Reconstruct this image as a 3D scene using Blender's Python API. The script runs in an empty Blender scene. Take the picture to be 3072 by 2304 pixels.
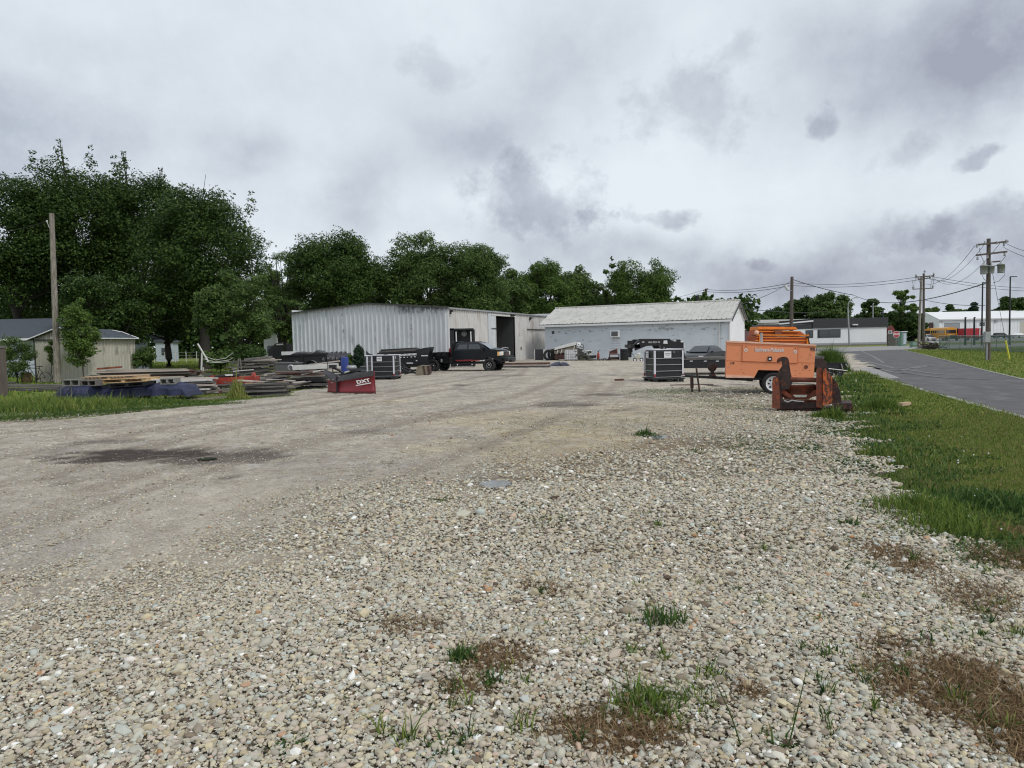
import bpy, bmesh, math, random
import numpy as np
from mathutils import Vector, Matrix
SC = bpy.context.scene
COL = SC.collection
R = math.radians
# ------------------------------------------------------------------ camera
F = 2048.0                      # focal length in photo pixels (24 mm on a 36 mm sensor)
CAM_H = 1.85
PITCH = math.atan(128 / F)
ROLL = 0.020
_f = Vector((0, math.cos(PITCH), -math.sin(PITCH)))
_r0 = Vector((1, 0, 0)); _u0 = _r0.cross(_f)
_r = _r0 * math.cos(ROLL) - _u0 * math.sin(ROLL)
_u = _u0 * math.cos(ROLL) + _r0 * math.sin(ROLL)
cd = bpy.data.cameras.new('camera'); cam = bpy.data.objects.new('camera', cd); COL.objects.link(cam)
cd.lens = 24; cd.sensor_width = 36; cd.sensor_fit = 'HORIZONTAL'; cd.clip_end = 3000; cd.clip_start = 0.05
M = Matrix((( _r.x, _u.x, -_f.x, 0), (_r.y, _u.y, -_f.y, 0), (_r.z, _u.z, -_f.z, CAM_H), (0, 0, 0, 1)))
cam.matrix_world = M
SC.camera = cam
def ray(px, py):
    return _f + _r * ((px - 1536) / F) + _u * ((1152 - py) / F)
def G(px, py, z=0.0):           # ground point under a photo pixel
    d = ray(px, py); t = (z - CAM_H) / d.z
    return Vector((d.x * t, d.y * t, z))
def V(px, py, D):               # point of the vertical plane y = D
    d = ray(px, py); t = D / d.y
    return Vector((d.x * t, D, CAM_H + d.z * t))
# ------------------------------------------------------------------ world, sun, exposure
SUN_EL, SUN_AZ = R(46), R(132)
W = bpy.data.worlds.new("World"); SC.world = W; W.use_nodes = True
nt = W.node_tree; nt.nodes.clear()
def N(t, **k):
    n = nt.nodes.new(t)
    for a, b in k.items(): setattr(n, a, b)
    return n
def mth(op, a, b=None, c=None, clamp=False):
    n = N('ShaderNodeMath', operation=op); n.use_clamp = clamp
    for i, v in enumerate((a, b, c)):
        if v is None: continue
        if isinstance(v, (int, float)): n.inputs[i].default_value = v
        else: nt.links.new(v, n.inputs[i])
    return n.outputs[0]
out = N('ShaderNodeOutputWorld'); bg = N('ShaderNodeBackground'); tc = N('ShaderNodeTexCoord')
sky = N('ShaderNodeTexSky', sky_type='NISHITA', sun_disc=False); sky.sun_elevation = SUN_EL; sky.sun_rotation = SUN_AZ
sky.air_density = 1.0; sky.dust_density = 4.0
sep = N('ShaderNodeSeparateXYZ'); nt.links.new(tc.outputs['Generated'], sep.inputs[0])
X, Y, Z = sep.outputs
az = mth('ARCTAN2', X, Y); el = mth('ARCSINE', Z)
# cloud deck: coordinates on a flat layer overhead
zc = mth('ADD', mth('MAXIMUM', Z, 0.0), 0.22)
cv = N('ShaderNodeCombineXYZ'); nt.links.new(mth('DIVIDE', X, zc), cv.inputs[0]); nt.links.new(mth('DIVIDE', Y, zc), cv.inputs[1])
def noise(scale, detail, rough, off=0.0, vec=None, dist=0.0):
    n = N('ShaderNodeTexNoise'); n.inputs['Scale'].default_value = scale; n.inputs['Detail'].default_value = detail
    n.inputs['Roughness'].default_value = rough; n.inputs['Distortion'].default_value = dist
    a = N('ShaderNodeVectorMath', operation='ADD'); nt.links.new(vec or cv.outputs[0], a.inputs[0]); a.inputs[1].default_value = (off, off * 1.7, off * .3)
    nt.links.new(a.outputs[0], n.inputs['Vector']); return n.outputs['Fac']
n1 = noise(0.5, 5, 0.5, 3.1)
n2 = noise(1.7, 7, 0.55, 9.3)
n3 = noise(13.0, 9, 0.66, 1.3, tc.outputs['Generated'], 0.0)
n5 = noise(7.0, 9, 0.68, 4.4, tc.outputs['Generated'], 0.0)
n4 = noise(5.0, 7, 0.6, 7.3, tc.outputs['Generated'], 0.0)
def ae(px, py):
    d = ray(px, py).normalized(); return math.atan2(d.x, d.y), math.asin(d.z)
# dark patches of the deck: pixel centre, half sizes (px), weight, raggedness
BL = [(1700, 170, 170, 130, .42, .5), (1470, 400, 190, 75, .5, .5), (2980, 110, 380, 160, 1.0, .7), (30, 420, 420, 150, .7, .4),
      (790, 465, 100, 60, .30, .7), (1160, 590, 110, 110, .50, .6), (1630, 570, 210, 130, .80, 1.0), (1930, 632, 110, 40, .75, 1.0),
      (2050, 290, 190, 90, .55, 1.0), (2225, 190, 80, 45, .38, 1.0), (2415, 365, 55, 35, .5, .9), (3025, 440, 60, 30, .7, .9), (2770, 425, 90, 60, .4, .9),
      (2750, 820, 520, 110, .75, .8), (2230, 830, 260, 90, .55, .8), (1730, 760, 260, 60, .5, .8), (3050, 650, 160, 80, .7, .9),
      (1010, 660, 170, 80, .30, .6), (2850, 690, 160, 60, .5, .9), (2330, 745, 60, 24, .5, .9), (1300, 130, 120, 50, .3, .9), (420, 160, 500, 60, .16, .5)]
tot = None
wx = mth('MULTIPLY', mth('SUBTRACT', noise(4.5, 7, 0.52, 21.0, tc.outputs['Generated'], 0.0), 0.5), 0.30)
wy = mth('MULTIPLY', mth('SUBTRACT', noise(4.5, 7, 0.52, 33.0, tc.outputs['Generated'], 0.0), 0.5), 0.24)
nz = mth('ADD', mth('MULTIPLY', mth('SUBTRACT', n3, 0.5), 2.2), mth('MULTIPLY', mth('SUBTRACT', n4, 0.5), 2.2))
for (px, py, sx, sy, w, rg) in BL:
    a0, e0 = ae(px, py)
    q = .35 + rg * .75 if rg < .9 else .95
    dx = mth('DIVIDE', mth('ADD', mth('SUBTRACT', az, a0), mth('MULTIPLY', wx, q)), sx / F); dy = mth('DIVIDE', mth('ADD', mth('SUBTRACT', el, e0), mth('MULTIPLY', wy, q)), sy / F)
    d = mth('ADD', mth('MULTIPLY', dx, dx), mth('MULTIPLY', dy, dy))
    s = mth('POWER', 2.718, mth('MULTIPLY', d, -.75))
    if rg >= .9: s = mth('MULTIPLY', mth('SMOOTH_MIN', mth('MAXIMUM', mth('MULTIPLY', mth('ADD', mth('SUBTRACT', s, .40), mth('MULTIPLY', mth('SUBTRACT', n3, 0.5), 1.5)), 2.2), 0.0), 1.0, 0.3), w * .85)
    else: s = mth('MULTIPLY', s, w * .95)
    tot = s if tot is None else mth('ADD', tot, s)
deck = mth('MULTIPLY', mth('SUBTRACT', n1, 0.50), 0.9)
fine = mth('MULTIPLY', mth('SUBTRACT', n2, 0.5), 0.42)
dark = mth('ADD', mth('ADD', mth('MULTIPLY', mth('MULTIPLY', tot, 0.88), mth('ADD', mth('MULTIPLY', mth('SUBTRACT', n5, 0.5), 2.0), 1.0)), mth('ADD', mth('MAXIMUM', deck, 0.0), fine)), mth('MULTIPLY', nz, 0.12), clamp=True)
rp = N('ShaderNodeValToRGB'); nt.links.new(dark, rp.inputs[0])
e = rp.color_ramp.elements
e[0].position = 0.0; e[0].color = (0.73, 0.785, 0.835, 1)
e[1].position = 1.0; e[1].color = (0.33, 0.35, 0.42, 1)
for p, c in ((0.3, (0.60, 0.65, 0.705, 1)), (0.62, (0.455, 0.495, 0.565, 1))):
    k = e.new(p); k.color = c
# a little of the clear-sky model shows through the deck
mx = N('ShaderNodeMix', data_type='RGBA', blend_type='ADD'); mx.inputs[0].default_value = 1.0
sm = N('ShaderNodeMix', data_type='RGBA', blend_type='MULTIPLY'); sm.inputs[0].default_value = 1.0
nt.links.new(sky.outputs[0], sm.inputs[6]); sm.inputs[7].default_value = (0.10, 0.10, 0.10, 1)
SKY_STR = 0.10
kk = N('ShaderNodeMix', data_type='RGBA', blend_type='MULTIPLY'); kk.inputs[0].default_value = 1.0
nt.links.new(rp.outputs[0], kk.inputs[6]); g = 1.06 / SKY_STR; kk.inputs[7].default_value = (g, g, g, 1)
nt.links.new(kk.outputs[2], mx.inputs[6]); nt.links.new(sm.outputs[2], mx.inputs[7])
nt.links.new(mx.outputs[2], bg.inputs[0]); bg.inputs[1].default_value = SKY_STR
nt.links.new(bg.outputs[0], out.inputs[0])
ld = bpy.data.lights.new('sun', 'SUN'); ld.energy = 1.5; ld.angle = R(14); ld.color = (1, .97, .92)
lo = bpy.data.objects.new('sun', ld); COL.objects.link(lo)
sd = Vector((math.sin(SUN_AZ) * math.cos(SUN_EL), math.cos(SUN_AZ) * math.cos(SUN_EL), math.sin(SUN_EL)))
lo.rotation_euler = sd.to_track_quat('Z', 'Y').to_euler(); lo.location = (0, 0, 40)
SC.view_settings.view_transform = 'Standard'; SC.view_settings.look = 'None'; SC.view_settings.gamma = 1; SC.view_settings.exposure = 0.0
SC.render.engine = 'CYCLES'
SC.cycles.max_bounces = 6; SC.cycles.transparent_max_bounces = 6; SC.cycles.use_denoising = True
SC.cycles.pixel_filter_type = 'BLACKMAN_HARRIS'; SC.cycles.filter_width = 1.15

# ------------------------------------------------------------------ materials
MT = {}
def newmat(name):
    m = bpy.data.materials.new(name); m.use_nodes = True; MT[name] = m
    return m, m.node_tree, m.node_tree.nodes['Principled BSDF']
def setin(b, k, v):
    if k in b.inputs: b.inputs[k].default_value = v
def mat(name, col, rough=0.6, metal=0.0, var=0.15, scale=4.0, col2=None, amt=0.0, scale2=6.0, bump=0.0, bscale=30.0, spec=0.5, stretch=None, edge=0.12):
    """base colour with low-contrast noise, optional second colour (rust, dirt, peeled paint) in patches"""
    m, t, b = newmat(name); L = t.links
    def nn(ty): return t.nodes.new(ty)
    tcn = nn('ShaderNodeTexCoord'); vec = tcn.outputs['Object']
    if stretch:
        mp = nn('ShaderNodeMapping'); mp.inputs['Scale'].default_value = stretch; L.new(vec, mp.inputs[0]); vec = mp.outputs[0]
    n = nn('ShaderNodeTexNoise'); n.inputs['Scale'].default_value = scale; n.inputs['Detail'].default_value = 6; n.inputs['Roughness'].default_value = .6; L.new(vec, n.inputs['Vector'])
    r = nn('ShaderNodeValToRGB'); L.new(n.outputs['Fac'], r.inputs[0])
    r.color_ramp.elements[0].position = .28; r.color_ramp.elements[1].position = .72
    r.color_ramp.elements[0].color = (*[max(0, c * (1 - var)) for c in col], 1); r.color_ramp.elements[1].color = (*[min(1, c * (1 + var)) for c in col], 1)
    o = r.outputs[0]
    if col2 and amt > 0:
        n2_ = nn('ShaderNodeTexNoise'); n2_.inputs['Scale'].default_value = scale2; n2_.inputs['Detail'].default_value = 8; n2_.inputs['Roughness'].default_value = .68; L.new(vec, n2_.inputs['Vector'])
        r2 = nn('ShaderNodeValToRGB'); L.new(n2_.outputs['Fac'], r2.inputs[0]); th = 0.72 - 0.44 * amt
        r2.color_ramp.elements[0].position = th - edge * .5; r2.color_ramp.elements[1].position = th + edge * .5
        mxx = nn('ShaderNodeMix'); mxx.data_type = 'RGBA'; L.new(r2.outputs[0], mxx.inputs[0]); L.new(o, mxx.inputs[6]); mxx.inputs[7].default_value = (*col2, 1); o = mxx.outputs[2]
    L.new(o, b.inputs['Base Color'])
    setin(b, 'Roughness', rough); setin(b, 'Metallic', metal); setin(b, 'Specular IOR Level', spec)
    if bump:
        nb = nn('ShaderNodeTexNoise'); nb.inputs['Scale'].default_value = bscale; nb.inputs['Detail'].default_value = 4; L.new(vec, nb.inputs['Vector'])
        bp = nn('ShaderNodeBump'); bp.inputs['Strength'].default_value = bump; bp.inputs['Distance'].default_value = .02; L.new(nb.outputs['Fac'], bp.inputs['Height']); L.new(bp.outputs[0], b.inputs['Normal'])
    return m
def leafmat(name, cols, rough=.55, trans=.25):
    m, t, b = newmat(name); L = t.links
    a = t.nodes.new('ShaderNodeAttribute'); a.attribute_name = 'rnd'
    r = t.nodes.new('ShaderNodeValToRGB'); L.new(a.outputs['Fac'], r.inputs[0])
    els = r.color_ramp.elements
    while len(els) < len(cols): els.new(.5)
    for i, c in enumerate(cols): els[i].position = i / (len(cols) - 1); els[i].color = (*c, 1)
    L.new(r.outputs[0], b.inputs['Base Color']); setin(b, 'Roughness', rough); setin(b, 'Specular IOR Level', .12)
    if trans:
        tr = t.nodes.new('ShaderNodeBsdfTranslucent'); L.new(r.outputs[0], tr.inputs[0])
        ms = t.nodes.new('ShaderNodeMixShader'); ms.inputs[0].default_value = trans
        L.new(b.outputs[0], ms.inputs[1]); L.new(tr.outputs[0], ms.inputs[2]); L.new(ms.outputs[0], t.nodes['Material Output'].inputs[0])
    return m
# ------------------------------------------------------------------ object helpers
def tag(o, label=None, cat=None, group=None, kind=None):
    if label: o['label'] = label
    if cat: o['category'] = cat
    if group: o['group'] = group
    if kind: o['kind'] = kind
    return o
def thing(name, label, cat, loc=(0, 0, 0), rz=0.0, group=None):
    o = bpy.data.objects.new(name, None); COL.objects.link(o); o.empty_display_size = .2
    o.location = loc; o.rotation_euler = (0, 0, rz); return tag(o, label, cat, group)
def copy_tree(o, parent=None):
    c = o.copy(); COL.objects.link(c); c.parent = parent
    for ch in list(o.children): copy_tree(ch, c)
    return c
class MB:
    def __init__(s): s.v = []; s.f = []; s.sm = []
    def add(s, vs, fs, smooth=False):
        k = len(s.v); s.v += [tuple(v) for v in vs]; s.f += [tuple(i + k for i in f) for f in fs]; s.sm += [smooth] * len(fs); return s
    def box(s, c, d, rz=0, ry=0, rx=0):
        m = Matrix.Translation(c) @ Matrix.Rotation(rz, 4, 'Z') @ Matrix.Rotation(ry, 4, 'Y') @ Matrix.Rotation(rx, 4, 'X')
        vs = [m @ Vector((x * d[0] / 2, y * d[1] / 2, z * d[2] / 2)) for x in (-1, 1) for y in (-1, 1) for z in (-1, 1)]
        return s.add(vs, [(0, 1, 3, 2), (4, 6, 7, 5), (0, 4, 5, 1), (2, 3, 7, 6), (0, 2, 6, 4), (1, 5, 7, 3)])
    def bb(s, x0, x1, y0, y1, z0, z1):
        return s.box(((x0 + x1) / 2, (y0 + y1) / 2, (z0 + z1) / 2), (abs(x1 - x0), abs(y1 - y0), abs(z1 - z0)))
    def cyl(s, p0, p1, r0, r1=None, n=12, caps=True, smooth=True):
        p0, p1 = Vector(p0), Vector(p1); r1 = r0 if r1 is None else r1
        q = (p1 - p0).to_track_quat('Z', 'Y').to_matrix()
        vs = []
        for p, r in ((p0, r0), (p1, r1)):
            for i in range(n):
                a = 2 * math.pi * i / n; vs.append(p + q @ Vector((r * math.cos(a), r * math.sin(a), 0)))
        s.add(vs, [(i, (i + 1) % n, n + (i + 1) % n, n + i) for i in range(n)], smooth)
        if caps:
            s.add(vs[:n], [tuple(range(n - 1, -1, -1))]); s.add(vs[n:], [tuple(range(n))])
        return s
    def tube(s, pts, r, n=8, caps=True):
        pts = [Vector(p) for p in pts]; k = len(pts); rr = r if isinstance(r, (list, tuple)) else [r] * k
        vs = []; up = Vector((0, 0, 1))
        for i, p in enumerate(pts):
            t = (pts[min(i + 1, k - 1)] - pts[max(i - 1, 0)]).normalized()
            a = t.cross(up)
            if a.length < .05: a = t.cross(Vector((0, 1, 0)))
            a.normalize(); b = a.cross(t)
            for j in range(n):
                an = 2 * math.pi * j / n; vs.append(p + (a * math.cos(an) + b * math.sin(an)) * rr[i])
        fs = [(i * n + j, i * n + (j + 1) % n, (i + 1) * n + (j + 1) % n, (i + 1) * n + j) for i in range(k - 1) for j in range(n)]
        s.add(vs, fs, True)
        if caps: s.add(vs[:n], [tuple(range(n - 1, -1, -1))]); s.add(vs[-n:], [tuple(range(n))])
        return s
    def prism(s, prof, y0, y1, smooth=False):        # profile in x,z extruded along y
        n = len(prof); vs = [(x, y0, z) for x, z in prof] + [(x, y1, z) for x, z in prof]
        s.add(vs, [tuple(range(n)), tuple(range(2 * n - 1, n - 1, -1))])
        return s.add(vs, [(i, (i + 1) % n, n + (i + 1) % n, n + i) for i in range(n)], smooth)
    def lathe(s, prof, c=(0, 0, 0), axis='Z', n=20, smooth=True):   # profile (r, h)
        vs = []; c = Vector(c)
        for r, h in prof:
            for j in range(n):
                a = 2 * math.pi * j / n; x, y = r * math.cos(a), r * math.sin(a)
                vs.append(c + Vector({'Z': (x, y, h), 'Y': (x, h, y), 'X': (h, x, y)}[axis]))
        k = len(prof)
        return s.add(vs, [(i * n + j, i * n + (j + 1) % n, (i + 1) * n + (j + 1) % n, (i + 1) * n + j) for i in range(k - 1) for j in range(n)], smooth)
    def quad(s, a, b, c, d): return s.add([a, b, c, d], [(0, 1, 2, 3)])
    def build(s, name, m, parent=None, world=False, bevel=0, loc=None, subdiv=0):
        me = bpy.data.meshes.new(name); me.from_pydata([tuple(v) for v in s.v], [], s.f)
        me.polygons.foreach_set('use_smooth', s.sm)
        me.materials.append(MT[m] if isinstance(m, str) else m)
        bm = bmesh.new(); bm.from_mesh(me); bmesh.ops.recalc_face_normals(bm, faces=bm.faces); bm.to_mesh(me); bm.free()
        o = bpy.data.objects.new(name, me); COL.objects.link(o)
        if parent:
            if world:
                im = (Matrix.Translation(parent.location) @ parent.rotation_euler.to_matrix().to_4x4()).inverted(); me.transform(im)
            o.parent = parent
        elif loc is not None:
            if world: me.transform(Matrix.Translation(-Vector(loc)))
            o.location = loc
        if bevel:
            b = o.modifiers.new('bevel', 'BEVEL'); b.width = bevel; b.segments = 2; b.limit_method = 'ANGLE'; b.angle_limit = R(35)
        me.update(); return o
def remap(root, D, phi, rigid=('tyre', 'rim', 'hub', 'rim_opening')):
    """turn a thing traced in the plane y = D about its base so that it stands at its real heading"""
    P0 = root.location.copy(); n = Vector((-math.sin(phi), math.cos(phi), 0)); dr = Vector((math.cos(phi), math.sin(phi), 0)); Rm = Matrix.Rotation(phi, 4, 'Z'); cc = Vector((0, 0, CAM_H))
    for o in list(root.children_recursive):
        if o.type != 'MESH': continue
        if o.name.split('.')[0] in rigid: o.data.transform(Rm); continue
        if o.location.length > 0 or o.rotation_euler.x: o.matrix_basis = Rm @ o.matrix_basis; continue
        for v in o.data.vertices:
            w = v.co + P0; off = w.y - D; q = Vector((w.x, D, w.z)) - cc; t = (P0 - cc).dot(n) / q.dot(n); hit = cc + q * t; v.co = hit + n * off - P0
        o.data.update()
def PW(D, *pts):                 # photo pixels -> (x, z) at depth D
    return [((p := V(a, b, D)).x, p.z) for a, b in pts]
def wire(a, b, sag, r=.02, n=14):
    a, b = Vector(a), Vector(b)
    return [a.lerp(b, i / n) - Vector((0, 0, sag * 4 * (i / n) * (1 - i / n))) for i in range(n + 1)]
def text_mesh(txt, size, m, parent, loc, rot, name='lettering', depth=.004, sx=1.0, bold=0.0, shear=0.0, spacing=1.0):
    c = bpy.data.curves.new('t', 'FONT'); c.body = txt; c.size = size; c.extrude = depth; c.offset = bold; c.shear = shear; c.space_character = spacing
    c.align_x = 'CENTER'; c.align_y = 'CENTER'
    to = bpy.data.objects.new('t', c); COL.objects.link(to)
    bpy.context.view_layer.update()
    me = bpy.data.meshes.new_from_object(to.evaluated_get(bpy.context.evaluated_depsgraph_get()))
    bpy.data.objects.remove(to); bpy.data.curves.remove(c)
    me.transform(Matrix.Diagonal((sx, 1, 1, 1))); me.materials.clear(); me.materials.append(MT[m])
    o = bpy.data.objects.new(name, me); COL.objects.link(o); o.parent = parent; o.location = loc; o.rotation_euler = rot
    return o
def npmesh(name, verts, faces_q, m, attr=None, smooth=False, parent=None, loc=None):
    """fast mesh from numpy: verts (N,3), faces (F,k) all with k corners; attr per-vertex floats"""
    me = bpy.data.meshes.new(name); nv = len(verts); nf, k = faces_q.shape
    me.vertices.add(nv); me.vertices.foreach_set('co', verts.astype(np.float32).ravel())
    me.loops.add(nf * k); me.loops.foreach_set('vertex_index', faces_q.astype(np.int32).ravel())
    me.polygons.add(nf); me.polygons.foreach_set('loop_start', np.arange(0, nf * k, k, dtype=np.int32))
    me.polygons.foreach_set('use_smooth', np.full(nf, smooth)); me.update(calc_edges=True)
    if attr:
        for an, av in attr.items():
            a = me.attributes.new(an, 'FLOAT', 'POINT'); a.data.foreach_set('value', av.astype(np.float32))
    me.materials.append(MT[m]); o = bpy.data.objects.new(name, me); COL.objects.link(o)
    if parent: o.parent = parent
    if loc is not None: o.location = loc
    return o
# ------------------------------------------------------------------ ground, roads, grass
rng = np.random.default_rng(7); random.seed(5)
def gxy(*pp): return [(G(a, b).x, G(a, b).y) for a, b in pp]
def curve(pts):
    p = sorted(gxy(*pts), key=lambda q: q[1]); ys = [q[1] for q in p]; xs = [q[0] for q in p]
    return lambda y: np.interp(y, ys, xs)
GL = curve([(0, 1275), (140, 1264), (400, 1240), (560, 1218), (720, 1200), (850, 1188), (905, 1165), (900, 1140), (870, 1120), (855, 1105)])
GR = curve([(3072, 1770), (2960, 1690), (2810, 1610), (2700, 1530), (2620, 1400), (2560, 1320), (2530, 1250), (2515, 1190), (2515, 1150), (2525, 1135), (2560, 1122), (2600, 1110), (2620, 1095), (2560, 1080), (2560, 1062)])
def wob(y, k): return .12 * np.sin(y * 3.1 + k) + .1 * np.sin(y * 7.7 + 2 * k) + .05 * np.sin(y * 17 + k)
def xl(y): return GL(y) + wob(y, 1)
def xr(y): return GR(y) + wob(y, 4) * np.clip(y / 6, .5, 3)
FB = curve([(-300, 2050), (0, 1900), (350, 1780), (700, 1640), (1100, 1500), (1450, 1400), (1850, 1340), (2050, 1290), (2100, 1230)])
def sst(x, a, b): t = np.clip((x - a) / (b - a), 0, 1); return t * t * (3 - 2 * t)
def fine_f(x, y): return sst(FB(y) - x + .35 * np.sin(x * 1.7 + y) + .25 * np.sin(3.1 * y - x * 2), -1.9, 1.9)
def blob(x, y, px, py, hx, hy):        # soft elongated patch, sizes given in photo pixels on the ground
    c = G(px, py); a = G(px + hx, py); b = G(px, py - hy); rx = (a - c).length; ry = (b - c).length
    n = .25 * np.sin(x * 5.1 + y * 2.3) + .2 * np.sin(x * 11 - y * 6.7 + 1) + .15 * np.sin(x * 2.1 + 9 * y)
    return sst(1.2 - np.sqrt(((x - c.x) / rx) ** 2 + ((y - c.y) / ry) ** 2) - n * .5, 0, .7)
def polydist(x, y, pp):
    p = gxy(*pp); d = np.full(x.shape, 1e9)
    for (ax, ay), (bx, by) in zip(p[:-1], p[1:]):
        t = np.clip(((x - ax) * (bx - ax) + (y - ay) * (by - ay)) / ((bx - ax) ** 2 + (by - ay) ** 2), 0, 1)
        d = np.minimum(d, np.hypot(x - ax - t * (bx - ax), y - ay - t * (by - ay)))
    return d
TRK = [[(-200, 1720), (300, 1520), (800, 1370), (1250, 1262), (1560, 1190), (1700, 1130)], [(900, 1560), (1300, 1400), (1600, 1290), (1800, 1200), (1880, 1130)], [(-200, 1320), (300, 1285), (800, 1218), (1200, 1170)],
       [(-200, 1500), (150, 1440), (400, 1360), (700, 1290), (1000, 1235), (1350, 1170), (1560, 1125), (1590, 1095)],
       [(-200, 1420), (200, 1345), (500, 1290), (800, 1238), (1100, 1192), (1400, 1140), (1550, 1112)],
       [(-100, 1620), (400, 1440), (900, 1330), (1300, 1262), (1750, 1200), (1800, 1150)]]
WET = [(430, 1372, 290, 17, 1.0), (640, 1378, 260, 22, .75), (380, 1362, 200, 9, 1.0), (250, 1392, 90, 8, .9), (330, 1330, 130, 8, .5), (690, 1440, 45, 10, .6), (190, 1458, 40, 8, .5), (1490, 1456, 110, 26, .35), (1965, 1312, 60, 10, .3), (1700, 1220, 120, 6, .7), (1810, 1187, 90, 4, .7), (1850, 1235, 80, 4, .5),
       (1670, 1212, 60, 5, .6), (1380, 1158, 30, 3, .7), (1100, 1300, 140, 8, .4), (2180, 1190, 200, 7, .6), (2290, 1180, 120, 6, .6), (1500, 1130, 120, 4, .35)]
GREEN = [(2330, 1345, 190, 26, .9), (2500, 1290, 120, 26, .8), (2020, 1178, 150, 10, 1.0), (2200, 1225, 160, 9, .8), (2330, 1260, 140, 9, .7), (2110, 1205, 160, 10, .8), (2240, 1170, 80, 8, .8), (1960, 1195, 90, 6, .6), (1700, 1280, 260, 30, .25), (2600, 1420, 90, 26, .7), (2560, 1700, 140, 50, .2),
         (1330, 1510, 60, 10, .8), (1600, 1530, 60, 8, .8), (1640, 1580, 80, 22, .6), (2180, 1425, 45, 8, .7), (1270, 2080, 110, 40, .35), (2050, 2200, 260, 90, .35), (2900, 2080, 220, 140, .55), (2180, 1320, 120, 14, .5)]
BROWN = [(2060, 1340, 220, 20, .7), (2700, 1700, 110, 55, .8), (1500, 2010, 150, 60, .95), (1420, 2090, 90, 40, .7), (1230, 1900, 120, 30, .5), (1640, 1780, 90, 24, .5), (1800, 2230, 260, 80, 1.0), (3020, 1600, 120, 40, .9), (3000, 2150, 160, 200, 1.0), (2250, 2110, 90, 30, .6), (1650, 1800, 50, 20, .6), (2950, 1820, 150, 60, .6), (2680, 1960, 120, 40, .5), (2820, 2100, 200, 90, .8), (3040, 1700, 110, 50, 1.0), (1100, 1890, 120, 30, .3)]
TAN = [(1700, 1330, 300, 70, .9), (1500, 1260, 260, 26, .7), (1950, 1250, 300, 40, .7), (1150, 1210, 130, 8, .5), (2300, 1230, 300, 30, .6), (2100, 1650, 500, 120, .5), (1900, 2000, 600, 200, .6), (1350, 1345, 160, 26, .6)]
def mask(x, y, L):
    m = np.zeros_like(x)
    for px, py, hx, hy, w in L: m = np.maximum(m, blob(x, y, px, py, hx, hy) * w)
    return m
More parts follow.
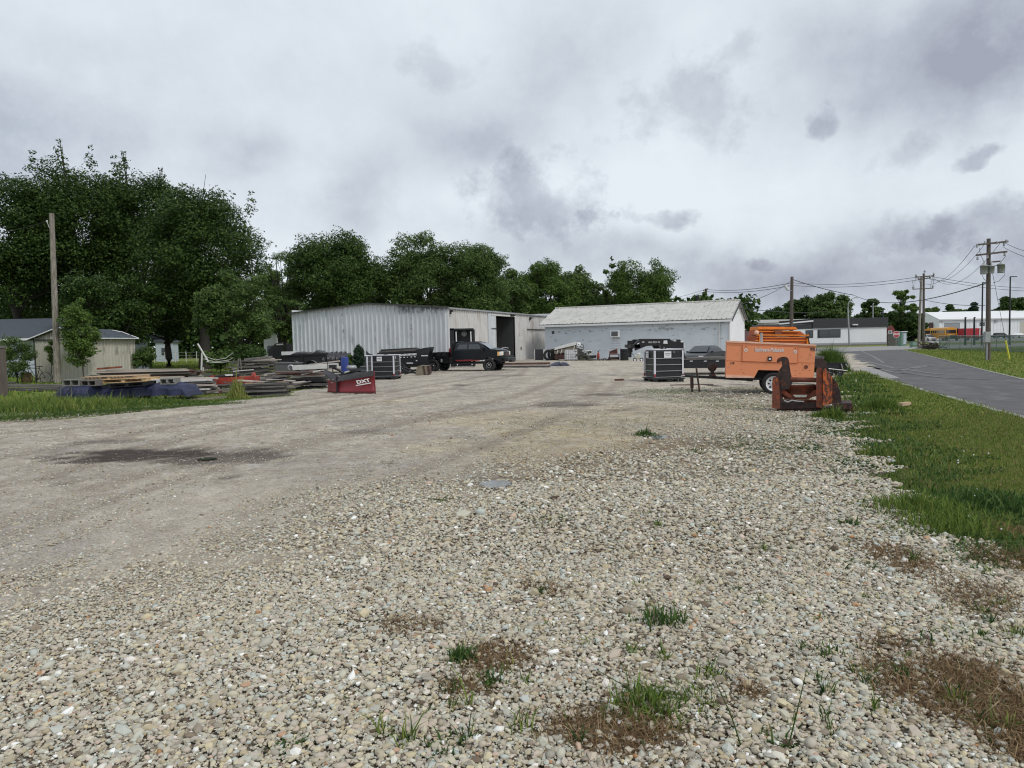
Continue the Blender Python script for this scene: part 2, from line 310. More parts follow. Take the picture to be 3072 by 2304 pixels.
# materials
def gravel_mat():
    m, t, b = newmat('gravel'); L = t.links
    def nn(ty, **k):
        n = t.nodes.new(ty)
        for a, v in k.items(): setattr(n, a, v)
        return n
    tcn = nn('ShaderNodeTexCoord'); vec = tcn.outputs['Object']
    def at(nm): a = nn('ShaderNodeAttribute'); a.attribute_name = nm; return a.outputs['Fac']
    def ramp(src, *st):
        r = nn('ShaderNodeValToRGB'); L.new(src, r.inputs[0]); els = r.color_ramp.elements
        while len(els) < len(st): els.new(.5)
        for e_, (p, c) in zip(els, st): e_.position = p; e_.color = (*c, 1) if len(c) == 3 else (c[0],) * 3 + (1,)
        return r.outputs[0]
    def noi(s, d=5, ro=.6):
        n = nn('ShaderNodeTexNoise'); n.inputs['Scale'].default_value = s; n.inputs['Detail'].default_value = d; n.inputs['Roughness'].default_value = ro; L.new(vec, n.inputs['Vector']); return n.outputs['Fac']
    def mix(f, a, c, bt='MIX'):
        x = nn('ShaderNodeMix', data_type='RGBA', blend_type=bt)
        for i, v in ((0, f), (6, a), (7, c)):
            if isinstance(v, (tuple, float, int)): x.inputs[i].default_value = (*v, 1) if isinstance(v, tuple) else v
            else: L.new(v, x.inputs[i])
        return x.outputs[2]
    def mul(a, c):
        x = nn('ShaderNodeMath', operation='MULTIPLY', use_clamp=True)
        for i, v in enumerate((a, c)):
            if isinstance(v, (float, int)): x.inputs[i].default_value = v
            else: L.new(v, x.inputs[i])
        return x.outputs[0]
    def stones(scale):
        v = nn('ShaderNodeTexVoronoi'); v.inputs['Scale'].default_value = scale; v.inputs['Randomness'].default_value = 1; L.new(vec, v.inputs['Vector'])
        se = nn('ShaderNodeSeparateXYZ'); L.new(v.outputs['Color'], se.inputs[0])
        c = ramp(se.outputs[0], (0.0, (.14, .11, .085)), (.12, (.30, .265, .225)), (.35, (.44, .405, .345)), (.6, (.54, .505, .44)), (.8, (.63, .605, .545)), (.94, (.36, .25, .16)), (1, (.84, .83, .81)))
        return c, v.outputs['Distance']
    c1, d1 = stones(34.0); c2, d2 = stones(62.0); c3, d3 = stones(14.0)
    col = mix(at('fine'), c1, c2)
    dust = ramp(noi(260, 3), (.3, (.42, .385, .345)), (.7, (.66, .61, .56)))
    col = mix(mul(at('fine'), .38), col, dust)
    col = mix(mul(at('far'), .45), col, c3)
    col = mix(mul(at('far'), .30), col, stones(7.0)[0])
    col = mix(mul(ramp(noi(5.0, 6, .65), (.42, (0.,)), (.62, (1.,))), .30), col, (.33, .29, .245))
    col = mix(mul(at('near'), .70), col, (.20, .165, .125))
    big = ramp(noi(.45, 6, .6), (.3, (.74, .74, .76)), (.7, (1.14, 1.12, 1.06)))
    col = mix(1.0, col, big, 'MULTIPLY')
    streak = ramp(noi(1.7, 7, .65), (.35, (.82, .80, .78)), (.62, (1.12, 1.12, 1.12)))
    col = mix(1.0, col, streak, 'MULTIPLY')
    f = mul(at('tan'), ramp(noi(2.4, 6, .65), (.35, (.2,)), (.6, (1.,)))); col = mix(f, col, mix(1.0, col, (1.08, .99, .74), 'MULTIPLY'))
    f = mul(at('track'), ramp(noi(6, 6, .65), (.3, (.35,)), (.55, (1.,)))); col = mix(f, col, (.26, .215, .18))
    f = mul(at('brown'), ramp(noi(14, 6, .7), (.38, (0.,)), (.56, (1.,)))); col = mix(f, col, (.17, .115, .065))
    f = mul(at('green'), ramp(noi(11, 7, .72), (.42, (0.,)), (.58, (1.,)))); col = mix(f, col, (.075, .095, .03))
    f = mul(at('wet'), ramp(noi(7, 7, .7), (.30, (.5,)), (.46, (1.,)))); col = mix(f, col, (.062, .048, .040))
    L.new(col, b.inputs['Base Color']); setin(b, 'Roughness', .92); setin(b, 'Specular IOR Level', .2)
    hd = mix(at('fine'), d1, d2)
    bp = nn('ShaderNodeBump'); bp.invert = True; bp.inputs['Strength'].default_value = .9; bp.inputs['Distance'].default_value = .018; L.new(hd, bp.inputs['Height'])
    bp2 = nn('ShaderNodeBump'); bp2.inputs['Strength'].default_value = .6; bp2.inputs['Distance'].default_value = .10; L.new(noi(3.2, 8, .7), bp2.inputs['Height']); L.new(bp.outputs[0], bp2.inputs['Normal'])
    L.new(bp2.outputs[0], b.inputs['Normal'])
gravel_mat()
mat('lawn', (.105, .15, .034), .95, var=.35, scale=1.3, col2=(.19, .20, .06), amt=.45, scale2=.35, bump=.7, bscale=9, spec=.1, stretch=(.5, 1.6, 1), edge=.3)
mat('asphalt', (.105, .102, .106), .9, var=.13, scale=.7, col2=(.18, .175, .175), amt=.24, scale2=2.2, bump=.4, bscale=90, spec=.2, stretch=(1, .35, 1), edge=.25)
mat('street', (.27, .265, .26), .9, var=.1, scale=.8, bump=.2, bscale=60, spec=.2)
mat('concrete', (.46, .455, .44), .9, var=.12, scale=2, col2=(.30, .29, .27), amt=.2, bump=.2)
mat('soil', (.11, .10, .06), .95, var=.3, scale=5, bump=.8, bscale=20)
mat('dark_mulch', (.09, .075, .062), .95, var=.3, scale=3, bump=.6, bscale=12)
mat('water', (.05, .05, .05), .04, spec=1.0, var=0)
leafmat('grass_blade', [(.045, .09, .020), (.09, .15, .030), (.145, .215, .042), (.22, .275, .062), (.34, .31, .13)], .6, .3)
leafmat('weed_leaf', [(.025, .062, .018), (.045, .095, .024), (.07, .13, .032), (.11, .17, .045)], .55, .25)
leafmat('dead_grass', [(.10, .055, .03), (.17, .105, .055), (.25, .17, .09), (.33, .25, .15)], .8, .1)
leafmat('pebble', [(0.093, 0.066, 0.048), (0.252, 0.205, 0.150), (0.317, 0.298, 0.256), (0.391, 0.325, 0.212), (0.391, 0.381, 0.328), (0.466, 0.391, 0.319), (0.466, 0.428, 0.328), (0.428, 0.456, 0.425), (0.521, 0.447, 0.293), (0.577, 0.549, 0.470), (0.792, 0.791, 0.762), (0.372, 0.195, 0.089)], .75, 0)
# base sheet and flat surfaces
def sheet(name, pts, z, m, kind='structure'):
    mb = MB(); mb.add([(x, y, z) for x, y in pts], [tuple(range(len(pts)))]); return tag(mb.build(name, m), kind=kind)
sheet('ground', [(-1500, -300), (1500, -300), (1500, 2600), (-1500, 2600)], 0, 'lawn')
# gravel yard
ys = np.concatenate([np.arange(.6, 12, .07), np.arange(12, 30, .16), np.arange(30, 80, .5)]); nc = 330
YY = np.repeat(ys[:, None], nc, 1); tt = np.linspace(0, 1, nc)[None, :]
lft = np.where(ys < 17.3, np.minimum(xl(np.full_like(ys, 17.3)), -.8 * ys - 2), xl(ys)); lft = np.where(ys < 17, -.9 * ys - 1.6, lft); rgt = xr(np.maximum(ys, 5.3))
XX = lft[:, None] * (1 - tt) + rgt[:, None] * tt
trk = np.zeros_like(XX)
for T_ in TRK:
    d = polydist(XX, YY, T_); trk = np.maximum(trk, sst(-d, -.38, -.05)); 
    trk = np.maximum(trk, .35 * sst(-np.abs(d - 1.5), -.4, -.05))
wet = mask(XX, YY, WET); grn = mask(XX, YY, GREEN); brn = mask(XX, YY, BROWN); tan_ = mask(XX, YY, TAN); fin = fine_f(XX, YY)
ZZ = .012 + .012 * np.sin(XX * .9 + 1) * np.sin(YY * .6) - .05 * wet - .015 * trk + .018 * sst(trk, 0, .4) * (1 - sst(trk, .4, .9)) + .004 * rng.standard_normal(XX.shape)
ZZ = np.maximum(ZZ, .004) + .03
edge = np.minimum(tt, 1 - tt) * (rgt - lft)[:, None]; ZZ *= np.clip(edge / .5, .15, 1)
idx = np.arange(XX.size).reshape(XX.shape)
fq = np.stack([idx[:-1, :-1], idx[:-1, 1:], idx[1:, 1:], idx[1:, :-1]], -1).reshape(-1, 4)
yard = npmesh('gravel_yard', np.stack([XX, YY, ZZ], -1).reshape(-1, 3), fq, 'gravel', dict(fine=fin.ravel(), far=sst(YY, 5, 12).ravel(), near=((1 - fin) * sst(15 - YY, 0, 3)).ravel(), wet=wet.ravel(), green=grn.ravel(), brown=brn.ravel(), tan=tan_.ravel(), track=(trk * .75 * np.clip((YY - 5) / 6, 0, 1)).ravel()), smooth=True)
tag(yard, kind='structure')
def zat(x, y): return .035
sheet('soil_strip', gxy((-300, 1300), (0, 1272), (140, 1261), (400, 1237), (560, 1215), (720, 1197), (850, 1185), (905, 1162), (880, 1140), (780, 1150), (560, 1180), (400, 1205), (0, 1222), (-300, 1230)), .006, 'soil')
# puddles
for k, (px, py, w, h) in enumerate([(1487, 1455, 44, 13), (1965, 1313, 34, 6), (620, 1378, 26, 4)]):
    c = G(px, py, .04); a = (G(px + w, py, .04) - c).length; b = (G(px, py - h, .04) - c).length
    mb = MB(); n = 26
    mb.add([(c.x + a * math.cos(t) * (1 + .14 * math.sin(3 * t + k) + .08 * math.sin(5 * t)), c.y + b * math.sin(t) * (1 + .12 * math.cos(2 * t)), .0) for t in [2 * math.pi * i / n for i in range(n)]], [tuple(range(n))])
    o = mb.build('puddle', 'water'); o.location.z = .052; tag(o, kind='structure')
# street network
sheet('road', gxy((3500, 1420), (3072, 1256), (2960, 1225), (2861, 1197), (2764, 1171), (2700, 1150), (2640, 1132), (2590, 1117), (2560, 1108), (2510, 1100), (2440, 1085), (2380, 1062), (2300, 1052), (2690, 1046), (2760, 1062), (2860, 1087), (2958, 1113), (3072, 1140), (3500, 1240)), .012, 'asphalt')
sheet('cross_street', gxy((1700, 1078), (2300, 1064), (2700, 1049), (3400, 1030), (3400, 1022), (2700, 1038), (2300, 1048), (1700, 1060)), .016, 'street')
sheet('gravel_apron', gxy((2380, 1090), (2440, 1100), (2560, 1122), (2660, 1138), (2700, 1135), (2640, 1112), (2560, 1090), (2480, 1066), (2300, 1066), (2300, 1080)), .020, 'street')
# worn light tyre marks on the asphalt
mat('road_wear', (.165, .162, .16), .9, var=.2)
mb = MB()
for pp in ([(2480, 1072), (2560, 1085), (2640, 1108), (2700, 1112), (2760, 1100), (2820, 1092)], [(2500, 1066), (2600, 1085), (2680, 1105), (2740, 1107), (2790, 1098)], [(2580, 1052), (2620, 1070), (2660, 1095)], [(2700, 1120), (2840, 1135), (2990, 1140)], [(2720, 1110), (2800, 1122), (2880, 1128)], [(2530, 1078), (2600, 1098), (2680, 1118), (2790, 1128)]):
    q = gxy(*pp); fine_q = []
    for i in range(len(q) - 1):
        for t in np.linspace(0, 1, 6, endpoint=False): fine_q.append((q[i][0] * (1 - t) + q[i + 1][0] * t, q[i][1] * (1 - t) + q[i + 1][1] * t))
    for i in range(len(fine_q) - 1):
        pass
        (ax, ay), (bx, by) = fine_q[i], fine_q[i + 1]; L_ = math.hypot(bx - ax, by - ay) or 1; nx, ny = -(by - ay) / L_ * .06, (bx - ax) / L_ * .06
        nx *= 1.6; ny *= 1.6; mb.add([(ax - nx, ay - ny, .024), (bx - nx, by - ny, .024), (bx + nx, by + ny, .024), (ax + nx, ay + ny, .024)], [(0, 1, 2, 3)])
tag(mb.build('road_marking', 'road_wear'), kind='structure')
# crumbled pale edging along both road sides
def strip_along(pp, w, z, m, name):
    q = gxy(*pp); mb = MB(); top = []
    for i in range(len(q) - 1):
        n = max(2, int(math.dist(q[i], q[i + 1]) / .5))
        for t in np.linspace(0, 1, n, endpoint=False): top.append((q[i][0] * (1 - t) + q[i + 1][0] * t, q[i][1] * (1 - t) + q[i + 1][1] * t))
    top.append(q[-1])
    vs = []
    for i, (x, y) in enumerate(top):
        a, b = top[max(0, i - 1)], top[min(len(top) - 1, i + 1)]; L_ = math.dist(a, b) or 1; nx, ny = -(b[1] - a[1]) / L_, (b[0] - a[0]) / L_
        w1 = w * (.5 + .7 * random.random()); w2 = w * (.3 + .6 * random.random())
        vs += [(x - nx * w1, y - ny * w1, z), (x + nx * w2, y + ny * w2, z)]
    mb.add(vs, [(2 * i, 2 * i + 1, 2 * i + 3, 2 * i + 2) for i in range(len(top) - 1)]); return tag(mb.build(name, m), kind='structure')
strip_along([(3400, 1375), (3072, 1256), (2960, 1225), (2861, 1197), (2764, 1171), (2700, 1150), (2640, 1132)], .12, .026, 'street', 'road_edge')
strip_along([(3400, 1222), (3072, 1140), (2958, 1113), (2860, 1087), (2760, 1062), (2695, 1047)], .08, .026, 'street', 'road_edge')
strip_along([(2200, 1050), (2445, 1043), (2700, 1038), (3072, 1030)], .5, .028, 'concrete', 'pavement')
sheet('planting_bed', gxy((2380, 1042), (2660, 1034), (2740, 1030), (2790, 1024), (2700, 1022), (2380, 1030)), .032, 'dark_mulch')
sheet('parking_lot', gxy((2790, 1030), (3400, 1014), (3400, 1000), (2750, 1012)), .02, 'street')
# pebbles: real stones lying on the yard near the camera
def ico():
    bm = bmesh.new(); bmesh.ops.create_icosphere(bm, subdivisions=1, radius=1); v = np.array([x.co[:] for x in bm.verts]); f = np.array([[w.index for w in x.verts] for x in bm.faces]); bm.free(); return v, f
iv, jf = ico()
def pebbles(name, ymin, ymax, dens_c, rad, seed, fineonly=False):
    r = np.random.default_rng(seed); A = []
    n = int(dens_c * 1.65 * (ymax ** 2 - ymin ** 2) / 2 * 1.05)
    y = np.sqrt(r.uniform(ymin ** 2, ymax ** 2, n)); x = r.uniform(-.80, .80, n) * y
    fi = fine_f(x, y); wt = mask(x, y, WET); gm = np.maximum(mask(x, y, GREEN), mask(x, y, BROWN))
    cl = .5 + .5 * np.sin(x * 3.3 + 1.5 * np.sin(y * 2.1)) * np.sin(y * 2.7 + 1.3 * np.sin(x * 1.9)) * np.sin(x * .9 + y * 1.3)
    keep = (x < xr(np.maximum(y, 5.3)) + .15) & (r.random(n) < (1 - .52 * fi) * (1 - .97 * wt) * (1 - .5 * gm) * (1 - .78 * mask(x, y, BROWN)) * (.72 + .28 * cl) * np.clip((26 - y) / 11, 0, 1)); x, y, fi = x[keep], y[keep], fi[keep]; n = len(x)
    if fineonly: kf = (fi > .25) & (rng.random(n) < np.clip(1.2 - y / 14, .3, 1)); x, y, fi, cl, keep = x[kf], y[kf], fi[kf] * .3, cl[keep][kf], slice(None); n = len(x)
    s = rad * np.exp(r.normal(0, .33, n)) * (1 - .50 * fi)
    big = r.random(n) < .025; s = np.where(big, s * 1.7, s)
    sx, sy, sz = s * r.uniform(.85, 1.5, n), s * r.uniform(.7, 1.1, n), s * r.uniform(.40, .75, n)
    a = r.uniform(0, 6.28, n); tl = r.normal(0, .28, n)
    v = iv[None] * np.stack([sx, sy, sz], -1)[:, None] * (1 + r.normal(0, .17, (n, 12, 1)))
    ct, st = np.cos(tl)[:, None], np.sin(tl)[:, None]; v = np.stack([v[..., 0] * ct - v[..., 2] * st, v[..., 1], v[..., 0] * st + v[..., 2] * ct], -1)
    ca, sa = np.cos(a)[:, None], np.sin(a)[:, None]; v = np.stack([v[..., 0] * ca - v[..., 1] * sa, v[..., 0] * sa + v[..., 1] * ca, v[..., 2]], -1)
    zs = np.maximum(.012 + .012 * np.sin(x * .9 + 1) * np.sin(y * .6) - .05 * mask(x, y, WET), .004)
    z = .030 + zs + .004 * (1 - fi) * r.random(n) + .009 * (1 - fi) * r.random(n) + .010 * cl[keep] * (1 - fi) + sz * (.45 - .35 * fi)
    v += np.stack([x, y, z], -1)[:, None]
    f = (jf[None] + (np.arange(n) * 12)[:, None, None]).reshape(-1, 3)
    tanm = mask(x, y, TAN)
    c = np.clip(r.beta(2.2, 2.2, n) * .86 + .03 - .10 * tanm, 0, 1); c = np.where(r.random(n) < .05, r.uniform(.86, 1.0, n), c); c = np.where(r.random(n) < .03, r.uniform(0, .08, n), c)
    o = npmesh(name, v.reshape(-1, 3), f, 'pebble', dict(rnd=np.repeat(c, 12)), smooth=True); o.data.polygons.foreach_set('use_smooth', np.repeat(r.random(n) < .35, 20)); return tag(o, kind='stuff')
pebbles('gravel_stones', 2.3, 5.2, 3300, .0112, 3)
pebbles('gravel_stones', 2.3, 5.6, 3600, .0062, 13)
pebbles('gravel_stones', 3.2, 12, 1000, .0085, 14, True)
pebbles('gravel_stones', 12, 20, 330, .0130, 16, True)
pebbles('gravel_stones', 5.2, 8.6, 1900, .0126, 4)
pebbles('gravel_stones', 8.6, 17, 620, .0150, 5)
pebbles('gravel_stones', 17, 25, 230, .021, 15)
# grass
def blades(name, x, y, h, w, mt, kind='stuff', lean=.5, z0=.0, r=None, rc=(0, 1), parent=None, loc=None, hj=.35):
    r = r or rng; n = len(x); w = w * 1.5; h = np.asarray(h) * np.exp(r.normal(0, hj, n)); a = r.uniform(0, 6.28, n); w = w * r.uniform(.7, 1.3, n)
    dx, dy = np.cos(a), np.sin(a); le = lean * r.uniform(.1, 1.2, n) * h; b = r.uniform(0, 6.28, n); lx, ly = np.cos(b) * le, np.sin(b) * le
    z = np.full(n, z0) if np.isscalar(z0) else z0
    P = np.stack([np.stack([x - dx * w / 2, y - dy * w / 2, z], -1), np.stack([x + dx * w / 2, y + dy * w / 2, z], -1),
                  np.stack([x + dx * w * .38 + lx * .4, y + dy * w * .38 + ly * .4, z + h * .6], -1), np.stack([x - dx * w * .38 + lx * .4, y - dy * w * .38 + ly * .4, z + h * .6], -1), np.stack([x + lx, y + ly, z + h * .95 - le * .2], -1)], 1)
    f = (np.array([[0, 1, 2], [0, 2, 3], [3, 2, 4]])[None] + (np.arange(n) * 5)[:, None, None]).reshape(-1, 3)
    c = np.clip(r.uniform(rc[0], rc[1], n), 0, 1)
    o = npmesh(name, P.reshape(-1, 3), f, mt, dict(rnd=np.repeat(c, 5)), parent=parent, loc=loc)
    return tag(o, kind=kind) if kind else o
def scatter(n, x0, x1, y0, y1): return rng.uniform(x0, x1, n), rng.uniform(y0, y1, n)
RE = curve([(3072, 1256), (2960, 1225), (2861, 1197), (2764, 1171), (2700, 1150), (2640, 1132), (2590, 1118)])
def verge(name, y0, y1, dens, h, w, mt, cond=None, rc=(0, 1), lean=.5):
    x1 = y1 * .82 + 1; n = int(dens * (x1 - .3) * (y1 - y0)); x, y = scatter(n, .3, x1, y0, y1)
    patch = .5 + .5 * np.sin(x * 2.3 + 2 * np.sin(y * 1.1)) * np.sin(y * 1.7 + x)
    over = x - xr(y); bare = np.sin(x * 4.1 + 2 * np.sin(y * 2.3)) * np.sin(y * 3.7 + 1.4 * np.sin(x * 1.9)); k = (rng.random(n) < np.where(over < 1.3, .35 + .65 * (bare < .25), 1)) & (over > -.02 + .6 * rng.random(n) - .45 * patch * (rng.random(n) < .5)) & (x < RE(y) - .1 + .25 * rng.random(n)) & (x < .80 * y + .6)
    if cond is not None: k &= cond(x, y, over)
    x, y, over = x[k], y[k], over[k]; hh = h * (.6 + .7 * np.exp(-((over - .5) / .55) ** 2)) * (.75 + .5 * patch[k])
    return blades(name, x, y, hh, w, mt, rc=rc, lean=lean)
verge('grass', 5.3, 9, 5200, .052, .0045, 'grass_blade', rc=(.15, 1)); verge('dead_grass', 5.3, 16, 900, .05, .006, 'dead_grass', rc=(.3, 1), lean=1.2); verge('grass', 9, 15, 2300, .06, .008, 'grass_blade', rc=(.1, .95)); verge('grass', 15, 33, 650, .08, .018, 'grass_blade', rc=(.15, 1))
verge('weed_foliage', 5.3, 9, 1900, .055, .013, 'weed_leaf', cond=lambda x, y, o: o < 1.1 + .5 * np.sin(3 * y), lean=1.2)
n = 90000; y = rng.uniform(5, 17, n); x = xr(np.maximum(y, 5.3)) + rng.normal(-.1, .55, n); pt_ = np.sin(x * 3.3 + 2.1 * np.sin(y * 1.9)) * np.sin(y * 2.9 + 1.7 * np.sin(x * 2.2)); k = (pt_ > .34 + .25 * np.clip(xr(y) - x, 0, 2) + .1 * rng.random(n)) & (x > xr(y) - 1.4); blades('weed_foliage', x[k], y[k], .04, .010, 'weed_leaf', z0=.03, lean=1.4)

verge('weed_foliage', 9, 16, 700, .07, .018, 'weed_leaf', cond=lambda x, y, o: o < 1.3 + .5 * np.sin(2 * y), lean=1.2)
verge('weed_foliage', 16, 30, 380, .09, .03, 'weed_leaf', cond=lambda x, y, o: o < 1.2, lean=1.0)
# mown lawn beyond the road and under the left trees
x, y = scatter(90000, 12, 62, 26, 78); 
FE = curve([(3400, 1222), (3072, 1140), (2958, 1113), (2860, 1087), (2760, 1062), (2695, 1047)])
k = (x > FE(y) + .2) & (x < .8 * y + 1) & (y < 74); blades('grass', x[k], y[k], .09, .05, 'grass_blade', rc=(.3, 1))
x, y = scatter(60000, -60, -12, 24, 90); k = (x < xl(y) - .3) & (x > -.82 * y); blades('grass', x[k], y[k], .10, .06, 'grass_blade', rc=(.2, .9))
# tall weeds along the left edge of the yard
def weedband(name, pp, dens, h, w, mt, spread_near, spread_far, rc=(0, 1), lean=.6):
    xs, ys_, hs = [], [], []
    for (a, b, hh) in pp:
        c = G(a, b); n = int(dens); xs.append(c.x + rng.normal(0, spread_near, n)); ys_.append(c.y + rng.normal(0, spread_far, n)); hs.append(np.full(n, h * hh))
    return blades(name, np.concatenate(xs), np.concatenate(ys_), np.concatenate(hs), w, mt, rc=rc, lean=lean)
pp = [(x, 1226 - x * .02 + random.uniform(-8, 10), random.uniform(.6, 1.25)) for x in range(-40, 330, 16)]
weedband('tall_grass', pp, 2400, .19, .012, 'grass_blade', .38, .5, rc=(.1, .95)); weedband('weed_foliage', pp, 700, .15, .022, 'weed_leaf', .4, .5, lean=.9)
pp = [(x, 1218 - (x - 300) * .035 + random.uniform(-4, 6), random.uniform(.5, 1.2)) for x in range(300, 560, 18)]
weedband('tall_grass', pp, 600, .10, .011, 'grass_blade', .35, .28, rc=(.0, .7)); weedband('weed_foliage', pp, 420, .09, .022, 'weed_leaf', .35, .3, lean=.9)
pp = [(x, 1246 - (x) * .065 + random.uniform(-3, 3), random.uniform(.5, 1.0)) for x in range(-40, 900, 22)]
weedband('grass', pp, 380, .07, .010, 'grass_blade', .35, .22, rc=(.0, .7))
pp = [(x, 1260 - (x) * .068 + random.uniform(-3, 3), random.uniform(.6, 1.2)) for x in range(-40, 700, 16)]
weedband('weed_foliage', pp, 420, .06, .014, 'weed_leaf', .3, .16, lean=1.0); weedband('dead_grass', pp, 160, .05, .008, 'dead_grass', .3, .16, lean=1.4); weedband('grass', pp, 160, .06, .010, 'grass_blade', .3, .2, rc=(0, .7))
pp = [(x, 1192 - (x - 560) * .06, random.uniform(.4, 1.0)) for x in range(560, 980, 24)]
weedband('grass', pp, 260, .06, .014, 'grass_blade', .35, .5, rc=(.2, 1.0))
# ------------------------------------------------------------------ trees
leafmat('leaf_dark', [(0.018, 0.039, 0.010), (0.033, 0.065, 0.017), (0.054, 0.096, 0.022), (0.088, 0.142, 0.032)], .5, .22)
leafmat('leaf_mid', [(0.037, 0.071, 0.021), (0.066, 0.112, 0.032), (0.098, 0.156, 0.041), (0.146, 0.213, 0.061)], .5, .25)
leafmat('leaf_light', [(.055, .10, .024), (.085, .145, .033), (.12, .19, .042), (.17, .25, .06)], .5, .3)
leafmat('leaf_blue', [(.020, .038, .024), (.03, .055, .032), (.045, .075, .04)], .5, .2)
mat('bark', (.075, .062, .05), .95, var=.35, scale=6, bump=.6, stretch=(3, 3, .6))
mat('bark_dark', (.035, .03, .026), .95, var=.35, scale=6, bump=.6, stretch=(3, 3, .6))
def tree(name, label, px, D, top, hw, bot, base_y=None, leaves=9000, ls=.30, clumps=46, m='leaf_dark', cat='tree', group=None, bark='bark_dark', shape='round', seed=1, depth=.85, rc=(0, 1), limbs=12, cr=.27, tips=0, trunk_r=None, hole=0.0):
    r = np.random.default_rng(seed)
    c = V(px, (top + bot) / 2, D); zt = V(px, top, D).z; zb = V(px, bot, D).z; rx = hw / F * D; rz = (zt - zb) / 2; cz = (zt + zb) / 2
    root = thing(name, label, cat, (c.x, D, 0), r.uniform(0, .3), group); root.rotation_euler = (0, 0, 0)
    C_ = []; i = 0
    while len(C_) < clumps and i < 4000:
        i += 1; u = r.normal(size=3); u /= np.linalg.norm(u); q = r.uniform(.25, 1) ** .55
        p = u * q
        if shape == 'dome': p[2] = p[2] * (.9 if p[2] > 0 else .95); sx = 1 - .15 * max(0, -p[2])
        elif shape == 'cone': t = (p[2] + 1) / 2; sx = (1.15 * (1 - t) ** .6 + .08) * min(1, .55 + 2 * t)
        elif shape == 'vase': t = (p[2] + 1) / 2; sx = .35 + .7 * t ** .7
        elif shape == 'column': sx = 1.1
        else: sx = 1
        p = np.array([p[0] * sx * rx, p[1] * sx * rx * depth, cz + p[2] * rz])
        s = cr * rx * r.uniform(.6, 1.25)
        s = min(s, rz * .6)
        p[0] *= max(.1, 1 - s / rx * .75); p[2] = cz + (p[2] - cz) * max(.1, 1 - s / rz * .7)
        if any(np.linalg.norm(p - o[0]) < .45 * min(s, o[1]) for o in C_): continue
        C_.append((p, s))
    for k in range(tips):                 # thin leafy shoots standing out of the top
        a = r.uniform(-.85, .85); p = np.array([a * rx, r.uniform(-.3, .3) * rx, cz + rz * math.sqrt(max(0, 1 - a * a)) * r.uniform(.86, 1.0)])
        for j in range(3): C_.append((p + np.array([r.normal(0, .1), 0, j * .42 * cr * rx]), cr * rx * (.34 - .08 * j)))
    wts = np.array([s ** 2.2 for _, s in C_]); wts /= wts.sum(); cnt = np.maximum(12, (leaves * 2.1 * wts).astype(int)); ls = ls * .70
    P, NRM = [], []
    for (p, s), n in zip(C_, cnt):
        u = r.normal(size=(n, 3)); u /= np.linalg.norm(u, axis=1)[:, None]; q = r.uniform(.15, 1, n) ** .45
        lump = 1 + .28 * np.sin(u[:, 0] * 5 + s * 9) * np.sin(u[:, 2] * 6 + s * 5)
        P.append(p + u * (q * lump)[:, None] * s * np.array([1.12, 1.12, .82])); NRM.append(u * .6 + np.array([0, 0, .7]) + r.normal(0, .55, (n, 3)))
    P = np.concatenate(P); Nn = np.concatenate(NRM); Nn /= np.linalg.norm(Nn, axis=1)[:, None]; n = len(P)
    a = np.cross(Nn, r.normal(size=(n, 3))); a /= np.linalg.norm(a, axis=1)[:, None]; b = np.cross(Nn, a); l = ls * r.uniform(.55, 1.35, n)[:, None]
    Q = np.stack([P - a * l * .55, P + b * l * .30, P + a * l * .55, P - b * l * .30], 1)
    f = (np.array([[0, 1, 2, 3]])[None] + (np.arange(n) * 4)[:, None, None]).reshape(-1, 4)
    cc = np.clip(r.uniform(rc[0], rc[1], n), 0, 1)
    npmesh('crown', Q.reshape(-1, 3), f, m, dict(rnd=np.repeat(cc, 4)), parent=root)
    mb = MB(); tr = trunk_r or rx * .055 + .05; zf = max(zb + rz * .5, .5)
    pts = [(r.normal(0, .02) * k * rx * .4, r.normal(0, .03), z) for k, z in enumerate(np.linspace(0, zf, 5))]
    mb.tube(pts, [tr * 1.35, tr, tr * .92, tr * .8, tr * .55], 9)
    order = r.permutation(len(C_))[:limbs]
    for k in order:
        p, s = C_[k]; t = r.uniform(.45, .95); st = np.array(pts[-1]) * t + np.array(pts[1]) * (1 - t); mid = st * .45 + p * .55 + np.array([0, 0, -.10 * rz]) + r.normal(0, .05 * rx, 3)
        mb.tube([st, mid, p], [tr * .42, tr * .26, tr * .08], 6)
        for j in range(3): e_ = p + r.normal(0, .7 * s, 3); mb.tube([mid * .5 + p * .5, e_], [tr * .12, tr * .04], 4)
    mb.build('trunk', bark, root)
    return root
LB = 'trees of the dark grove at the left'
tree('tree', 'tall dark tree at the left edge, rising behind the grey roof', 40, 60, 500, 190, 960, leaves=28000, clumps=80, ls=.30, seed=11, tips=2, group=LB)
tree('tree', 'tallest dark tree with wispy shoots, behind the wooden pole', 232, 62, 452, 200, 970, leaves=34000, clumps=90, ls=.29, seed=12, tips=6, group=LB)
tree('tree', 'tall dark tree with spiky top between the tallest one and the rounded one', 420, 66, 500, 165, 950, leaves=26000, clumps=74, ls=.30, seed=13, tips=3, group=LB)
tree('tree', 'broad rounded dark tree at the right end of the left grove', 600, 58, 545, 200, 995, leaves=36000, clumps=95, ls=.28, seed=14, tips=1, group=LB, trunk_r=.42)
tree('tree', 'low dark tree filling the gap behind the beige metal shed', 330, 52, 800, 150, 1050, leaves=12000, clumps=30, ls=.28, seed=15, group=LB)
tree('tree', 'shadowed low tree left of the white clothes dryer', 500, 64, 840, 150, 1040, leaves=10000, clumps=30, ls=.3, seed=16, group=LB)
tree('tree', 'shadowed low tree behind the grey roofed house', 110, 72, 780, 200, 1040, leaves=12000, clumps=34, ls=.34, seed=17, group=LB)
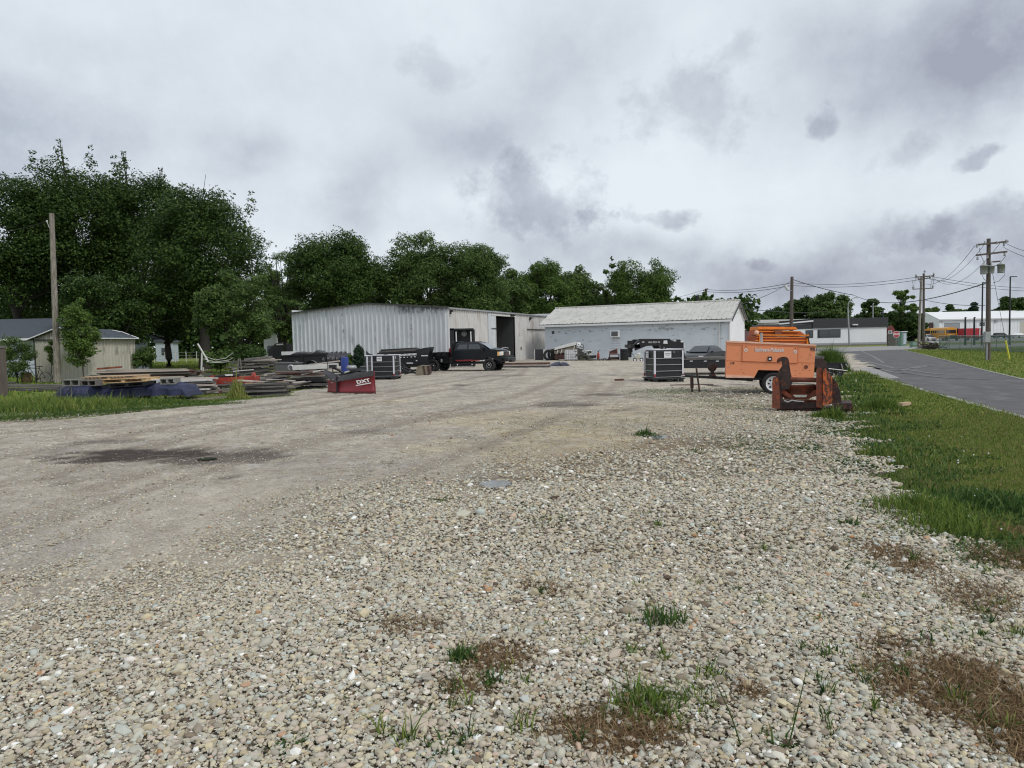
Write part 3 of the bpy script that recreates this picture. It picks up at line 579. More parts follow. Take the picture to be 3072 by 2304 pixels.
tree('tree', 'leafy medium green maple above the lumber piles', 715, 44, 792, 128, 1062, leaves=20000, clumps=60, ls=.19, m='leaf_mid', seed=21, cr=.22, trunk_r=.17, limbs=22)
tree('tree', 'sparse pale tree seen between the grove and the warehouse trees', 848, 78, 728, 62, 960, leaves=2600, clumps=26, ls=.22, m='leaf_light', seed=22, shape='vase', cr=.2, limbs=24, trunk_r=.25)
tree('tree', 'small ragged tree beside the left corner of the ribbed warehouse', 850, 60, 860, 62, 1030, leaves=5000, clumps=22, ls=.24, m='leaf_mid', seed=23)
MG = 'trees behind the ribbed warehouse'
tree('tree', 'mid green tree filling the gap left of the ribbed warehouse', 835, 88, 790, 95, 1010, leaves=16000, clumps=46, ls=.34, m='leaf_mid', seed=45, group=MG, rc=(.2, 1))
tree('tree', 'big dark tree behind the left half of the ribbed warehouse', 1005, 78, 686, 170, 1000, leaves=36000, clumps=90, ls=.33, m='leaf_dark', seed=31, rc=(.25, 1), group=MG, cr=.24)
tree('tree', 'shoulder tree low between the two big trees behind the warehouse', 1130, 90, 770, 90, 1000, leaves=14000, clumps=40, ls=.33, m='leaf_dark', seed=36, rc=(.2, 1), group=MG)
tree('tree', 'big tree with the highest crown behind the warehouse ridge', 1262, 80, 674, 125, 1000, leaves=30000, clumps=80, ls=.30, m='leaf_mid', seed=32, group=MG, cr=.25, limbs=20, rc=(0, .9), trunk_r=.4)
tree('tree', 'broad rounded tree with open limbs behind the warehouse corner', 1425, 80, 700, 135, 1000, leaves=32000, clumps=84, ls=.30, m='leaf_mid', seed=33, group=MG, cr=.25, limbs=22, rc=(0, .9), trunk_r=.4)
tree('tree', 'narrow lower tree right of the broad one with open limbs', 1530, 92, 795, 80, 1000, leaves=14000, clumps=40, ls=.33, m='leaf_mid', seed=34, group=MG)
tree('tree', 'yellowish green tree above the gap between the two metal buildings', 1630, 100, 778, 110, 1000, leaves=26000, clumps=74, ls=.36, m='leaf_light', seed=35, group=MG, rc=(0, .7), limbs=18)
tree('tree', 'dense green tree behind the left end of the long pale shed', 1740, 104, 785, 85, 1000, leaves=20000, clumps=56, ls=.38, m='leaf_mid', seed=37, group=MG, rc=(.2, 1))
tree('tree', 'slim tree with a bare twiggy top behind the long pale shed', 1835, 106, 778, 36, 1000, leaves=4500, clumps=20, ls=.34, m='leaf_mid', seed=38, group=MG, tips=3)
tree('tree', 'flat topped spreading tree behind the middle of the long pale shed', 1925, 100, 762, 125, 1000, leaves=26000, clumps=84, ls=.34, m='leaf_light', seed=39, group=MG, shape='vase', rc=(0, .75), limbs=24, cr=.22)
tree('tree', 'low dark tree between the broad tree and the yellowish one', 1480, 110, 855, 110, 1010, leaves=9000, clumps=28, ls=.45, m='leaf_dark', seed=40, group=MG, rc=(.3, 1))
tree('tree', 'low dark tree behind the left side of the pale shed roof', 1800, 112, 870, 110, 1010, leaves=9000, clumps=28, ls=.45, m='leaf_dark', seed=42, group=MG, rc=(.3, 1))
RG = 'trees beyond the street at the right'
far = [(2255, 150, 925, 55, 1020, 'leaf_mid', 'hedge tree touching the right gable of the pale shed', 'round', 5000),
       (2330, 155, 918, 50, 1020, 'leaf_dark', 'second tree right of the pale shed gable, beside the street light pole', 'round', 5000),
       (2405, 160, 880, 62, 1010, 'leaf_dark', 'dark tree just right of the pole with the street light', 'round', 7000),
       (2485, 150, 862, 72, 1010, 'leaf_mid', 'largest tree behind the black and white building', 'round', 9000),
       (2612, 150, 888, 34, 1000, 'leaf_mid', 'slim rounded tree right of the curved street lamp', 'round', 4500),
       (2560, 170, 930, 60, 1010, 'leaf_dark', 'low tree in the dip right of the largest far tree', 'round', 4000),
       (2712, 150, 862, 52, 990, 'leaf_light', 'open twiggy tree behind the twin wooden poles', 'vase', 2400),
       (2672, 140, 925, 40, 1025, 'leaf_dark', 'dark dense hedge tree left of the twin poles', 'round', 6000),
       (2740, 138, 925, 40, 1025, 'leaf_dark', 'dark dense hedge tree behind the twin poles', 'round', 6000),
       (2800, 230, 918, 30, 975, 'leaf_mid', 'far tree above the left end of the white metal hall', 'round', 3500),
       (2845, 230, 912, 30, 975, 'leaf_dark', 'far spiky tree above the roof of the white metal hall', 'round', 3500),
       (2885, 232, 922, 28, 975, 'leaf_mid', 'low far tree left of the fir above the white hall', 'round', 3000),
       (2922, 225, 903, 22, 975, 'leaf_blue', 'dark pointed fir above the white metal hall', 'cone', 4000),
       (3028, 220, 884, 48, 975, 'leaf_dark', 'big round dark tree right of the transformer pole', 'round', 8000),
       (3110, 224, 900, 50, 975, 'leaf_mid', 'far tree cut by the right edge of the picture', 'round', 4000),
       (2965, 228, 925, 24, 975, 'leaf_dark', 'small far tree directly behind the transformer pole', 'round', 2500)]
for i, (px, D, top, hw, bot, m, lab, sh, nl) in enumerate(far):
    tree('fir_tree' if sh == 'cone' else 'tree', lab, px, D, top, hw, bot, leaves=int(nl * 1.5), clumps=40 if hw > 30 else 24, ls=.0042 * D, m=m, seed=60 + i, shape=sh, group=RG, cr=.27 if sh != 'vase' else .16, limbs=18 if sh == 'vase' else 5, trunk_r=.3)
# distant wood on the horizon behind everything
def woodband(px0, px1, D, top, n, ls, m, name='distant_wood'):
    r = np.random.default_rng(int(px0) + 500); a = r.uniform(px0, px1, n); h = r.uniform(0, 1, n) ** .8
    tp = top + 9 * np.sin(a * .05) + 6 * np.sin(a * .13 + 1) + 4 * np.sin(a * .31)
    X_ = (a - 1536) / F * D; zt = CAM_H + (1024 - .02 * (a - 1536) - tp) / F * D
    P = np.stack([X_, D + r.uniform(-6, 6, n), h * zt], -1); Nn = r.normal(size=(n, 3)); Nn /= np.linalg.norm(Nn, axis=1)[:, None]
    A = np.cross(Nn, r.normal(size=(n, 3))); A /= np.linalg.norm(A, axis=1)[:, None]; B = np.cross(Nn, A); l = ls * r.uniform(.5, 1.3, n)[:, None]
    Q = np.stack([P - A * l * .6, P + B * l * .4, P + A * l * .6, P - B * l * .4], 1); f = (np.array([[0, 1, 2, 3]])[None] + (np.arange(n) * 4)[:, None, None]).reshape(-1, 4)
    return tag(npmesh(name, Q.reshape(-1, 3), f, m, dict(rnd=np.repeat(r.random(n), 4))), kind='stuff')
woodband(-200, 900, 125, 930, 16000, .9, 'leaf_dark'); woodband(880, 2250, 135, 900, 22000, .9, 'leaf_dark'); woodband(2150, 3300, 260, 955, 16000, 1.5, 'leaf_dark')
# young trees and bushes near the left shed
tree('young_tree', 'bright green sapling growing up against the beige shed right of the pole', 243, 38, 880, 54, 1120, leaves=7000, clumps=50, ls=.15, m='leaf_light', seed=71, shape='column', cr=.36, trunk_r=.04, depth=.8, limbs=14, bark='bark')
tree('bush', 'leafy shrub left of the beige shed door, above the bicycle', 48, 37.8, 1000, 48, 1145, leaves=3600, clumps=26, ls=.13, m='leaf_mid', seed=72, cr=.36, trunk_r=.03, cat='shrub')
tree('bush', 'vine like shrub hanging over the shed door left of the pole', 152, 38.6, 1010, 18, 1110, leaves=900, clumps=12, ls=.12, m='leaf_light', seed=73, cr=.5, trunk_r=.02, cat='shrub')
tree('bush', 'dark bush at the right corner of the beige shed', 428, 44, 1030, 34, 1108, leaves=2600, clumps=16, ls=.16, m='leaf_mid', seed=74, cr=.4, trunk_r=.03, cat='shrub')
tree('bush', 'dark undergrowth bush behind the clothes dryer', 660, 42, 1040, 50, 1110, leaves=3800, clumps=20, ls=.17, m='leaf_mid', seed=75, cr=.4, trunk_r=.03, cat='shrub')
tree('bush', 'dark undergrowth bush behind the grey lumber pile', 745, 40, 1030, 56, 1100, leaves=3400, clumps=20, ls=.17, m='leaf_dark', seed=76, cr=.4, trunk_r=.03, cat='shrub')
tree('potted_evergreen', 'small pointed evergreen standing before the ribbed warehouse wall', 1076, 33, 1029, 20, 1106, leaves=7000, clumps=60, ls=.075, m='leaf_blue', seed=77, shape='cone', cr=.42, trunk_r=.03, cat='shrub', depth=1)
tree('bush', 'yellow green weed shrub at the foot of the evergreen', 1048, 33, 1062, 12, 1095, leaves=700, clumps=8, ls=.09, m='leaf_light', seed=78, cr=.5, trunk_r=.02, cat='shrub')
# ------------------------------------------------------------------ buildings
mat('galv', (.56, .585, .61), .5, .15, var=.10, scale=1.2, col2=(.38, .41, .45), amt=.22, scale2=1.5, stretch=(1, 1, .35), spec=.4)
mat('galv_warm', (.56, .55, .54), .5, .15, var=.12, scale=1.0, col2=(.44, .40, .36), amt=.30, scale2=1.1, stretch=(1, 1, .3), spec=.3)
mat('dark_trim', (.045, .047, .05), .6)
mat('roof_metal', (.50, .49, .46), .55, .1, var=.14, scale=1.0, col2=(.36, .34, .31), amt=.35, scale2=2.0, stretch=(1, 1, 1))
mat('pale_blue_wall', (.54, .585, .63), .75, var=.08, scale=.6, col2=(.46, .48, .51), amt=.22, scale2=1.5, stretch=(1, 1, 1.7), edge=.10, bump=.1)
mat('peel', (.33, .35, .375), .9, var=.3, scale=7)
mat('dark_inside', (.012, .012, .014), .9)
mat('black_metal', (.018, .018, .02), .42, .3, var=.3, scale=5, spec=.5)
mat('black_paint', (.012, .013, .016), .25, .2, var=.2, scale=3, spec=.6)
mat('rubber', (.018, .018, .019), .85, var=.3, scale=12, bump=.3)
mat('white_paint', (.68, .69, .70), .6, var=.05)
mat('off_white', (.55, .55, .53), .7, var=.12, scale=3, col2=(.35, .33, .3), amt=.2)
mat('white_wall', (.70, .71, .73), .85, var=.05, scale=.5)
mat('charcoal', (.035, .037, .042), .8, var=.1)
mat('beige_wall', (.46, .44, .38), .85, var=.08, scale=.4)
mat('shed_beige', (.48, .46, .39), .6, .05, var=.10, scale=1.2, col2=(.26, .25, .22), amt=.25, scale2=2.5, stretch=(1, 1, .4))
mat('shingle', (.055, .065, .08), .9, var=.3, scale=9, bump=.6, bscale=25, stretch=(.5, 1, 1.5))
mat('siding_blue', (.42, .47, .52), .8, var=.06)
mat('glass_dark', (.03, .036, .042), .05, spec=.8, var=.1)
mat('wood_pole', (.25, .225, .195), .9, var=.35, scale=5, col2=(.10, .08, .065), amt=.4, scale2=8, bump=.5, stretch=(4, 4, .35))
mat('wood_pole_dark', (.10, .08, .07), .9, var=.35, scale=5, bump=.5, stretch=(4, 4, .35))
mat('wood_grey', (.165, .152, .14), .9, var=.4, scale=3, col2=(.08, .075, .07), amt=.4, scale2=7, bump=.4, stretch=(.5, 4, 4))
mat('wood_dark', (.075, .07, .066), .9, var=.45, scale=3, col2=(.19, .18, .17), amt=.3, scale2=5, bump=.4, stretch=(.5, 4, 4))
mat('wood_tan', (.42, .31, .20), .85, var=.25, scale=4, stretch=(.6, 5, 5))
mat('wood_new', (.55, .38, .20), .8, var=.2, scale=4, stretch=(.6, 5, 5))
mat('wood_pale', (.42, .37, .33), .85, var=.2, scale=4, col2=(.3, .25, .22), amt=.3, stretch=(.6, 5, 5))
mat('wood_red', (.17, .08, .055), .9, var=.4, scale=3, col2=(.05, .035, .03), amt=.5, stretch=(.6, 5, 5))
mat('steel', (.42, .42, .42), .4, .7, var=.15)
mat('grey_metal', (.33, .34, .35), .5, .4, var=.12)
mat('wire_black', (.02, .02, .02), .7, var=0)
mat('red_wall', (.16, .035, .035), .8, var=.2, scale=1)
mat('tarp_blue', (.012, .016, .052), .6, var=.35, scale=2.5, bump=.5, bscale=5, spec=.5)
def ribbed(name, p0, p1, zt0, zt1, m, parent, pitch=.30, depth=.035, z0=0.0, inward=None, holes=(), duty=.28, apex=None, stainf=None):
    """ribbed sheet wall from p0 to p1 (ground points); ribs are real folds; holes: (s0,s1,ztop) leave the sheet out below ztop"""
    p0, p1 = Vector((p0[0], p0[1], 0)), Vector((p1[0], p1[1], 0)); L_ = (p1 - p0).length; d = (p1 - p0) / L_; nrm = Vector((d.y, -d.x, 0))
    if nrm.dot(-p0) < 0: nrm = -nrm
    cuts = {0.0, L_}
    for i in range(int(L_ / pitch) + 1):
        for q in (0, duty * .3, duty * .7, duty): cuts.add(min(L_, i * pitch + q * pitch))
    for h in holes: cuts |= {h[0], h[1]}
    if apex: cuts.add(apex[0])
    S = sorted(cuts); S = [s for i, s in enumerate(S) if i == 0 or s - S[i - 1] > 1e-4]
    def top(s):
        if apex: return zt0 + (apex[1] - zt0) * s / apex[0] if s <= apex[0] else apex[1] + (zt1 - apex[1]) * (s - apex[0]) / (L_ - apex[0])
        return zt0 + (zt1 - zt0) * s / L_
    def off(s):
        q = (s / pitch) % 1.0
        return depth if duty * .28 < q < duty * .72 else 0
    mb = MB(); SV = []
    for a, b in zip(S[:-1], S[1:]):
        mid = (a + b) / 2; z = z0
        for h in holes:
            if h[0] <= mid <= h[1]: z = h[2]
        pa, pb = p0 + d * a + nrm * off(a), p0 + d * b + nrm * off(b)
        nr = 22 if stainf else 1
        for q in range(nr):
            za, zb_ = z + (top(a) - z) * q / nr, z + (top(a) - z) * (q + 1) / nr; ya, yb_ = z + (top(b) - z) * q / nr, z + (top(b) - z) * (q + 1) / nr
            mb.add([pa + Vector((0, 0, za)), pb + Vector((0, 0, ya)), pb + Vector((0, 0, yb_)), pa + Vector((0, 0, zb_))], [(0, 1, 2, 3)])
            if stainf: SV += [stainf(a / L_, za), stainf(b / L_, ya), stainf(b / L_, yb_), stainf(a / L_, zb_)]
    o = mb.build(name, m, parent, world=True)
    if stainf: at_ = o.data.attributes.new('stain', 'FLOAT', 'POINT'); at_.data.foreach_set('value', np.array(SV, dtype=np.float32))
    return o, d, nrm
def add_stain(src, name):
    m = MT[src].copy(); m.name = name; MT[name] = m; t = m.node_tree; L = t.links; b = t.nodes['Principled BSDF']; old = b.inputs['Base Color'].links[0].from_socket
    a = t.nodes.new('ShaderNodeAttribute'); a.attribute_name = 'stain'; tcn = t.nodes.new('ShaderNodeTexCoord'); n = t.nodes.new('ShaderNodeTexNoise'); n.inputs['Scale'].default_value = 2.2; n.inputs['Detail'].default_value = 8; n.inputs['Roughness'].default_value = .7; L.new(tcn.outputs['Object'], n.inputs['Vector'])
    ad = t.nodes.new('ShaderNodeMath'); ad.operation = 'ADD'; L.new(a.outputs['Fac'], ad.inputs[0]); L.new(n.outputs['Fac'], ad.inputs[1]); r = t.nodes.new('ShaderNodeValToRGB'); L.new(ad.outputs[0], r.inputs[0]); r.color_ramp.elements[0].position = .92 ; r.color_ramp.elements[1].position = 1.0
    s = t.nodes.new('ShaderNodeMath'); s.operation = 'MULTIPLY'; s.inputs[1].default_value = .75; L.new(ad.outputs[0], s.inputs[0]); r.color_ramp.elements[0].position = .72; r.color_ramp.elements[1].position = .86; L.new(s.outputs[0], r.inputs[0])
    x = t.nodes.new('ShaderNodeMix'); x.data_type = 'RGBA'; L.new(r.outputs[0], x.inputs[0]); L.new(old, x.inputs[6]); x.inputs[7].default_value = (.17, .18, .20, 1); L.new(x.outputs[2], b.inputs['Base Color'])
add_stain('galv', 'galv_stained')
def slab(mb, pts, t):            # thick sheet from a planar polygon
    pts = [Vector(p) for p in pts]; n = (pts[1] - pts[0]).cross(pts[2] - pts[0]).normalized()
    if n.z < 0: n = -n
    k = len(pts); mb.add(pts + [p - n * t for p in pts], [tuple(range(k)), tuple(range(2 * k - 1, k - 1, -1))] + [(i, (i + 1) % k, k + (i + 1) % k, k + i) for i in range(k)]); return mb
def on_wall(px, p0, d):          # distance along a vertical wall where a photo column hits it
    m_ = (px - 1536) / F; return (m_ * p0.y - p0.x) / (d.x - m_ * d.y)
# --- ribbed warehouse
K = Vector((-4.8, 52.2, 0)); LC = Vector((-18.2, 57.1, 0)); RE_ = Vector((4.3, 75.2, 0)); BK = LC + (RE_ - K)
wh = thing('warehouse', 'large ribbed metal warehouse with low gable and a dark open doorway', 'warehouse', K)
H1 = 4.5; HR = 5.0
ribbed('gable_wall', LC, K, H1, H1, 'galv_stained', wh, pitch=.40, depth=.11, duty=.40, apex=((LC - K).length * .52, HR), stainf=lambda t, z: float(max(sst(t, .60, .72) * sst(z, 3.3, 4.6) * .62, math.exp(-((t - .78) / .022) ** 2) * sst(z, 1.0, 2.0) * .6, math.exp(-((t - .35) / .02) ** 2) * .5, math.exp(-((t - .50) / .015) ** 2) * .4)))
sd_ = (RE_ - K).normalized(); s0, s1 = on_wall(1489, K, sd_), on_wall(1546, K, sd_); DH = 4.15
ribbed('side_wall', K, RE_, H1, H1, 'galv_warm', wh, pitch=.42, depth=.08, duty=.4, holes=((s0, s1, DH),))
mb = MB(); 
for a, b in ((LC, BK), (BK, RE_)): mb.quad(a, b, b + Vector((0, 0, H1 + .3)), a + Vector((0, 0, H1 + .3)))
mb.build('back_wall', 'galv', wh, world=True)
gd = (K - LC).normalized(); ap = LC + gd * (K - LC).length * .52; apb = ap + (RE_ - K); e1 = sd_ * -.25
mb = MB(); up = Vector((0, 0, 1))
slab(mb, [LC + up * (H1 + .02) - gd * .2 + e1, ap + up * (HR + .06) + e1, apb + up * (HR + .06), BK + up * (H1 + .02) - gd * .2], .05)
slab(mb, [ap + up * (HR + .062) + e1, K + up * (H1 + .02) + gd * .2 + e1, RE_ + up * (H1 + .02) + gd * .2, apb + up * (HR + .062)], .05)
mb.build('roof', 'roof_metal', wh, world=True)
nrm1 = Vector((gd.y, -gd.x, 0)); nrm1 = nrm1 if nrm1.dot(-K) > 0 else -nrm1
mb = MB()
for a, b in ((LC - gd * .22 + up * (H1 - .02), ap + up * (HR + .02)), (ap + up * (HR + .02), K + gd * .22 + up * (H1 - .02))):
    a, b = a + nrm1 * .32, b + nrm1 * .32; mb.add([a, b, b + up * .10, a + up * .10, a - nrm1 * .12, b - nrm1 * .12, b - nrm1 * .12 + up * .10, a - nrm1 * .12 + up * .10], [(0, 1, 2, 3), (4, 7, 6, 5), (0, 4, 5, 1), (3, 2, 6, 7), (0, 3, 7, 4), (1, 5, 6, 2)])
mb.build('gable_trim', 'dark_trim', wh, world=True)
nrm2 = Vector((sd_.y, -sd_.x, 0)); nrm2 = nrm2 if nrm2.dot(-K) > 0 else -nrm2
def wbox(mb, s, z, w, h, off=.06, t=.06, P=K, d=sd_, n=nrm2):   # box on a wall: centre s along, z up
    c = P + d * s + n * (off + t / 2) + up * z
    return mb.box(c, (w, t, h), rz=math.atan2(d.y, d.x))
L1 = (RE_ - K).length
mb = MB(); wbox(mb, L1 / 2, H1 - .03, L1, .12, off=.10, t=.10); mb.build('gutter', 'grey_metal', wh, world=True)
mb = MB(); wbox(mb, s0 - .09, DH / 2, .16, DH, off=.045); wbox(mb, s1 + .09, DH / 2, .16, DH, off=.045); wbox(mb, (s0 + s1) / 2, DH + .06, s1 - s0 + .36, .14, off=.05); mb.build('door_frame', 'off_white', wh, world=True)
mb = MB(); c = K + sd_ * (s1 - .12) - nrm2 * .9 + up * DH / 2; mb.box(c, (1.7, .06, DH - .1), rz=math.atan2(nrm2.y, nrm2.x)); mb.build('folded_door', 'dark_trim', wh, world=True)
mb = MB(); wbox(mb, s0 - .95, DH * .5 + .1, 1.5, DH + .1, off=.05, t=.05); op = mb.build('open_door', 'galv', wh, world=True)
for zz in (DH + .05, DH - 1.15):
    mb = MB(); wbox(mb, s0 - .55, zz, 1.0, .09, off=.11, t=.03); mb.build('hinge', 'off_white' if zz > DH else 'dark_trim', op).data.transform(Matrix.Translation(-wh.location))
sp = on_wall(1562, K, sd_)
mb = MB(); wbox(mb, sp, 1.15, .95, 2.25, off=.055, t=.05); dr = mb.build('side_door', 'off_white', wh, world=True)
mb = MB(); wbox(mb, sp, 1.15, .22, .30, off=.11, t=.03); mb.build('window', 'dark_trim', dr).data.transform(Matrix.Translation(-wh.location))
mb = MB(); a_ = on_wall(1582, K, sd_); b_ = on_wall(1649, K, sd_); wbox(mb, (a_ + b_) / 2, 3.02, b_ - a_, .09, off=.09, t=.06); mb.build('door_rail', 'dark_trim', wh, world=True)
for px_, z_ in ((1533, 4.28), (1539, 4.28), (1590, 4.15), (1352, 4.25)):
    mb = MB(); s_ = on_wall(px_, K, sd_); wbox(mb, s_, z_, .30 if px_ > 1550 else .2, .14, off=.12, t=.22); wbox(mb, s_, z_ - .14, .12, .16, off=.1, t=.1); mb.build('floodlight', 'black_metal', wh, world=True)
rr = random.Random(4)
def blot(mb, P, d, n, s, z, w, h, off):
    k = 12; c = P + d * s + n * off + up * z; mb.add([c + d * (w / 2 * math.cos(2 * math.pi * i / k) * rr.uniform(.5, 1.2)) + up * (h / 2 * math.sin(2 * math.pi * i / k) * rr.uniform(.5, 1.2)) for i in range(k)], [tuple(range(k))])
# --- long pale shed
A2 = Vector((3.28, 66.5, 0)); B2 = Vector((18.55, 58.1, 0)); d2 = (B2 - A2).normalized(); n2_ = Vector((d2.y, -d2.x, 0)); n2_ = n2_ if n2_.dot(-A2) > 0 else -n2_; b2 = -n2_
WD = 7.0; L2 = (B2 - A2).length; HE = 3.42; HD = 5.10; C2 = B2 + b2 * WD; D2 = A2 + b2 * WD
sh = thing('long_shed', 'long pale blue shed with a ribbed metal roof and peeling paint', 'shed', A2)
mb = MB(); mb.quad(A2, B2, B2 + up * HE, A2 + up * HE); mb.quad(C2, D2, D2 + up * HE, C2 + up * HE); mb.build('wall', 'pale_blue_wall', sh, world=True)
for P, Q in ((B2, C2), (A2, D2)): mb = MB(); mb.add([P, Q, Q + up * HE, (P + Q) / 2 + up * (HD - .04), P + up * HE], [(0, 1, 2, 3, 4)]); mb.build('gable_wall', 'white_wall', sh, world=True)
# ribbed roof: folds across the slope
def rib_roof(mb, E0, E1, R0, R1, pitch, dep):
    L_ = (E1 - E0).length; n = (E1 - E0).cross(R0 - E0).normalized(); n = n if n.z > 0 else -n
    S = []; i = 0
    while i * pitch < L_:
        for q, o in ((0, 0), (.10, 0), (.14, dep), (.22, dep), (.26, 0)): S.append((min(1, (i + q) * pitch / L_), o))
        i += 1
    S.append((1, 0)); vs = []
    for t, o in S: vs += [E0.lerp(E1, t) + n * o, R0.lerp(R1, t) + n * o]
    mb.add(vs, [(2 * i, 2 * i + 1, 2 * i + 3, 2 * i + 2) for i in range(len(S) - 1)]); return n
ov = .35; Ea, Eb = A2 - d2 * .45 + n2_ * ov + up * (HE - .02), B2 + d2 * .25 + n2_ * ov + up * (HE - .02); Ra, Rb = A2 - d2 * .45 + b2 * WD / 2 + up * HD, B2 + d2 * .25 + b2 * WD / 2 + up * HD
Fa, Fb = D2 - d2 * .45 + b2 * ov + up * (HE - .02), C2 + d2 * .25 + b2 * ov + up * (HE - .02)
mb = MB(); rib_roof(mb, Ea, Eb, Ra, Rb, .42, .05); rib_roof(mb, Fa, Fb, Ra, Rb, .42, .05); mb.build('roof', 'roof_metal', sh, world=True)
mb = MB(); mb.cyl(Ra + up * .02, Rb + up * .02, .09, n=6); mb.build('ridge_cap', 'roof_metal', sh, world=True)
mb = MB(); c = (Ea + Eb) / 2; mb.box(c - up * .16, ((Eb - Ea).length - .04, .05, .18), rz=math.atan2(d2.y, d2.x)); mb.build('fascia', 'white_paint', sh, world=True)
mb = MB(); mb.box(c - up * .045 - n2_ * .05, ((Eb - Ea).length - .06, .05, .07), rz=math.atan2(d2.y, d2.x)); mb.build('eave_gap', 'dark_trim', sh, world=True)
mb = MB(); g0 = B2 + d2 * .27
for P, Q in ((Eb - up * .1, Rb - up * .06), (Rb - up * .06, Fb - up * .1)): slab(mb, [P, Q, Q + d2 * .05, P + d2 * .05], .16)
mb.build('barge_board', 'dark_trim', sh, world=True)
mb = MB(); mb.box(B2 + n2_ * .02 + up * HE / 2, (.07, .12, HE), rz=math.atan2(d2.y, d2.x)); mb.box(B2 - d2 * .8 + n2_ * .10 + up * HE / 2, (.09, .09, HE - .1), rz=math.atan2(d2.y, d2.x)); mb.build('downpipe', 'off_white', sh, world=True)
mb = MB(); s_ = on_wall(1850, A2, d2); c = A2 + d2 * s_ + n2_ * .18 + up * 2.36
mb.box(c - n2_ * .02, (.84, .40, .60), rz=math.atan2(d2.y, d2.x)); ac = mb.build('air_conditioner', 'white_paint', sh, world=True)
mb = MB(); mb.box(c + n2_ * .19, (.62, .02, .42), rz=math.atan2(d2.y, d2.x)); mb.build('grille', 'dark_trim', ac).data.transform(Matrix.Translation(-sh.location))
mb = MB(); [mb.box(c + n2_ * .21 + d2 * x_, (.012, .02, .42), rz=math.atan2(d2.y, d2.x)) for x_ in np.linspace(-.25, .25, 6)]; [mb.box(c + n2_ * .214 + up * x_, (.62, .02, .012), rz=math.atan2(d2.y, d2.x)) for x_ in (-.1, .05, .12)]; mb.build('grille_bar', 'grey_metal', ac).data.transform(Matrix.Translation(-sh.location))
mb = MB(); rr = random.Random(9)
for i in range(85):
    s_ = rr.uniform(.05, .97) * L2; z_ = rr.choice((2.62, 2.66, 2.6, 3.0, 1.75, rr.uniform(.6, 3.1))) + rr.gauss(0, .06); blot(mb, A2, d2, n2_, s_, z_, rr.uniform(.05, .34), rr.uniform(.04, .16), .008 + i * .0003)
for i in range(16): blot(mb, A2, d2, n2_, on_wall(1990, A2, d2) + rr.gauss(0, .5), 2.7 + rr.gauss(0, .1), rr.uniform(.1, .4), rr.uniform(.06, .2), .05 + i * .0003)
tag(mb.build('peeled_paint', 'peel', sh, world=True), kind='stuff')
mb = MB(); s_ = on_wall(1850, A2, d2)
for i in range(5): mb.box(A2 + d2 * s_ + n2_ * .015 + up * (1.9 - .22 * i), (.7 + .1 * i, .012, .03), rz=math.atan2(d2.y, d2.x))
mb.build('drip_stain', 'peel', sh, world=True)
mb = MB(); mb.box(A2 + d2 * on_wall(1662, A2, d2) + n2_ * .02 + up * 2.62, (.25, .03, .26), rz=math.atan2(d2.y, d2.x)); mb.build('vent', 'dark_trim', sh, world=True)
c = V(2082, 905, 64); mb = MB(); mb.cyl((c.x + .2, 63.5, 4.6), (c.x + .2, 63.5, 5.75), .17, n=12); mb.build('chimney', 'black_metal', sh, world=True)
# --- beige metal garden shed
sd0 = 39.5; s0x = V(102, 1010, sd0).x; gx1 = V(262, 1010, sd0).x
gs = thing('metal_shed', 'small beige corrugated shed with a sagging damaged roof beside the wooden pole', 'shed', (s0x, sd0, 0))
P0, P1 = Vector((s0x, sd0, 0)), Vector((gx1, sd0 + .2, 0)); P2 = Vector((V(402, 1010, 44.0).x, 44.0, 0)); P3 = P0 + (P2 - P1)
HS = V(102, 1016, sd0).z; HA = V(185, 985, sd0).z
ribbed('front_wall', P0, P1, HS, HS, 'shed_beige', gs, pitch=.22, depth=.05, apex=((P1 - P0).length / 2, HA), duty=.5)
ribbed('side_wall', P1, P2, HS, HS, 'shed_beige', gs, pitch=.30, depth=.06, duty=.35)
mb = MB(); mb.quad(P2, P3, P3 + up * HS, P2 + up * HS); mb.quad(P3, P0, P0 + up * HS, P3 + up * HS); mb.build('back_wall', 'shed_beige', gs, world=True)
mB = (P0 + P1) / 2; mB2 = mB + (P2 - P1)
q0, q1, q2, q3 = P0 + up * HS, mB + up * HA, mB2 + up * (HA - .05), P3 + up * HS; ex = Vector((.25, 0, -.06)); fy = (P1 - P2).normalized() * .3
mb = MB(); slab(mb, [q0 - ex.reflect(Vector((0, 0, 1))) * 1 + fy, q1 + fy + up * .03, q2 + up * .03, q3 - Vector((.25, 0, .06))], .03); mb.build('roof', 'shingle', gs, world=True)
mb = MB(); rr = random.Random(3); eR, wR = P1 + up * (HS + .02) + Vector((.28, 0, -.05)) + fy, P2 + up * (HS + .02) + Vector((.3, 0, -.05)); nS = 26; nT = 7; vs = []
for i in range(nS + 1):
    for j in range(nT + 1):
        a, b = i / nS, j / nT; p = eR.lerp(wR, a).lerp((q1 + fy + up * .04).lerp(q2 + up * .04, a), b); dm = (a > .35) * (0 < b < 1) * 1.0; vs.append(p + up * (rr.gauss(0, .05) * dm + .02 * math.sin(9 * a)))
mb.add(vs, [(i * (nT + 1) + j, i * (nT + 1) + j + 1, (i + 1) * (nT + 1) + j + 1, (i + 1) * (nT + 1) + j) for i in range(nS) for j in range(nT)]); mb.build('damaged_roof', 'shingle', gs, world=True)
mb = MB(); 
for a, b in ((eR - Vector((0, 0, .02)), wR - Vector((0, 0, .02))), (q0 - Vector((.25, 0, .08)) + fy, q1 + fy + up * .05), (q1 + fy + up * .05, eR)): mb.tube([a, b], .035, 4)
mb.tube([wR, wR.lerp(q2, .55) + up * .12, q2 + up * .05], .03, 4); mb.build('roof_edge', 'white_paint', gs, world=True)
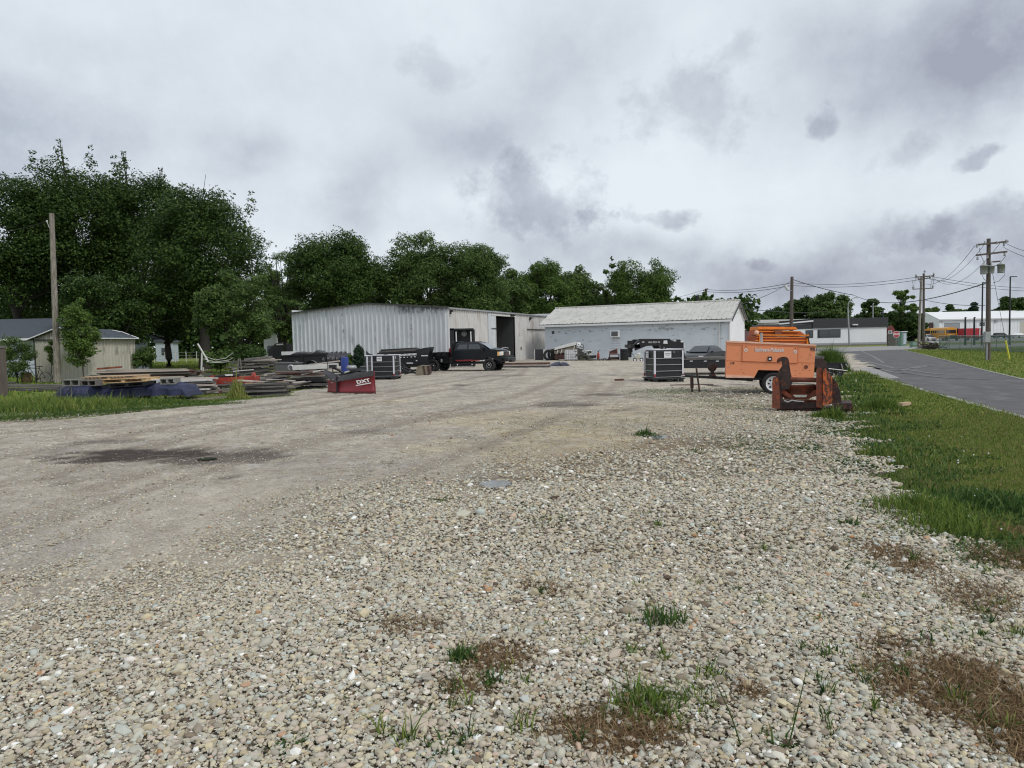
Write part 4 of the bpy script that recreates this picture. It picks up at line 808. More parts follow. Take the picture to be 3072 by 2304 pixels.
mb = MB(); mb.bb(P0.x - .03, P0.x + .06, sd0 - .06, sd0 - .01, 0, HS - .05); mb.bb(P0.x + .1, (P0.x + P1.x) / 2 + .3, sd0 - .06, sd0 - .02, HS - .14, HS - .05); mb.build('door_track', 'dark_trim', gs, world=True)
# --- house at the far left
hs = thing('house', 'low pale blue house with a dark shingle roof at the left edge', 'house', (V(0, 1100, 49).x, 49, 0))
x0, x1 = V(-260, 1000, 49).x, V(302, 1000, 51).x; ze = V(60, 1015, 49).z; zr = V(60, 957, 54).z
mb = MB(); mb.bb(x0, x1 - .5, 49, 58.5, 0, ze)
for i in range(12): mb.bb(x0, x1 - .5, 48.985, 49, .2 + i * .2, .215 + i * .2)
mb.build('wall', 'siding_blue', hs, world=True)
mb = MB(); slab(mb, [(x0 - .3, 48.5, ze - .05), (x1 + .3, 48.5, ze - .05), (x1 - 1.4, 53.8, zr), (x0 - .3, 53.8, zr)], .1); slab(mb, [(x0 - .3, 59, ze - .05), (x1 + .3, 59, ze - .05), (x1 - 1.4, 53.8, zr), (x0 - .3, 53.8, zr)], .1); slab(mb, [(x1 + .3, 48.5, ze - .05), (x1 + .3, 59, ze - .05), (x1 - 1.4, 53.8, zr)], .1); mb.build('roof', 'shingle', hs, world=True)
mb = MB(); mb.bb(x0 - .3, x1 + .3, 48.42, 48.5, ze - .16, ze - .02); mb.build('gutter', 'white_paint', hs, world=True)
gp = thing('timber_post', 'thick brown timber post at the left picture edge', 'post', (V(2, 1100, 28).x, 28, 0))
mb = MB(); mb.bb(-.30, .17, -.12, .12, 0, 2.0); mb.build('post', 'wood_pole_dark', gp, bevel=.02); mb = MB(); mb.bb(-.33, .2, -.15, .15, 2.0, 2.08); mb.build('cap', 'wood_grey', gp)
# --- white and black flat roofed building
Dw = 128; wb = thing('office_building', 'white flat roofed building with a wide black fascia across the street', 'building', (V(2660, 1030, Dw).x, Dw, 0))
xr_, xl_ = V(2660, 1000, Dw).x, V(2330, 1000, Dw).x; zt = V(2600, 953, Dw).z; zm = V(2600, 981, Dw).z
w0, w1 = V(2418, 992, Dw), V(2438, 1012, Dw); w2, w3 = V(2454, 990, Dw), V(2520, 1011, Dw)
mb = MB(); mb.bb(xl_, xr_, Dw, Dw + 16, 0, zm); mb.build('wall', 'white_wall', wb, world=True)
mb = MB(); mb.bb(V(2437, 1000, Dw).x, xr_ + .15, Dw - .25, Dw + 16, zm, zt); mb.build('fascia', 'charcoal', wb, world=True)
mb = MB(); xm = V(2437, 1000, Dw).x; zl = V(2330, 972, Dw).z
mb.prism([(xl_, zm - .1), (xm - .01, zm - .1), (xm - .01, zt - .9), (xl_, zl - .6)], Dw - .1, Dw + 12); mb.build('sloped_fascia', 'charcoal', wb, world=True)
mb = MB(); mb.add([(xl_ - 3, Dw - .4, zl - .35), (xm, Dw - .4, zt - .55), (xm, Dw - .4, zt - .28), (xl_ - 3, Dw - .4, zl - .15), (xl_ - 3, Dw - .2, zl - .35), (xm, Dw - .2, zt - .55), (xm, Dw - .2, zt - .28), (xl_ - 3, Dw - .2, zl - .15)], [(0, 1, 2, 3), (4, 7, 6, 5), (0, 4, 5, 1), (3, 2, 6, 7), (0, 3, 7, 4), (1, 5, 6, 2)]); mb.build('canopy_trim', 'white_paint', wb, world=True)
for a, b, k in ((w0, w1, 1), (w2, w3, 2)):
    mb = MB(); mb.bb(a.x, b.x, Dw - .03, Dw + .1, b.z, a.z); wn = mb.build('window', 'glass_dark', wb, world=True)
    mb = MB(); fr = .08; mb.bb(a.x - fr, b.x + fr, Dw - .06, Dw - .032, a.z, a.z + fr); mb.bb(a.x - fr, b.x + fr, Dw - .06, Dw - .032, b.z - fr, b.z); mb.bb(a.x - fr, a.x, Dw - .06, Dw - .032, b.z, a.z); mb.bb(b.x, b.x + fr, Dw - .06, Dw - .032, b.z, a.z); mb.bb((a.x + b.x) / 2 - .04, (a.x + b.x) / 2 + .04, Dw - .06, Dw - .032, b.z, a.z); mb.build('window_frame', 'charcoal', wn).data.transform(Matrix.Translation(-wb.location))
mb = MB(); mb.bb(V(2562, 975, Dw).x - .5, V(2562, 975, Dw).x + .5, Dw - .55, Dw - .26, V(2555, 974, Dw).z - .12, V(2555, 974, Dw).z + .08); mb.build('wall_light', 'white_paint', wb, world=True)
mb = MB(); mb.bb(xl_, xr_ + .03, Dw - .04, Dw - .002, 0, .35); mb.build('plinth', 'grey_metal', wb, world=True)
Dg = 146; bg_ = thing('beige_building', 'plain beige flat roofed building behind the orange spreader', 'building', (V(2255, 1020, Dg).x, Dg, 0))
a, b = V(2256, 968, Dg), V(2480, 958, Dg)
mb = MB(); mb.bb(a.x, b.x, Dg, Dg + 14, 0, a.z - .1); mb.build('wall', 'beige_wall', bg_, world=True)
mb = MB(); mb.bb(a.x - .3, b.x + .3, Dg - .3, Dg + 14, a.z - .09, a.z + .55); mb.build('roof_edge', 'off_white', bg_, world=True)
mb = MB(); mb.bb(V(2290, 985, Dg).x, V(2345, 985, Dg).x, Dg - .12, Dg - .02, V(2300, 980, Dg).z, V(2300, 968, Dg).z); mb.build('parapet', 'beige_wall', bg_, world=True)
# dark maroon container between the shed and the office
Dc = 96; ct = thing('storage_container', 'dull maroon storage box right of the pale shed gable', 'container', (V(2230, 1020, Dc).x, Dc, 0))
a, b = V(2216, 990, Dc), V(2256, 1030, Dc)
mb = MB(); mb.prism([(a.x, 0), (b.x, 0), (b.x, a.z - .5), ((a.x + b.x) / 2 + .3, a.z - .15), (a.x, a.z)], Dc, Dc + 2.4); mb.build('body', mat('maroon', (.13, .07, .075), .7, var=.2), ct, world=True)
mb = MB(); mb.bb(a.x - .1, (a.x + b.x) / 2, Dc - .05, Dc + 2.4, a.z + .0, a.z + .12); mb.build('lid', 'white_paint', ct, world=True)
# --- white metal hall at the far right
Dh = 215; hl = thing('metal_hall', 'long white metal hall with an open garage bay at the far right', 'hall', (V(2780, 1005, Dh).x, Dh, 0))
c0 = V(2782, 960, Dh); cA = V(2818, 960, Dh - 14); xe = V(3300, 960, Dh - 14).x; he = V(2818, 958, Dh - 14).z; hr = he + 2.6
lx, rx_, fy_, by_ = cA.x, xe, Dh - 14, Dh + 10
g0_, g1_ = V(2832, 969, fy_), V(2879, 1005, fy_)
mb = MB(); mb.bb(lx, g0_.x, fy_, fy_ + .2, 0, he); mb.bb(g0_.x, g1_.x, fy_, fy_ + .2, g0_.z, he); mb.bb(g1_.x, rx_, fy_, fy_ + .2, 0, he)
for i in range(60):
    x_ = lx + i * 1.0
    if not (g0_.x - .1 < x_ < g1_.x + .1): mb.bb(x_, x_ + .12, fy_ - .05, fy_ - .001, 0, he)
mb.build('front_wall', 'white_wall', hl, world=True)
mb = MB(); mb.add([(lx, fy_ + .2, 0), (c0.x, Dh + 2, 0), (c0.x - 1.0, by_, 0), (c0.x - 1.0, by_, he), (c0.x, Dh + 1, hr - .1), (lx, fy_ + .2, he)], [(0, 1, 4, 5), (1, 2, 3, 4)]); mb.build('gable_wall', 'white_wall', hl, world=True)
mb = MB(); mb.quad((lx - .3, fy_ - .4, he), (rx_, fy_ - .4, he), (rx_, Dh + 1, hr), (c0.x - .2, Dh + 1, hr)); mb.quad((c0.x - .2, Dh + 1, hr), (rx_, Dh + 1, hr), (rx_, by_ + 10, he), (c0.x - 1.2, by_ + 10, he)); mb.build('roof', 'white_paint', hl, world=True)
mb = MB(); mb.bb(lx - .3, rx_, fy_ - .55, fy_ - .42, he - .35, he - .02); mb.build('gutter', 'off_white', hl, world=True)
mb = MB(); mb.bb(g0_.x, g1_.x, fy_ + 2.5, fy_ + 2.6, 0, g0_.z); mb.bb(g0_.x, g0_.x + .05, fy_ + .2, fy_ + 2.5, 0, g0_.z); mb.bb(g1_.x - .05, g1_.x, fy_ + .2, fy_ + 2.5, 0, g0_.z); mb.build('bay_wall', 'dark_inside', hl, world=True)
mb = MB(); zz = g0_.z; h_ = zz * .36
for i in range(5): mb.bb(g0_.x + .05, g1_.x - .05, fy_ + .08 + .02 * (i % 2), fy_ + .14, zz - h_ * (i + 1) / 5, zz - h_ * i / 5 - .03)
mb.build('rolled_door', 'grey_metal', hl, world=True)
a, b = V(3060, 965, fy_), V(3110, 1005, fy_); mb = MB(); mb.bb(a.x, b.x, fy_ - .06, fy_ - .01, 0, a.z); mb.build('garage_door', 'beige_wall', hl, world=True)
for px_ in (2942, 2951):
    a, b = V(px_ - 3, 967, fy_), V(px_ + 3, 978, fy_)
    for k in (0, 1): mb = MB(); h = (a.z - b.z) / 2; mb.bb(a.x, b.x, fy_ - .1, fy_ - .06, b.z + h * k + .05, b.z + h * (k + 1) - .05); mb.build('window', 'glass_dark', hl, world=True)
for px_ in (2822, 2988): a = V(px_, 962, fy_); mb = MB(); mb.bb(a.x - .45, a.x + .45, fy_ - .4, fy_ - .06, a.z - .3, a.z + .2); mb.build('wall_light', 'grey_metal', hl, world=True)
mb = MB(); a = V(2779, 978, Dh - 6); mb.bb(a.x - .4, a.x + .9, Dh - 8, Dh - 7.8, a.z - 1.6, a.z + 1.0); tag(mb.build('wall_sign', 'maroon', None, world=True, loc=(a.x, Dh - 8, a.z)), 'faded maroon sign board on the gable of the white hall', 'sign')
# pale and dark houses glimpsed under the left trees
for (px0, px1, y0, y1, D, m, lab) in ((466, 520, 1028, 1062, 95, 'siding_blue', 'pale house glimpsed under the left grove beyond the lawn'), (790, 830, 1000, 1050, 92, 'white_wall', 'white house glimpsed left of the ribbed warehouse')):
    a, b = V(px0, y0, D), V(px1, y1, D); h = thing('house', lab, 'house', ((a.x + b.x) / 2, D, 0)); mb = MB(); mb.bb(a.x, b.x, D, D + 1.5, 0, a.z); mb.build('wall', m, h, world=True)
    mb = MB(); cx_ = (a.x + b.x) / 2; mb.prism([(a.x - .3, a.z), (b.x + .3, a.z), (b.x - .6, a.z + 1.3), (a.x + .6, a.z + 1.3)], D - .2, D + 1.7); mb.build('roof', 'shingle', h, world=True); mb = MB(); mb.bb(cx_ - .4, cx_ + .4, D - .04, D - .01, .9, min(1.9, a.z - .2)); mb.build('window', 'glass_dark', h, world=True)
# ------------------------------------------------------------------ poles, wires, signs
def pole(name, label, px, ybot, D, ytop, r, m, group=None, lean=0.0, cat='utility pole'):
    b = V(px, ybot, D); t = V(px + lean, ytop, D); root = thing(name, label, cat, (b.x, D, 0), 0, group)
    n = 7; pts = [Vector((0, 0, -.05)).lerp(Vector((t.x - b.x, 0, t.z)), i / n) for i in range(n + 1)]
    mb = MB(); mb.tube(pts, [r * (1.12 - .32 * i / n) for i in range(n + 1)], 12); mb.build('pole', m, root); return root
def rel(root, p): return Vector(p) - root.location
# left pole
Dp = 37.6
lp = pole('utility_pole', 'weathered bare wooden pole standing in front of the beige shed', 173, 1156, Dp, 640, .15, 'wood_pole', lean=-18)
mb = MB(); a, b = V(141, 664, Dp), V(152, 685, Dp); mb.tube([rel(lp, a) + Vector((0, -.02, 0)), rel(lp, b) + Vector((0, -.1, 0))], .015, 5); mb.lathe([(0, -.05), (.04, -.05), (.05, 0), (.03, .05), (0, .05)], rel(lp, a), n=8); mb.build('insulator', 'off_white', lp)
mb = MB(); c = rel(lp, V(164, 850, Dp)); mb.tube([c + Vector((-.12 - .05 * math.cos(t), -.05, .14 * math.sin(t))) for t in np.linspace(0, 6, 12)], .012, 4); mb.build('wire_loop', 'wire_black', lp)
def wires(specs, group):
    for a, b, sag, r, lab in specs:
        mb = MB(); mb.tube(wire(a, b, sag, n=18), r, 4); o = mb.build('power_line', 'wire_black', None, world=True, loc=tuple((Vector(a) + Vector(b)) / 2)); tag(o, lab, 'wire', group)
# big transformer pole
q0 = G(2964, 1083); Dq = q0.y
tp = pole('utility_pole', 'tall wooden pole with two crossarms and grey transformers on the right lawn', 2964, 1083, Dq, 716, .135, 'wood_pole_dark', lean=2)
def arm(root, x0, y0, x1, y1, D, t=.11, m='wood_pole_dark', nm='crossarm', dy=-.2):
    a, b = rel(root, V(x0, y0, D)), rel(root, V(x1, y1, D)); a.y = b.y = dy; mb = MB(); d = b - a; mb.box((a + b) / 2, (d.length, t * .8, t), ry=-math.atan2(d.z, d.x)); return mb.build(nm, m, root)
arm(tp, 2923, 736, 3017, 726, Dq); arm(tp, 2922, 767, 3014, 756, Dq)
for (x_, y_) in ((2924, 739), (2948, 729), (2983, 729), (3012, 724), (3005, 734), (2926, 776), (2956, 772), (3007, 764)):
    mb = MB(); c = rel(tp, V(x_, y_, Dq)); mb.lathe([(0, -.1), (.05, -.1), (.07, -.03), (.04, 0), (.07, .04), (.03, .1), (0, .1)], (c.x, -.2, c.z), n=8); mb.build('insulator', 'grey_metal', tp)
for (x_, y0_, y1_, w_) in ((2942, 798, 824, 20), (2961, 800, 822, 15), (2993, 794, 820, 19)):
    a, b = rel(tp, V(x_, y0_, Dq)), rel(tp, V(x_, y1_, Dq)); r = w_ / 2 / F * Dq; yy = -.30 if x_ != 2961 else -.42
    mb = MB(); mb.lathe([(0, b.z), (r * .9, b.z), (r * .93, b.z + .03), (r, a.z - .05), (r * 1.06, a.z - .05), (r * 1.06, a.z), (r * .4, a.z + .06), (0, a.z + .06)], (a.x, yy, 0), n=18); tf = mb.build('transformer', 'grey_metal', tp)
    mb = MB(); mb.cyl((a.x, yy, a.z + .05), (a.x, yy, a.z + .28), .045, .03, 8); mb.build('bushing', 'off_white', tf)
arm(tp, 2968, 787, 2992, 785, Dq, .09, nm='bracket'); arm(tp, 2938, 799, 3000, 797, Dq, .05, 'grey_metal', 'bracket')
mb = MB()
for q in ([(2936, 826), (2940, 838), (2952, 846), (2962, 848)], [(3004, 800), (3003, 826), (2985, 845), (2968, 850)], [(2944, 792), (2930, 765), (2927, 745)], [(2990, 790), (3006, 770)], [(2958, 800), (2955, 775)]):
    mb.tube([rel(tp, V(x_, y_, Dq)) + Vector((0, -.33, 0)) for x_, y_ in q], .014, 4)
mb.build('cable', 'wire_black', tp)
mb = MB(); c = rel(tp, V(2953, 1015, Dq)); mb.bb(c.x - .22, c.x + .1, -.42, -.22, c.z - .25, c.z + .42); mb.build('meter_box', 'grey_metal', tp); mb = MB(); mb.cyl((c.x, -.25, 0), (c.x, -.25, c.z - .25), .05, n=8); mb.build('conduit', 'grey_metal', tp)
# twin poles
Dt = G(2771, 1047).y
t1 = pole('utility_pole', 'darker front pole of the twin pair with three crossarms', 2771, 1047, Dt, 820, .135, 'wood_pole_dark', lean=0)
t2 = pole('utility_pole', 'lighter grey pole leaning close behind the dark twin pole', 2756, 1036, Dt + 9, 830, .15, 'wood_pole', lean=8)
arm(t1, 2744, 832, 2799, 828, Dt, .14); arm(t1, 2752, 839, 2788, 834, Dt, .12); arm(t1, 2735, 868, 2796, 865, Dt, .10)
for (x_, y_) in ((2745, 830), (2798, 826), (2771, 818), (2753, 838), (2787, 833), (2736, 866), (2795, 863)):
    mb = MB(); c = rel(t1, V(x_, y_, Dt)); mb.lathe([(0, 0), (.09, 0), (.12, .12), (.05, .3), (0, .3)], (c.x, -.2, c.z), n=7); mb.build('insulator', 'grey_metal', t1)
mb = MB()
for q in ([(2733, 840), (2736, 855), (2740, 864)], [(2743, 834), (2741, 850)], [(2754, 840), (2758, 855), (2766, 858)], [(2795, 830), (2790, 850), (2787, 864)], [(2799, 830), (2797, 848), (2795, 862)]):
    mb.tube([rel(t1, V(x_, y_, Dt)) + Vector((0, -.22, 0)) for x_, y_ in q], .02, 4)
mb.build('cable', 'wire_black', t1)
# street light pole beyond the spreader
Ds = 100
sl = pole('utility_pole', 'wooden pole with a street light arm behind the orange spreader', 2373, 1047, Ds, 830, .26, 'wood_pole_dark', lean=3)
arm(sl, 2358, 872, 2374, 872, Ds, .08, 'grey_metal', 'lamp_arm'); mb = MB(); a, b = rel(sl, V(2352, 857, Ds)), rel(sl, V(2362, 868, Ds)); mb.cyl(a + Vector((0, -.2, 0)), b + Vector((0, -.2, 0)), .16, .24, 8); mb.build('lamp_head', 'off_white', sl)
Dl = 122
cl_ = thing('street_lamp', 'slender curved street lamp in front of the white building', 'street lamp', (V(2546, 1036, Dl).x, Dl, 0))
pts = [rel(cl_, V(x_, y_, Dl)) for x_, y_ in ((2548, 1036), (2546, 980), (2544, 925), (2545, 912), (2549, 903), (2556, 896), (2563, 893))]; pts[0].z = 0
mb = MB(); mb.tube(pts, [.16, .14, .12, .09, .08, .07, .06], 8); mb.build('pole', 'grey_metal', cl_); mb = MB(); mb.box(pts[-1] + Vector((.25, 0, -.03)), (.6, .25, .14)); mb.build('lamp_head', 'grey_metal', cl_)
for (x_, y0_, y1_, ax, lab) in ((2945, 847, 1020, 15, 'tall dark lamp post with a flat arm left of the transformer pole'), (3028, 830, 1026, 20, 'tall dark lamp post with a flat arm right of the transformer pole')):
    D_ = 92; o = pole('street_lamp', lab, x_, y1_ + 8, D_, y0_, .10, 'black_metal', lean=3, cat='street lamp', group='flat armed lamp posts'); c = rel(o, V(x_ + 3, y0_, D_)); mb = MB(); mb.box(c + Vector((ax / F * D_ / 2, 0, 0)), (ax / F * D_, .14, .10)); mb.build('lamp_head', 'black_metal', o)
for (x_, y0_, lab) in ((2896, 952, 'left one of two short black posts before the white hall'), (2923, 952, 'right one of two short black posts before the white hall')):
    o = pole('post', lab, x_, 1020, 96, y0_, .13, 'black_metal', cat='post', group='black posts before the hall'); mb = MB(); c = rel(o, V(x_, y0_, 96)); mb.lathe([(.13, c.z - .05), (.15, c.z), (0, c.z + .06)], n=10); mb.build('cap', 'black_metal', o)
o = pole('utility_pole', 'small T shaped pole rising behind the pale shed roof', 2115, 1040, 150, 866, .30, 'wood_pole_dark', lean=3); arm(o, 2109, 872, 2123, 866, 150, .22); mb = MB(); mb.tube([rel(o, V(x_, y_, 150)) for x_, y_ in ((2117, 893), (2108, 886), (2096, 885))], .05, 5); mb.build('lamp_arm', 'grey_metal', o)
o = pole('post', 'thin pale post behind the white building roof', 2619, 1030, 140, 912, .12, 'grey_metal', cat='post'); mb = MB(); c = rel(o, V(2619, 912, 140)); mb.lathe([(.12, c.z), (.14, c.z + .1), (0, c.z + .2)], n=8); mb.build('cap', 'grey_metal', o)
o = pole('post', 'short dark post behind the white building roof', 2649, 1030, 140, 926, .16, 'dark_trim', cat='post'); mb = MB(); c = rel(o, V(2649, 926, 140)); mb.lathe([(.16, c.z), (.18, c.z + .1), (0, c.z + .2)], n=8); mb.build('cap', 'dark_trim', o)
WG = 'overhead wires at the right'
wires([(V(2924, 738, Dq), V(2745, 832, Dt), 1.5, .016, 'wire from the left end of the transformer pole top arm to the twin poles'),
       (V(2956, 730, Dq), V(2771, 822, Dt), 1.5, .016, 'wire from the middle of the transformer pole top arm to the twin poles'),
       (V(3000, 730, Dq), V(2798, 830, Dt), 1.6, .016, 'wire from the right side of the transformer pole top arm to the twin poles'),
       (V(3012, 727, Dq), V(3300, 748, 30), .5, .014, 'upper wire leaving the picture right of the transformer pole'),
       (V(3008, 740, Dq), V(3300, 775, 30), .5, .014, 'lower wire leaving the picture right of the transformer pole'),
       (V(2962, 848, Dq), V(2560, 885, Ds), 1.2, .034, 'thick cable sagging from the transformer pole towards the curved lamp'),
       (V(2560, 885, Ds), V(2377, 838, Ds), .2, .045, 'thick cable from the street light pole down to the right'),
       (V(2373, 842, Ds), V(2216, 914, 62), .4, .03, 'cable from the street light pole down to the pale shed gable'),
       (V(2745, 832, Dt), V(2377, 848, Ds), .5, .025, 'upper long wire running left from the twin poles'),
       (V(2753, 840, Dt), V(2377, 856, Ds), .5, .025, 'lower long wire running left from the twin poles'),
       (V(2377, 848, Ds), V(2116, 868, 150), .6, .04, 'upper wire between the street light pole and the T shaped pole'),
       (V(2377, 856, Ds), V(2116, 874, 150), .6, .04, 'lower wire between the street light pole and the T shaped pole'),
       (V(2116, 868, 150), V(1540, 882, 95), 2.2, .032, 'wire crossing in front of the trees behind the pale shed'),
       (V(2116, 874, 150), V(1500, 880, 90), 2.6, .032, 'lower wire crossing in front of the trees behind the pale shed'),
       (V(2798, 830, Dt), V(3200, 862, 110), .6, .025, 'wire running right from the twin poles past the transformer pole'),
       (V(2788, 836, Dt), V(3200, 872, 110), .6, .025, 'lower wire running right from the twin poles past the transformer pole'),
       (V(2775, 900, Dt), V(2955, 916, 60), .2, .025, 'low wire right of the twin poles above the white hall'),
       (V(2216, 924, 60), V(2480, 934, 120), .3, .03, 'low wire before the trees right of the pale shed')], WG)
wires([(V(141, 664, Dp), V(-250, 690, 40), .5, .014, 'wire leaving the bare wooden pole to the left')], 'overhead wires at the left')
# signs and small street furniture
mat('sign_red', (.36, .02, .03), .5, var=.05); mat('sign_white', (.75, .75, .75), .6, var=.02); mat('sign_back', (.3, .3, .3), .5, .5); mat('box_green', (.14, .24, .18), .6); mat('yellow', (.62, .58, .06), .5, var=.1)
D_ = 97; b = V(2688, 1041, D_); st = thing('stop_sign', 'red stop sign on a thin post left of the green booth', 'road sign', (b.x, D_, 0))
zc_ = V(2688, 1003, D_).z; rS = .46
mb = MB(); mb.cyl((0, 0, 0), (0, 0, zc_ + .5), .035, n=6); mb.build('post', 'grey_metal', st)
mb = MB(); mb.prism([(rS * 1.06 * math.cos(R(22.5 + 45 * i)), zc_ + rS * 1.06 * math.sin(R(22.5 + 45 * i))) for i in range(8)], -.07, -.05); mb.build('rim', 'sign_white', st)
mb = MB(); mb.prism([(rS * .97 * math.cos(R(22.5 + 45 * i)), zc_ + rS * .97 * math.sin(R(22.5 + 45 * i))) for i in range(8)], -.085, -.072); mb.build('panel', 'sign_red', st)
text_mesh('STOP', .36, 'sign_white', st, (0, -.092, zc_), (R(90), 0, 0), sx=1.0, bold=.006)
D_ = 130; a, b = V(2664, 985, D_), V(2684, 1028, D_); rb = thing('red_building', 'small dull red building behind the stop sign', 'building', ((a.x + b.x) / 2, D_, 0))
mb = MB(); mb.prism([(a.x, 0), (b.x, 0), (b.x, a.z - .3), ((a.x + b.x) / 2 + .2, a.z + .5), (a.x - .0, a.z - .1)], D_, D_ + 1); mb.build('wall', 'red_wall', rb, world=True)
mb = MB(); a, b = V(2665, 992, D_), V(2676, 1000, D_); mb.bb(a.x, b.x, D_ - .05, D_ - .01, b.z, a.z); wn = mb.build('window', 'white_paint', rb, world=True); mb = MB(); mb.bb(a.x + .12, b.x - .12, D_ - .08, D_ - .055, b.z + .1, a.z - .1); mb.build('pane', 'glass_dark', wn).data.transform(Matrix.Translation(-rb.location))
D_ = 105; a, b = V(2665, 1003, D_), V(2706, 1030, D_); fw = thing('yard_wall', 'low dark brown wall between the white building and the green booth', 'wall', ((a.x + b.x) / 2, D_, 0)); mb = MB(); mb.bb(a.x, b.x, D_, D_ + .3, 0, a.z * 1.02); mb.build('wall', 'wood_dark', fw, world=True); mb = MB(); mb.bb(a.x, b.x, D_ - .05, D_ + .35, a.z * 1.02, a.z * 1.02 + .08); mb.build('coping', 'grey_metal', fw, world=True)
D_ = 100; a, b = V(2705, 996, D_), V(2720, 1026, D_); bo = thing('booth', 'narrow green and white booth right of the stop sign', 'booth', ((a.x + b.x) / 2, D_, 0)); mb = MB(); mb.bb(a.x, b.x, D_, D_ + 1, 0, a.z); mb.build('body', 'box_green', bo, world=True); mb = MB(); mb.bb(a.x + .25, b.x - .1, D_ - .04, D_ - .01, .3, a.z - .2); mb.build('door', 'siding_blue', bo, world=True); mb = MB(); mb.bb(a.x - .1, b.x + .1, D_ - .1, D_ + 1.1, a.z, a.z + .1); mb.build('roof', 'white_paint', bo, world=True)
D_ = 88; a, b = V(2738, 1025, D_), V(2751, 1041, D_); bx = thing('utility_box', 'pale green utility box on the grass left of the twin poles', 'utility box', ((a.x + b.x) / 2, D_, 0)); mb = MB(); mb.bb(a.x, b.x, D_, D_ + .7, .06, a.z); mb.build('body', 'box_green', bx, world=True, bevel=.03); mb = MB(); mb.bb(a.x - .05, b.x + .05, D_ - .05, D_ + .75, 0, .06); mb.build('base', 'concrete', bx, world=True)
b = V(3029, 1088, 45); t = V(3015, 1021, 45); gy = thing('guy_guard', 'bright yellow slanted guy wire guard on the right lawn', 'guy guard', (b.x, 45, 0)); mb = MB(); mb.cyl((0, 0, -.05), (t.x - b.x, -.05, t.z), .055, .05, 8); mb.build('tube', 'yellow', gy); mb = MB(); w_ = V(2972, 790, Dq); mb.cyl((t.x - b.x, -.05, t.z), (w_.x - b.x, Dq - 45, w_.z), .012, n=4); mb.build('guy_wire', 'wire_black', gy)
# chain link fence with green screening
mesh_m, t_, b_ = newmat('green_screen'); b_.inputs['Base Color'].default_value = (.10, .155, .14, 1); setin(b_, 'Roughness', .9); setin(b_, 'Alpha', .66)
A_, B_ = G(2816, 1050), G(3250, 1064); fn = thing('fence', 'chain link fence with green privacy screen around the hall yard', 'fence', A_); L_ = (B_ - A_).length; d = (B_ - A_) / L_
hF = V(2816, 1008, A_.y).z; mb = MB(); mb.quad(A_ + up * .05, B_ + up * .05, B_ + up * hF, A_ + up * hF); mb.build('screen', 'green_screen', fn, world=True)
mb = MB(); mb.cyl(A_ + up * hF, B_ + up * hF, .03, n=6); mb.build('top_rail', 'grey_metal', fn, world=True)
for i in range(int(L_ / 2.2) + 1): mb = MB(); p = A_ + d * i * 2.2; mb.cyl(p - d.cross(up) * .05, p - d.cross(up) * .05 + up * (hF + .05), .035, n=6); mb.build('post', 'grey_metal', fn, world=True)
o = mat('brush', (.03, .026, .02), .9, var=.4); r_ = random.Random(2); c = G(2803, 1049); bp_ = thing('brush_pile', 'dark pile of cut branches at the left end of the green fence', 'brush pile', c); mb = MB()
for i in range(70): p = Vector((r_.gauss(0, .45), r_.gauss(0, .5), r_.uniform(.02, .45))); q = p + Vector((r_.gauss(-.5, .6), r_.gauss(0, .4), r_.uniform(-.1, .7))); q.z = max(.05, q.z); mb.tube([p, (p + q) / 2 + Vector((0, 0, .05)), q], [.05, .04, .015], 5)
mb.build('branch_heap', 'brush', bp_)
# small fence of the left lawn
A_, B_ = V(430, 1040, 84), V(620, 1040, 84); A_.z = B_.z = 0; fl = thing('fence', 'distant wire fence across the lawn under the left grove', 'fence', A_); 
for i in range(7): p = A_.lerp(B_, i / 6); mb = MB(); mb.cyl(p, p + up * 1.4, .05, n=6); mb.build('post', 'off_white', fl, world=True)
mb = MB(); [mb.cyl(A_ + up * z_, B_ + up * z_, .015, n=4) for z_ in (.5, .9, 1.3)]; mb.build('wire', 'grey_metal', fl, world=True)
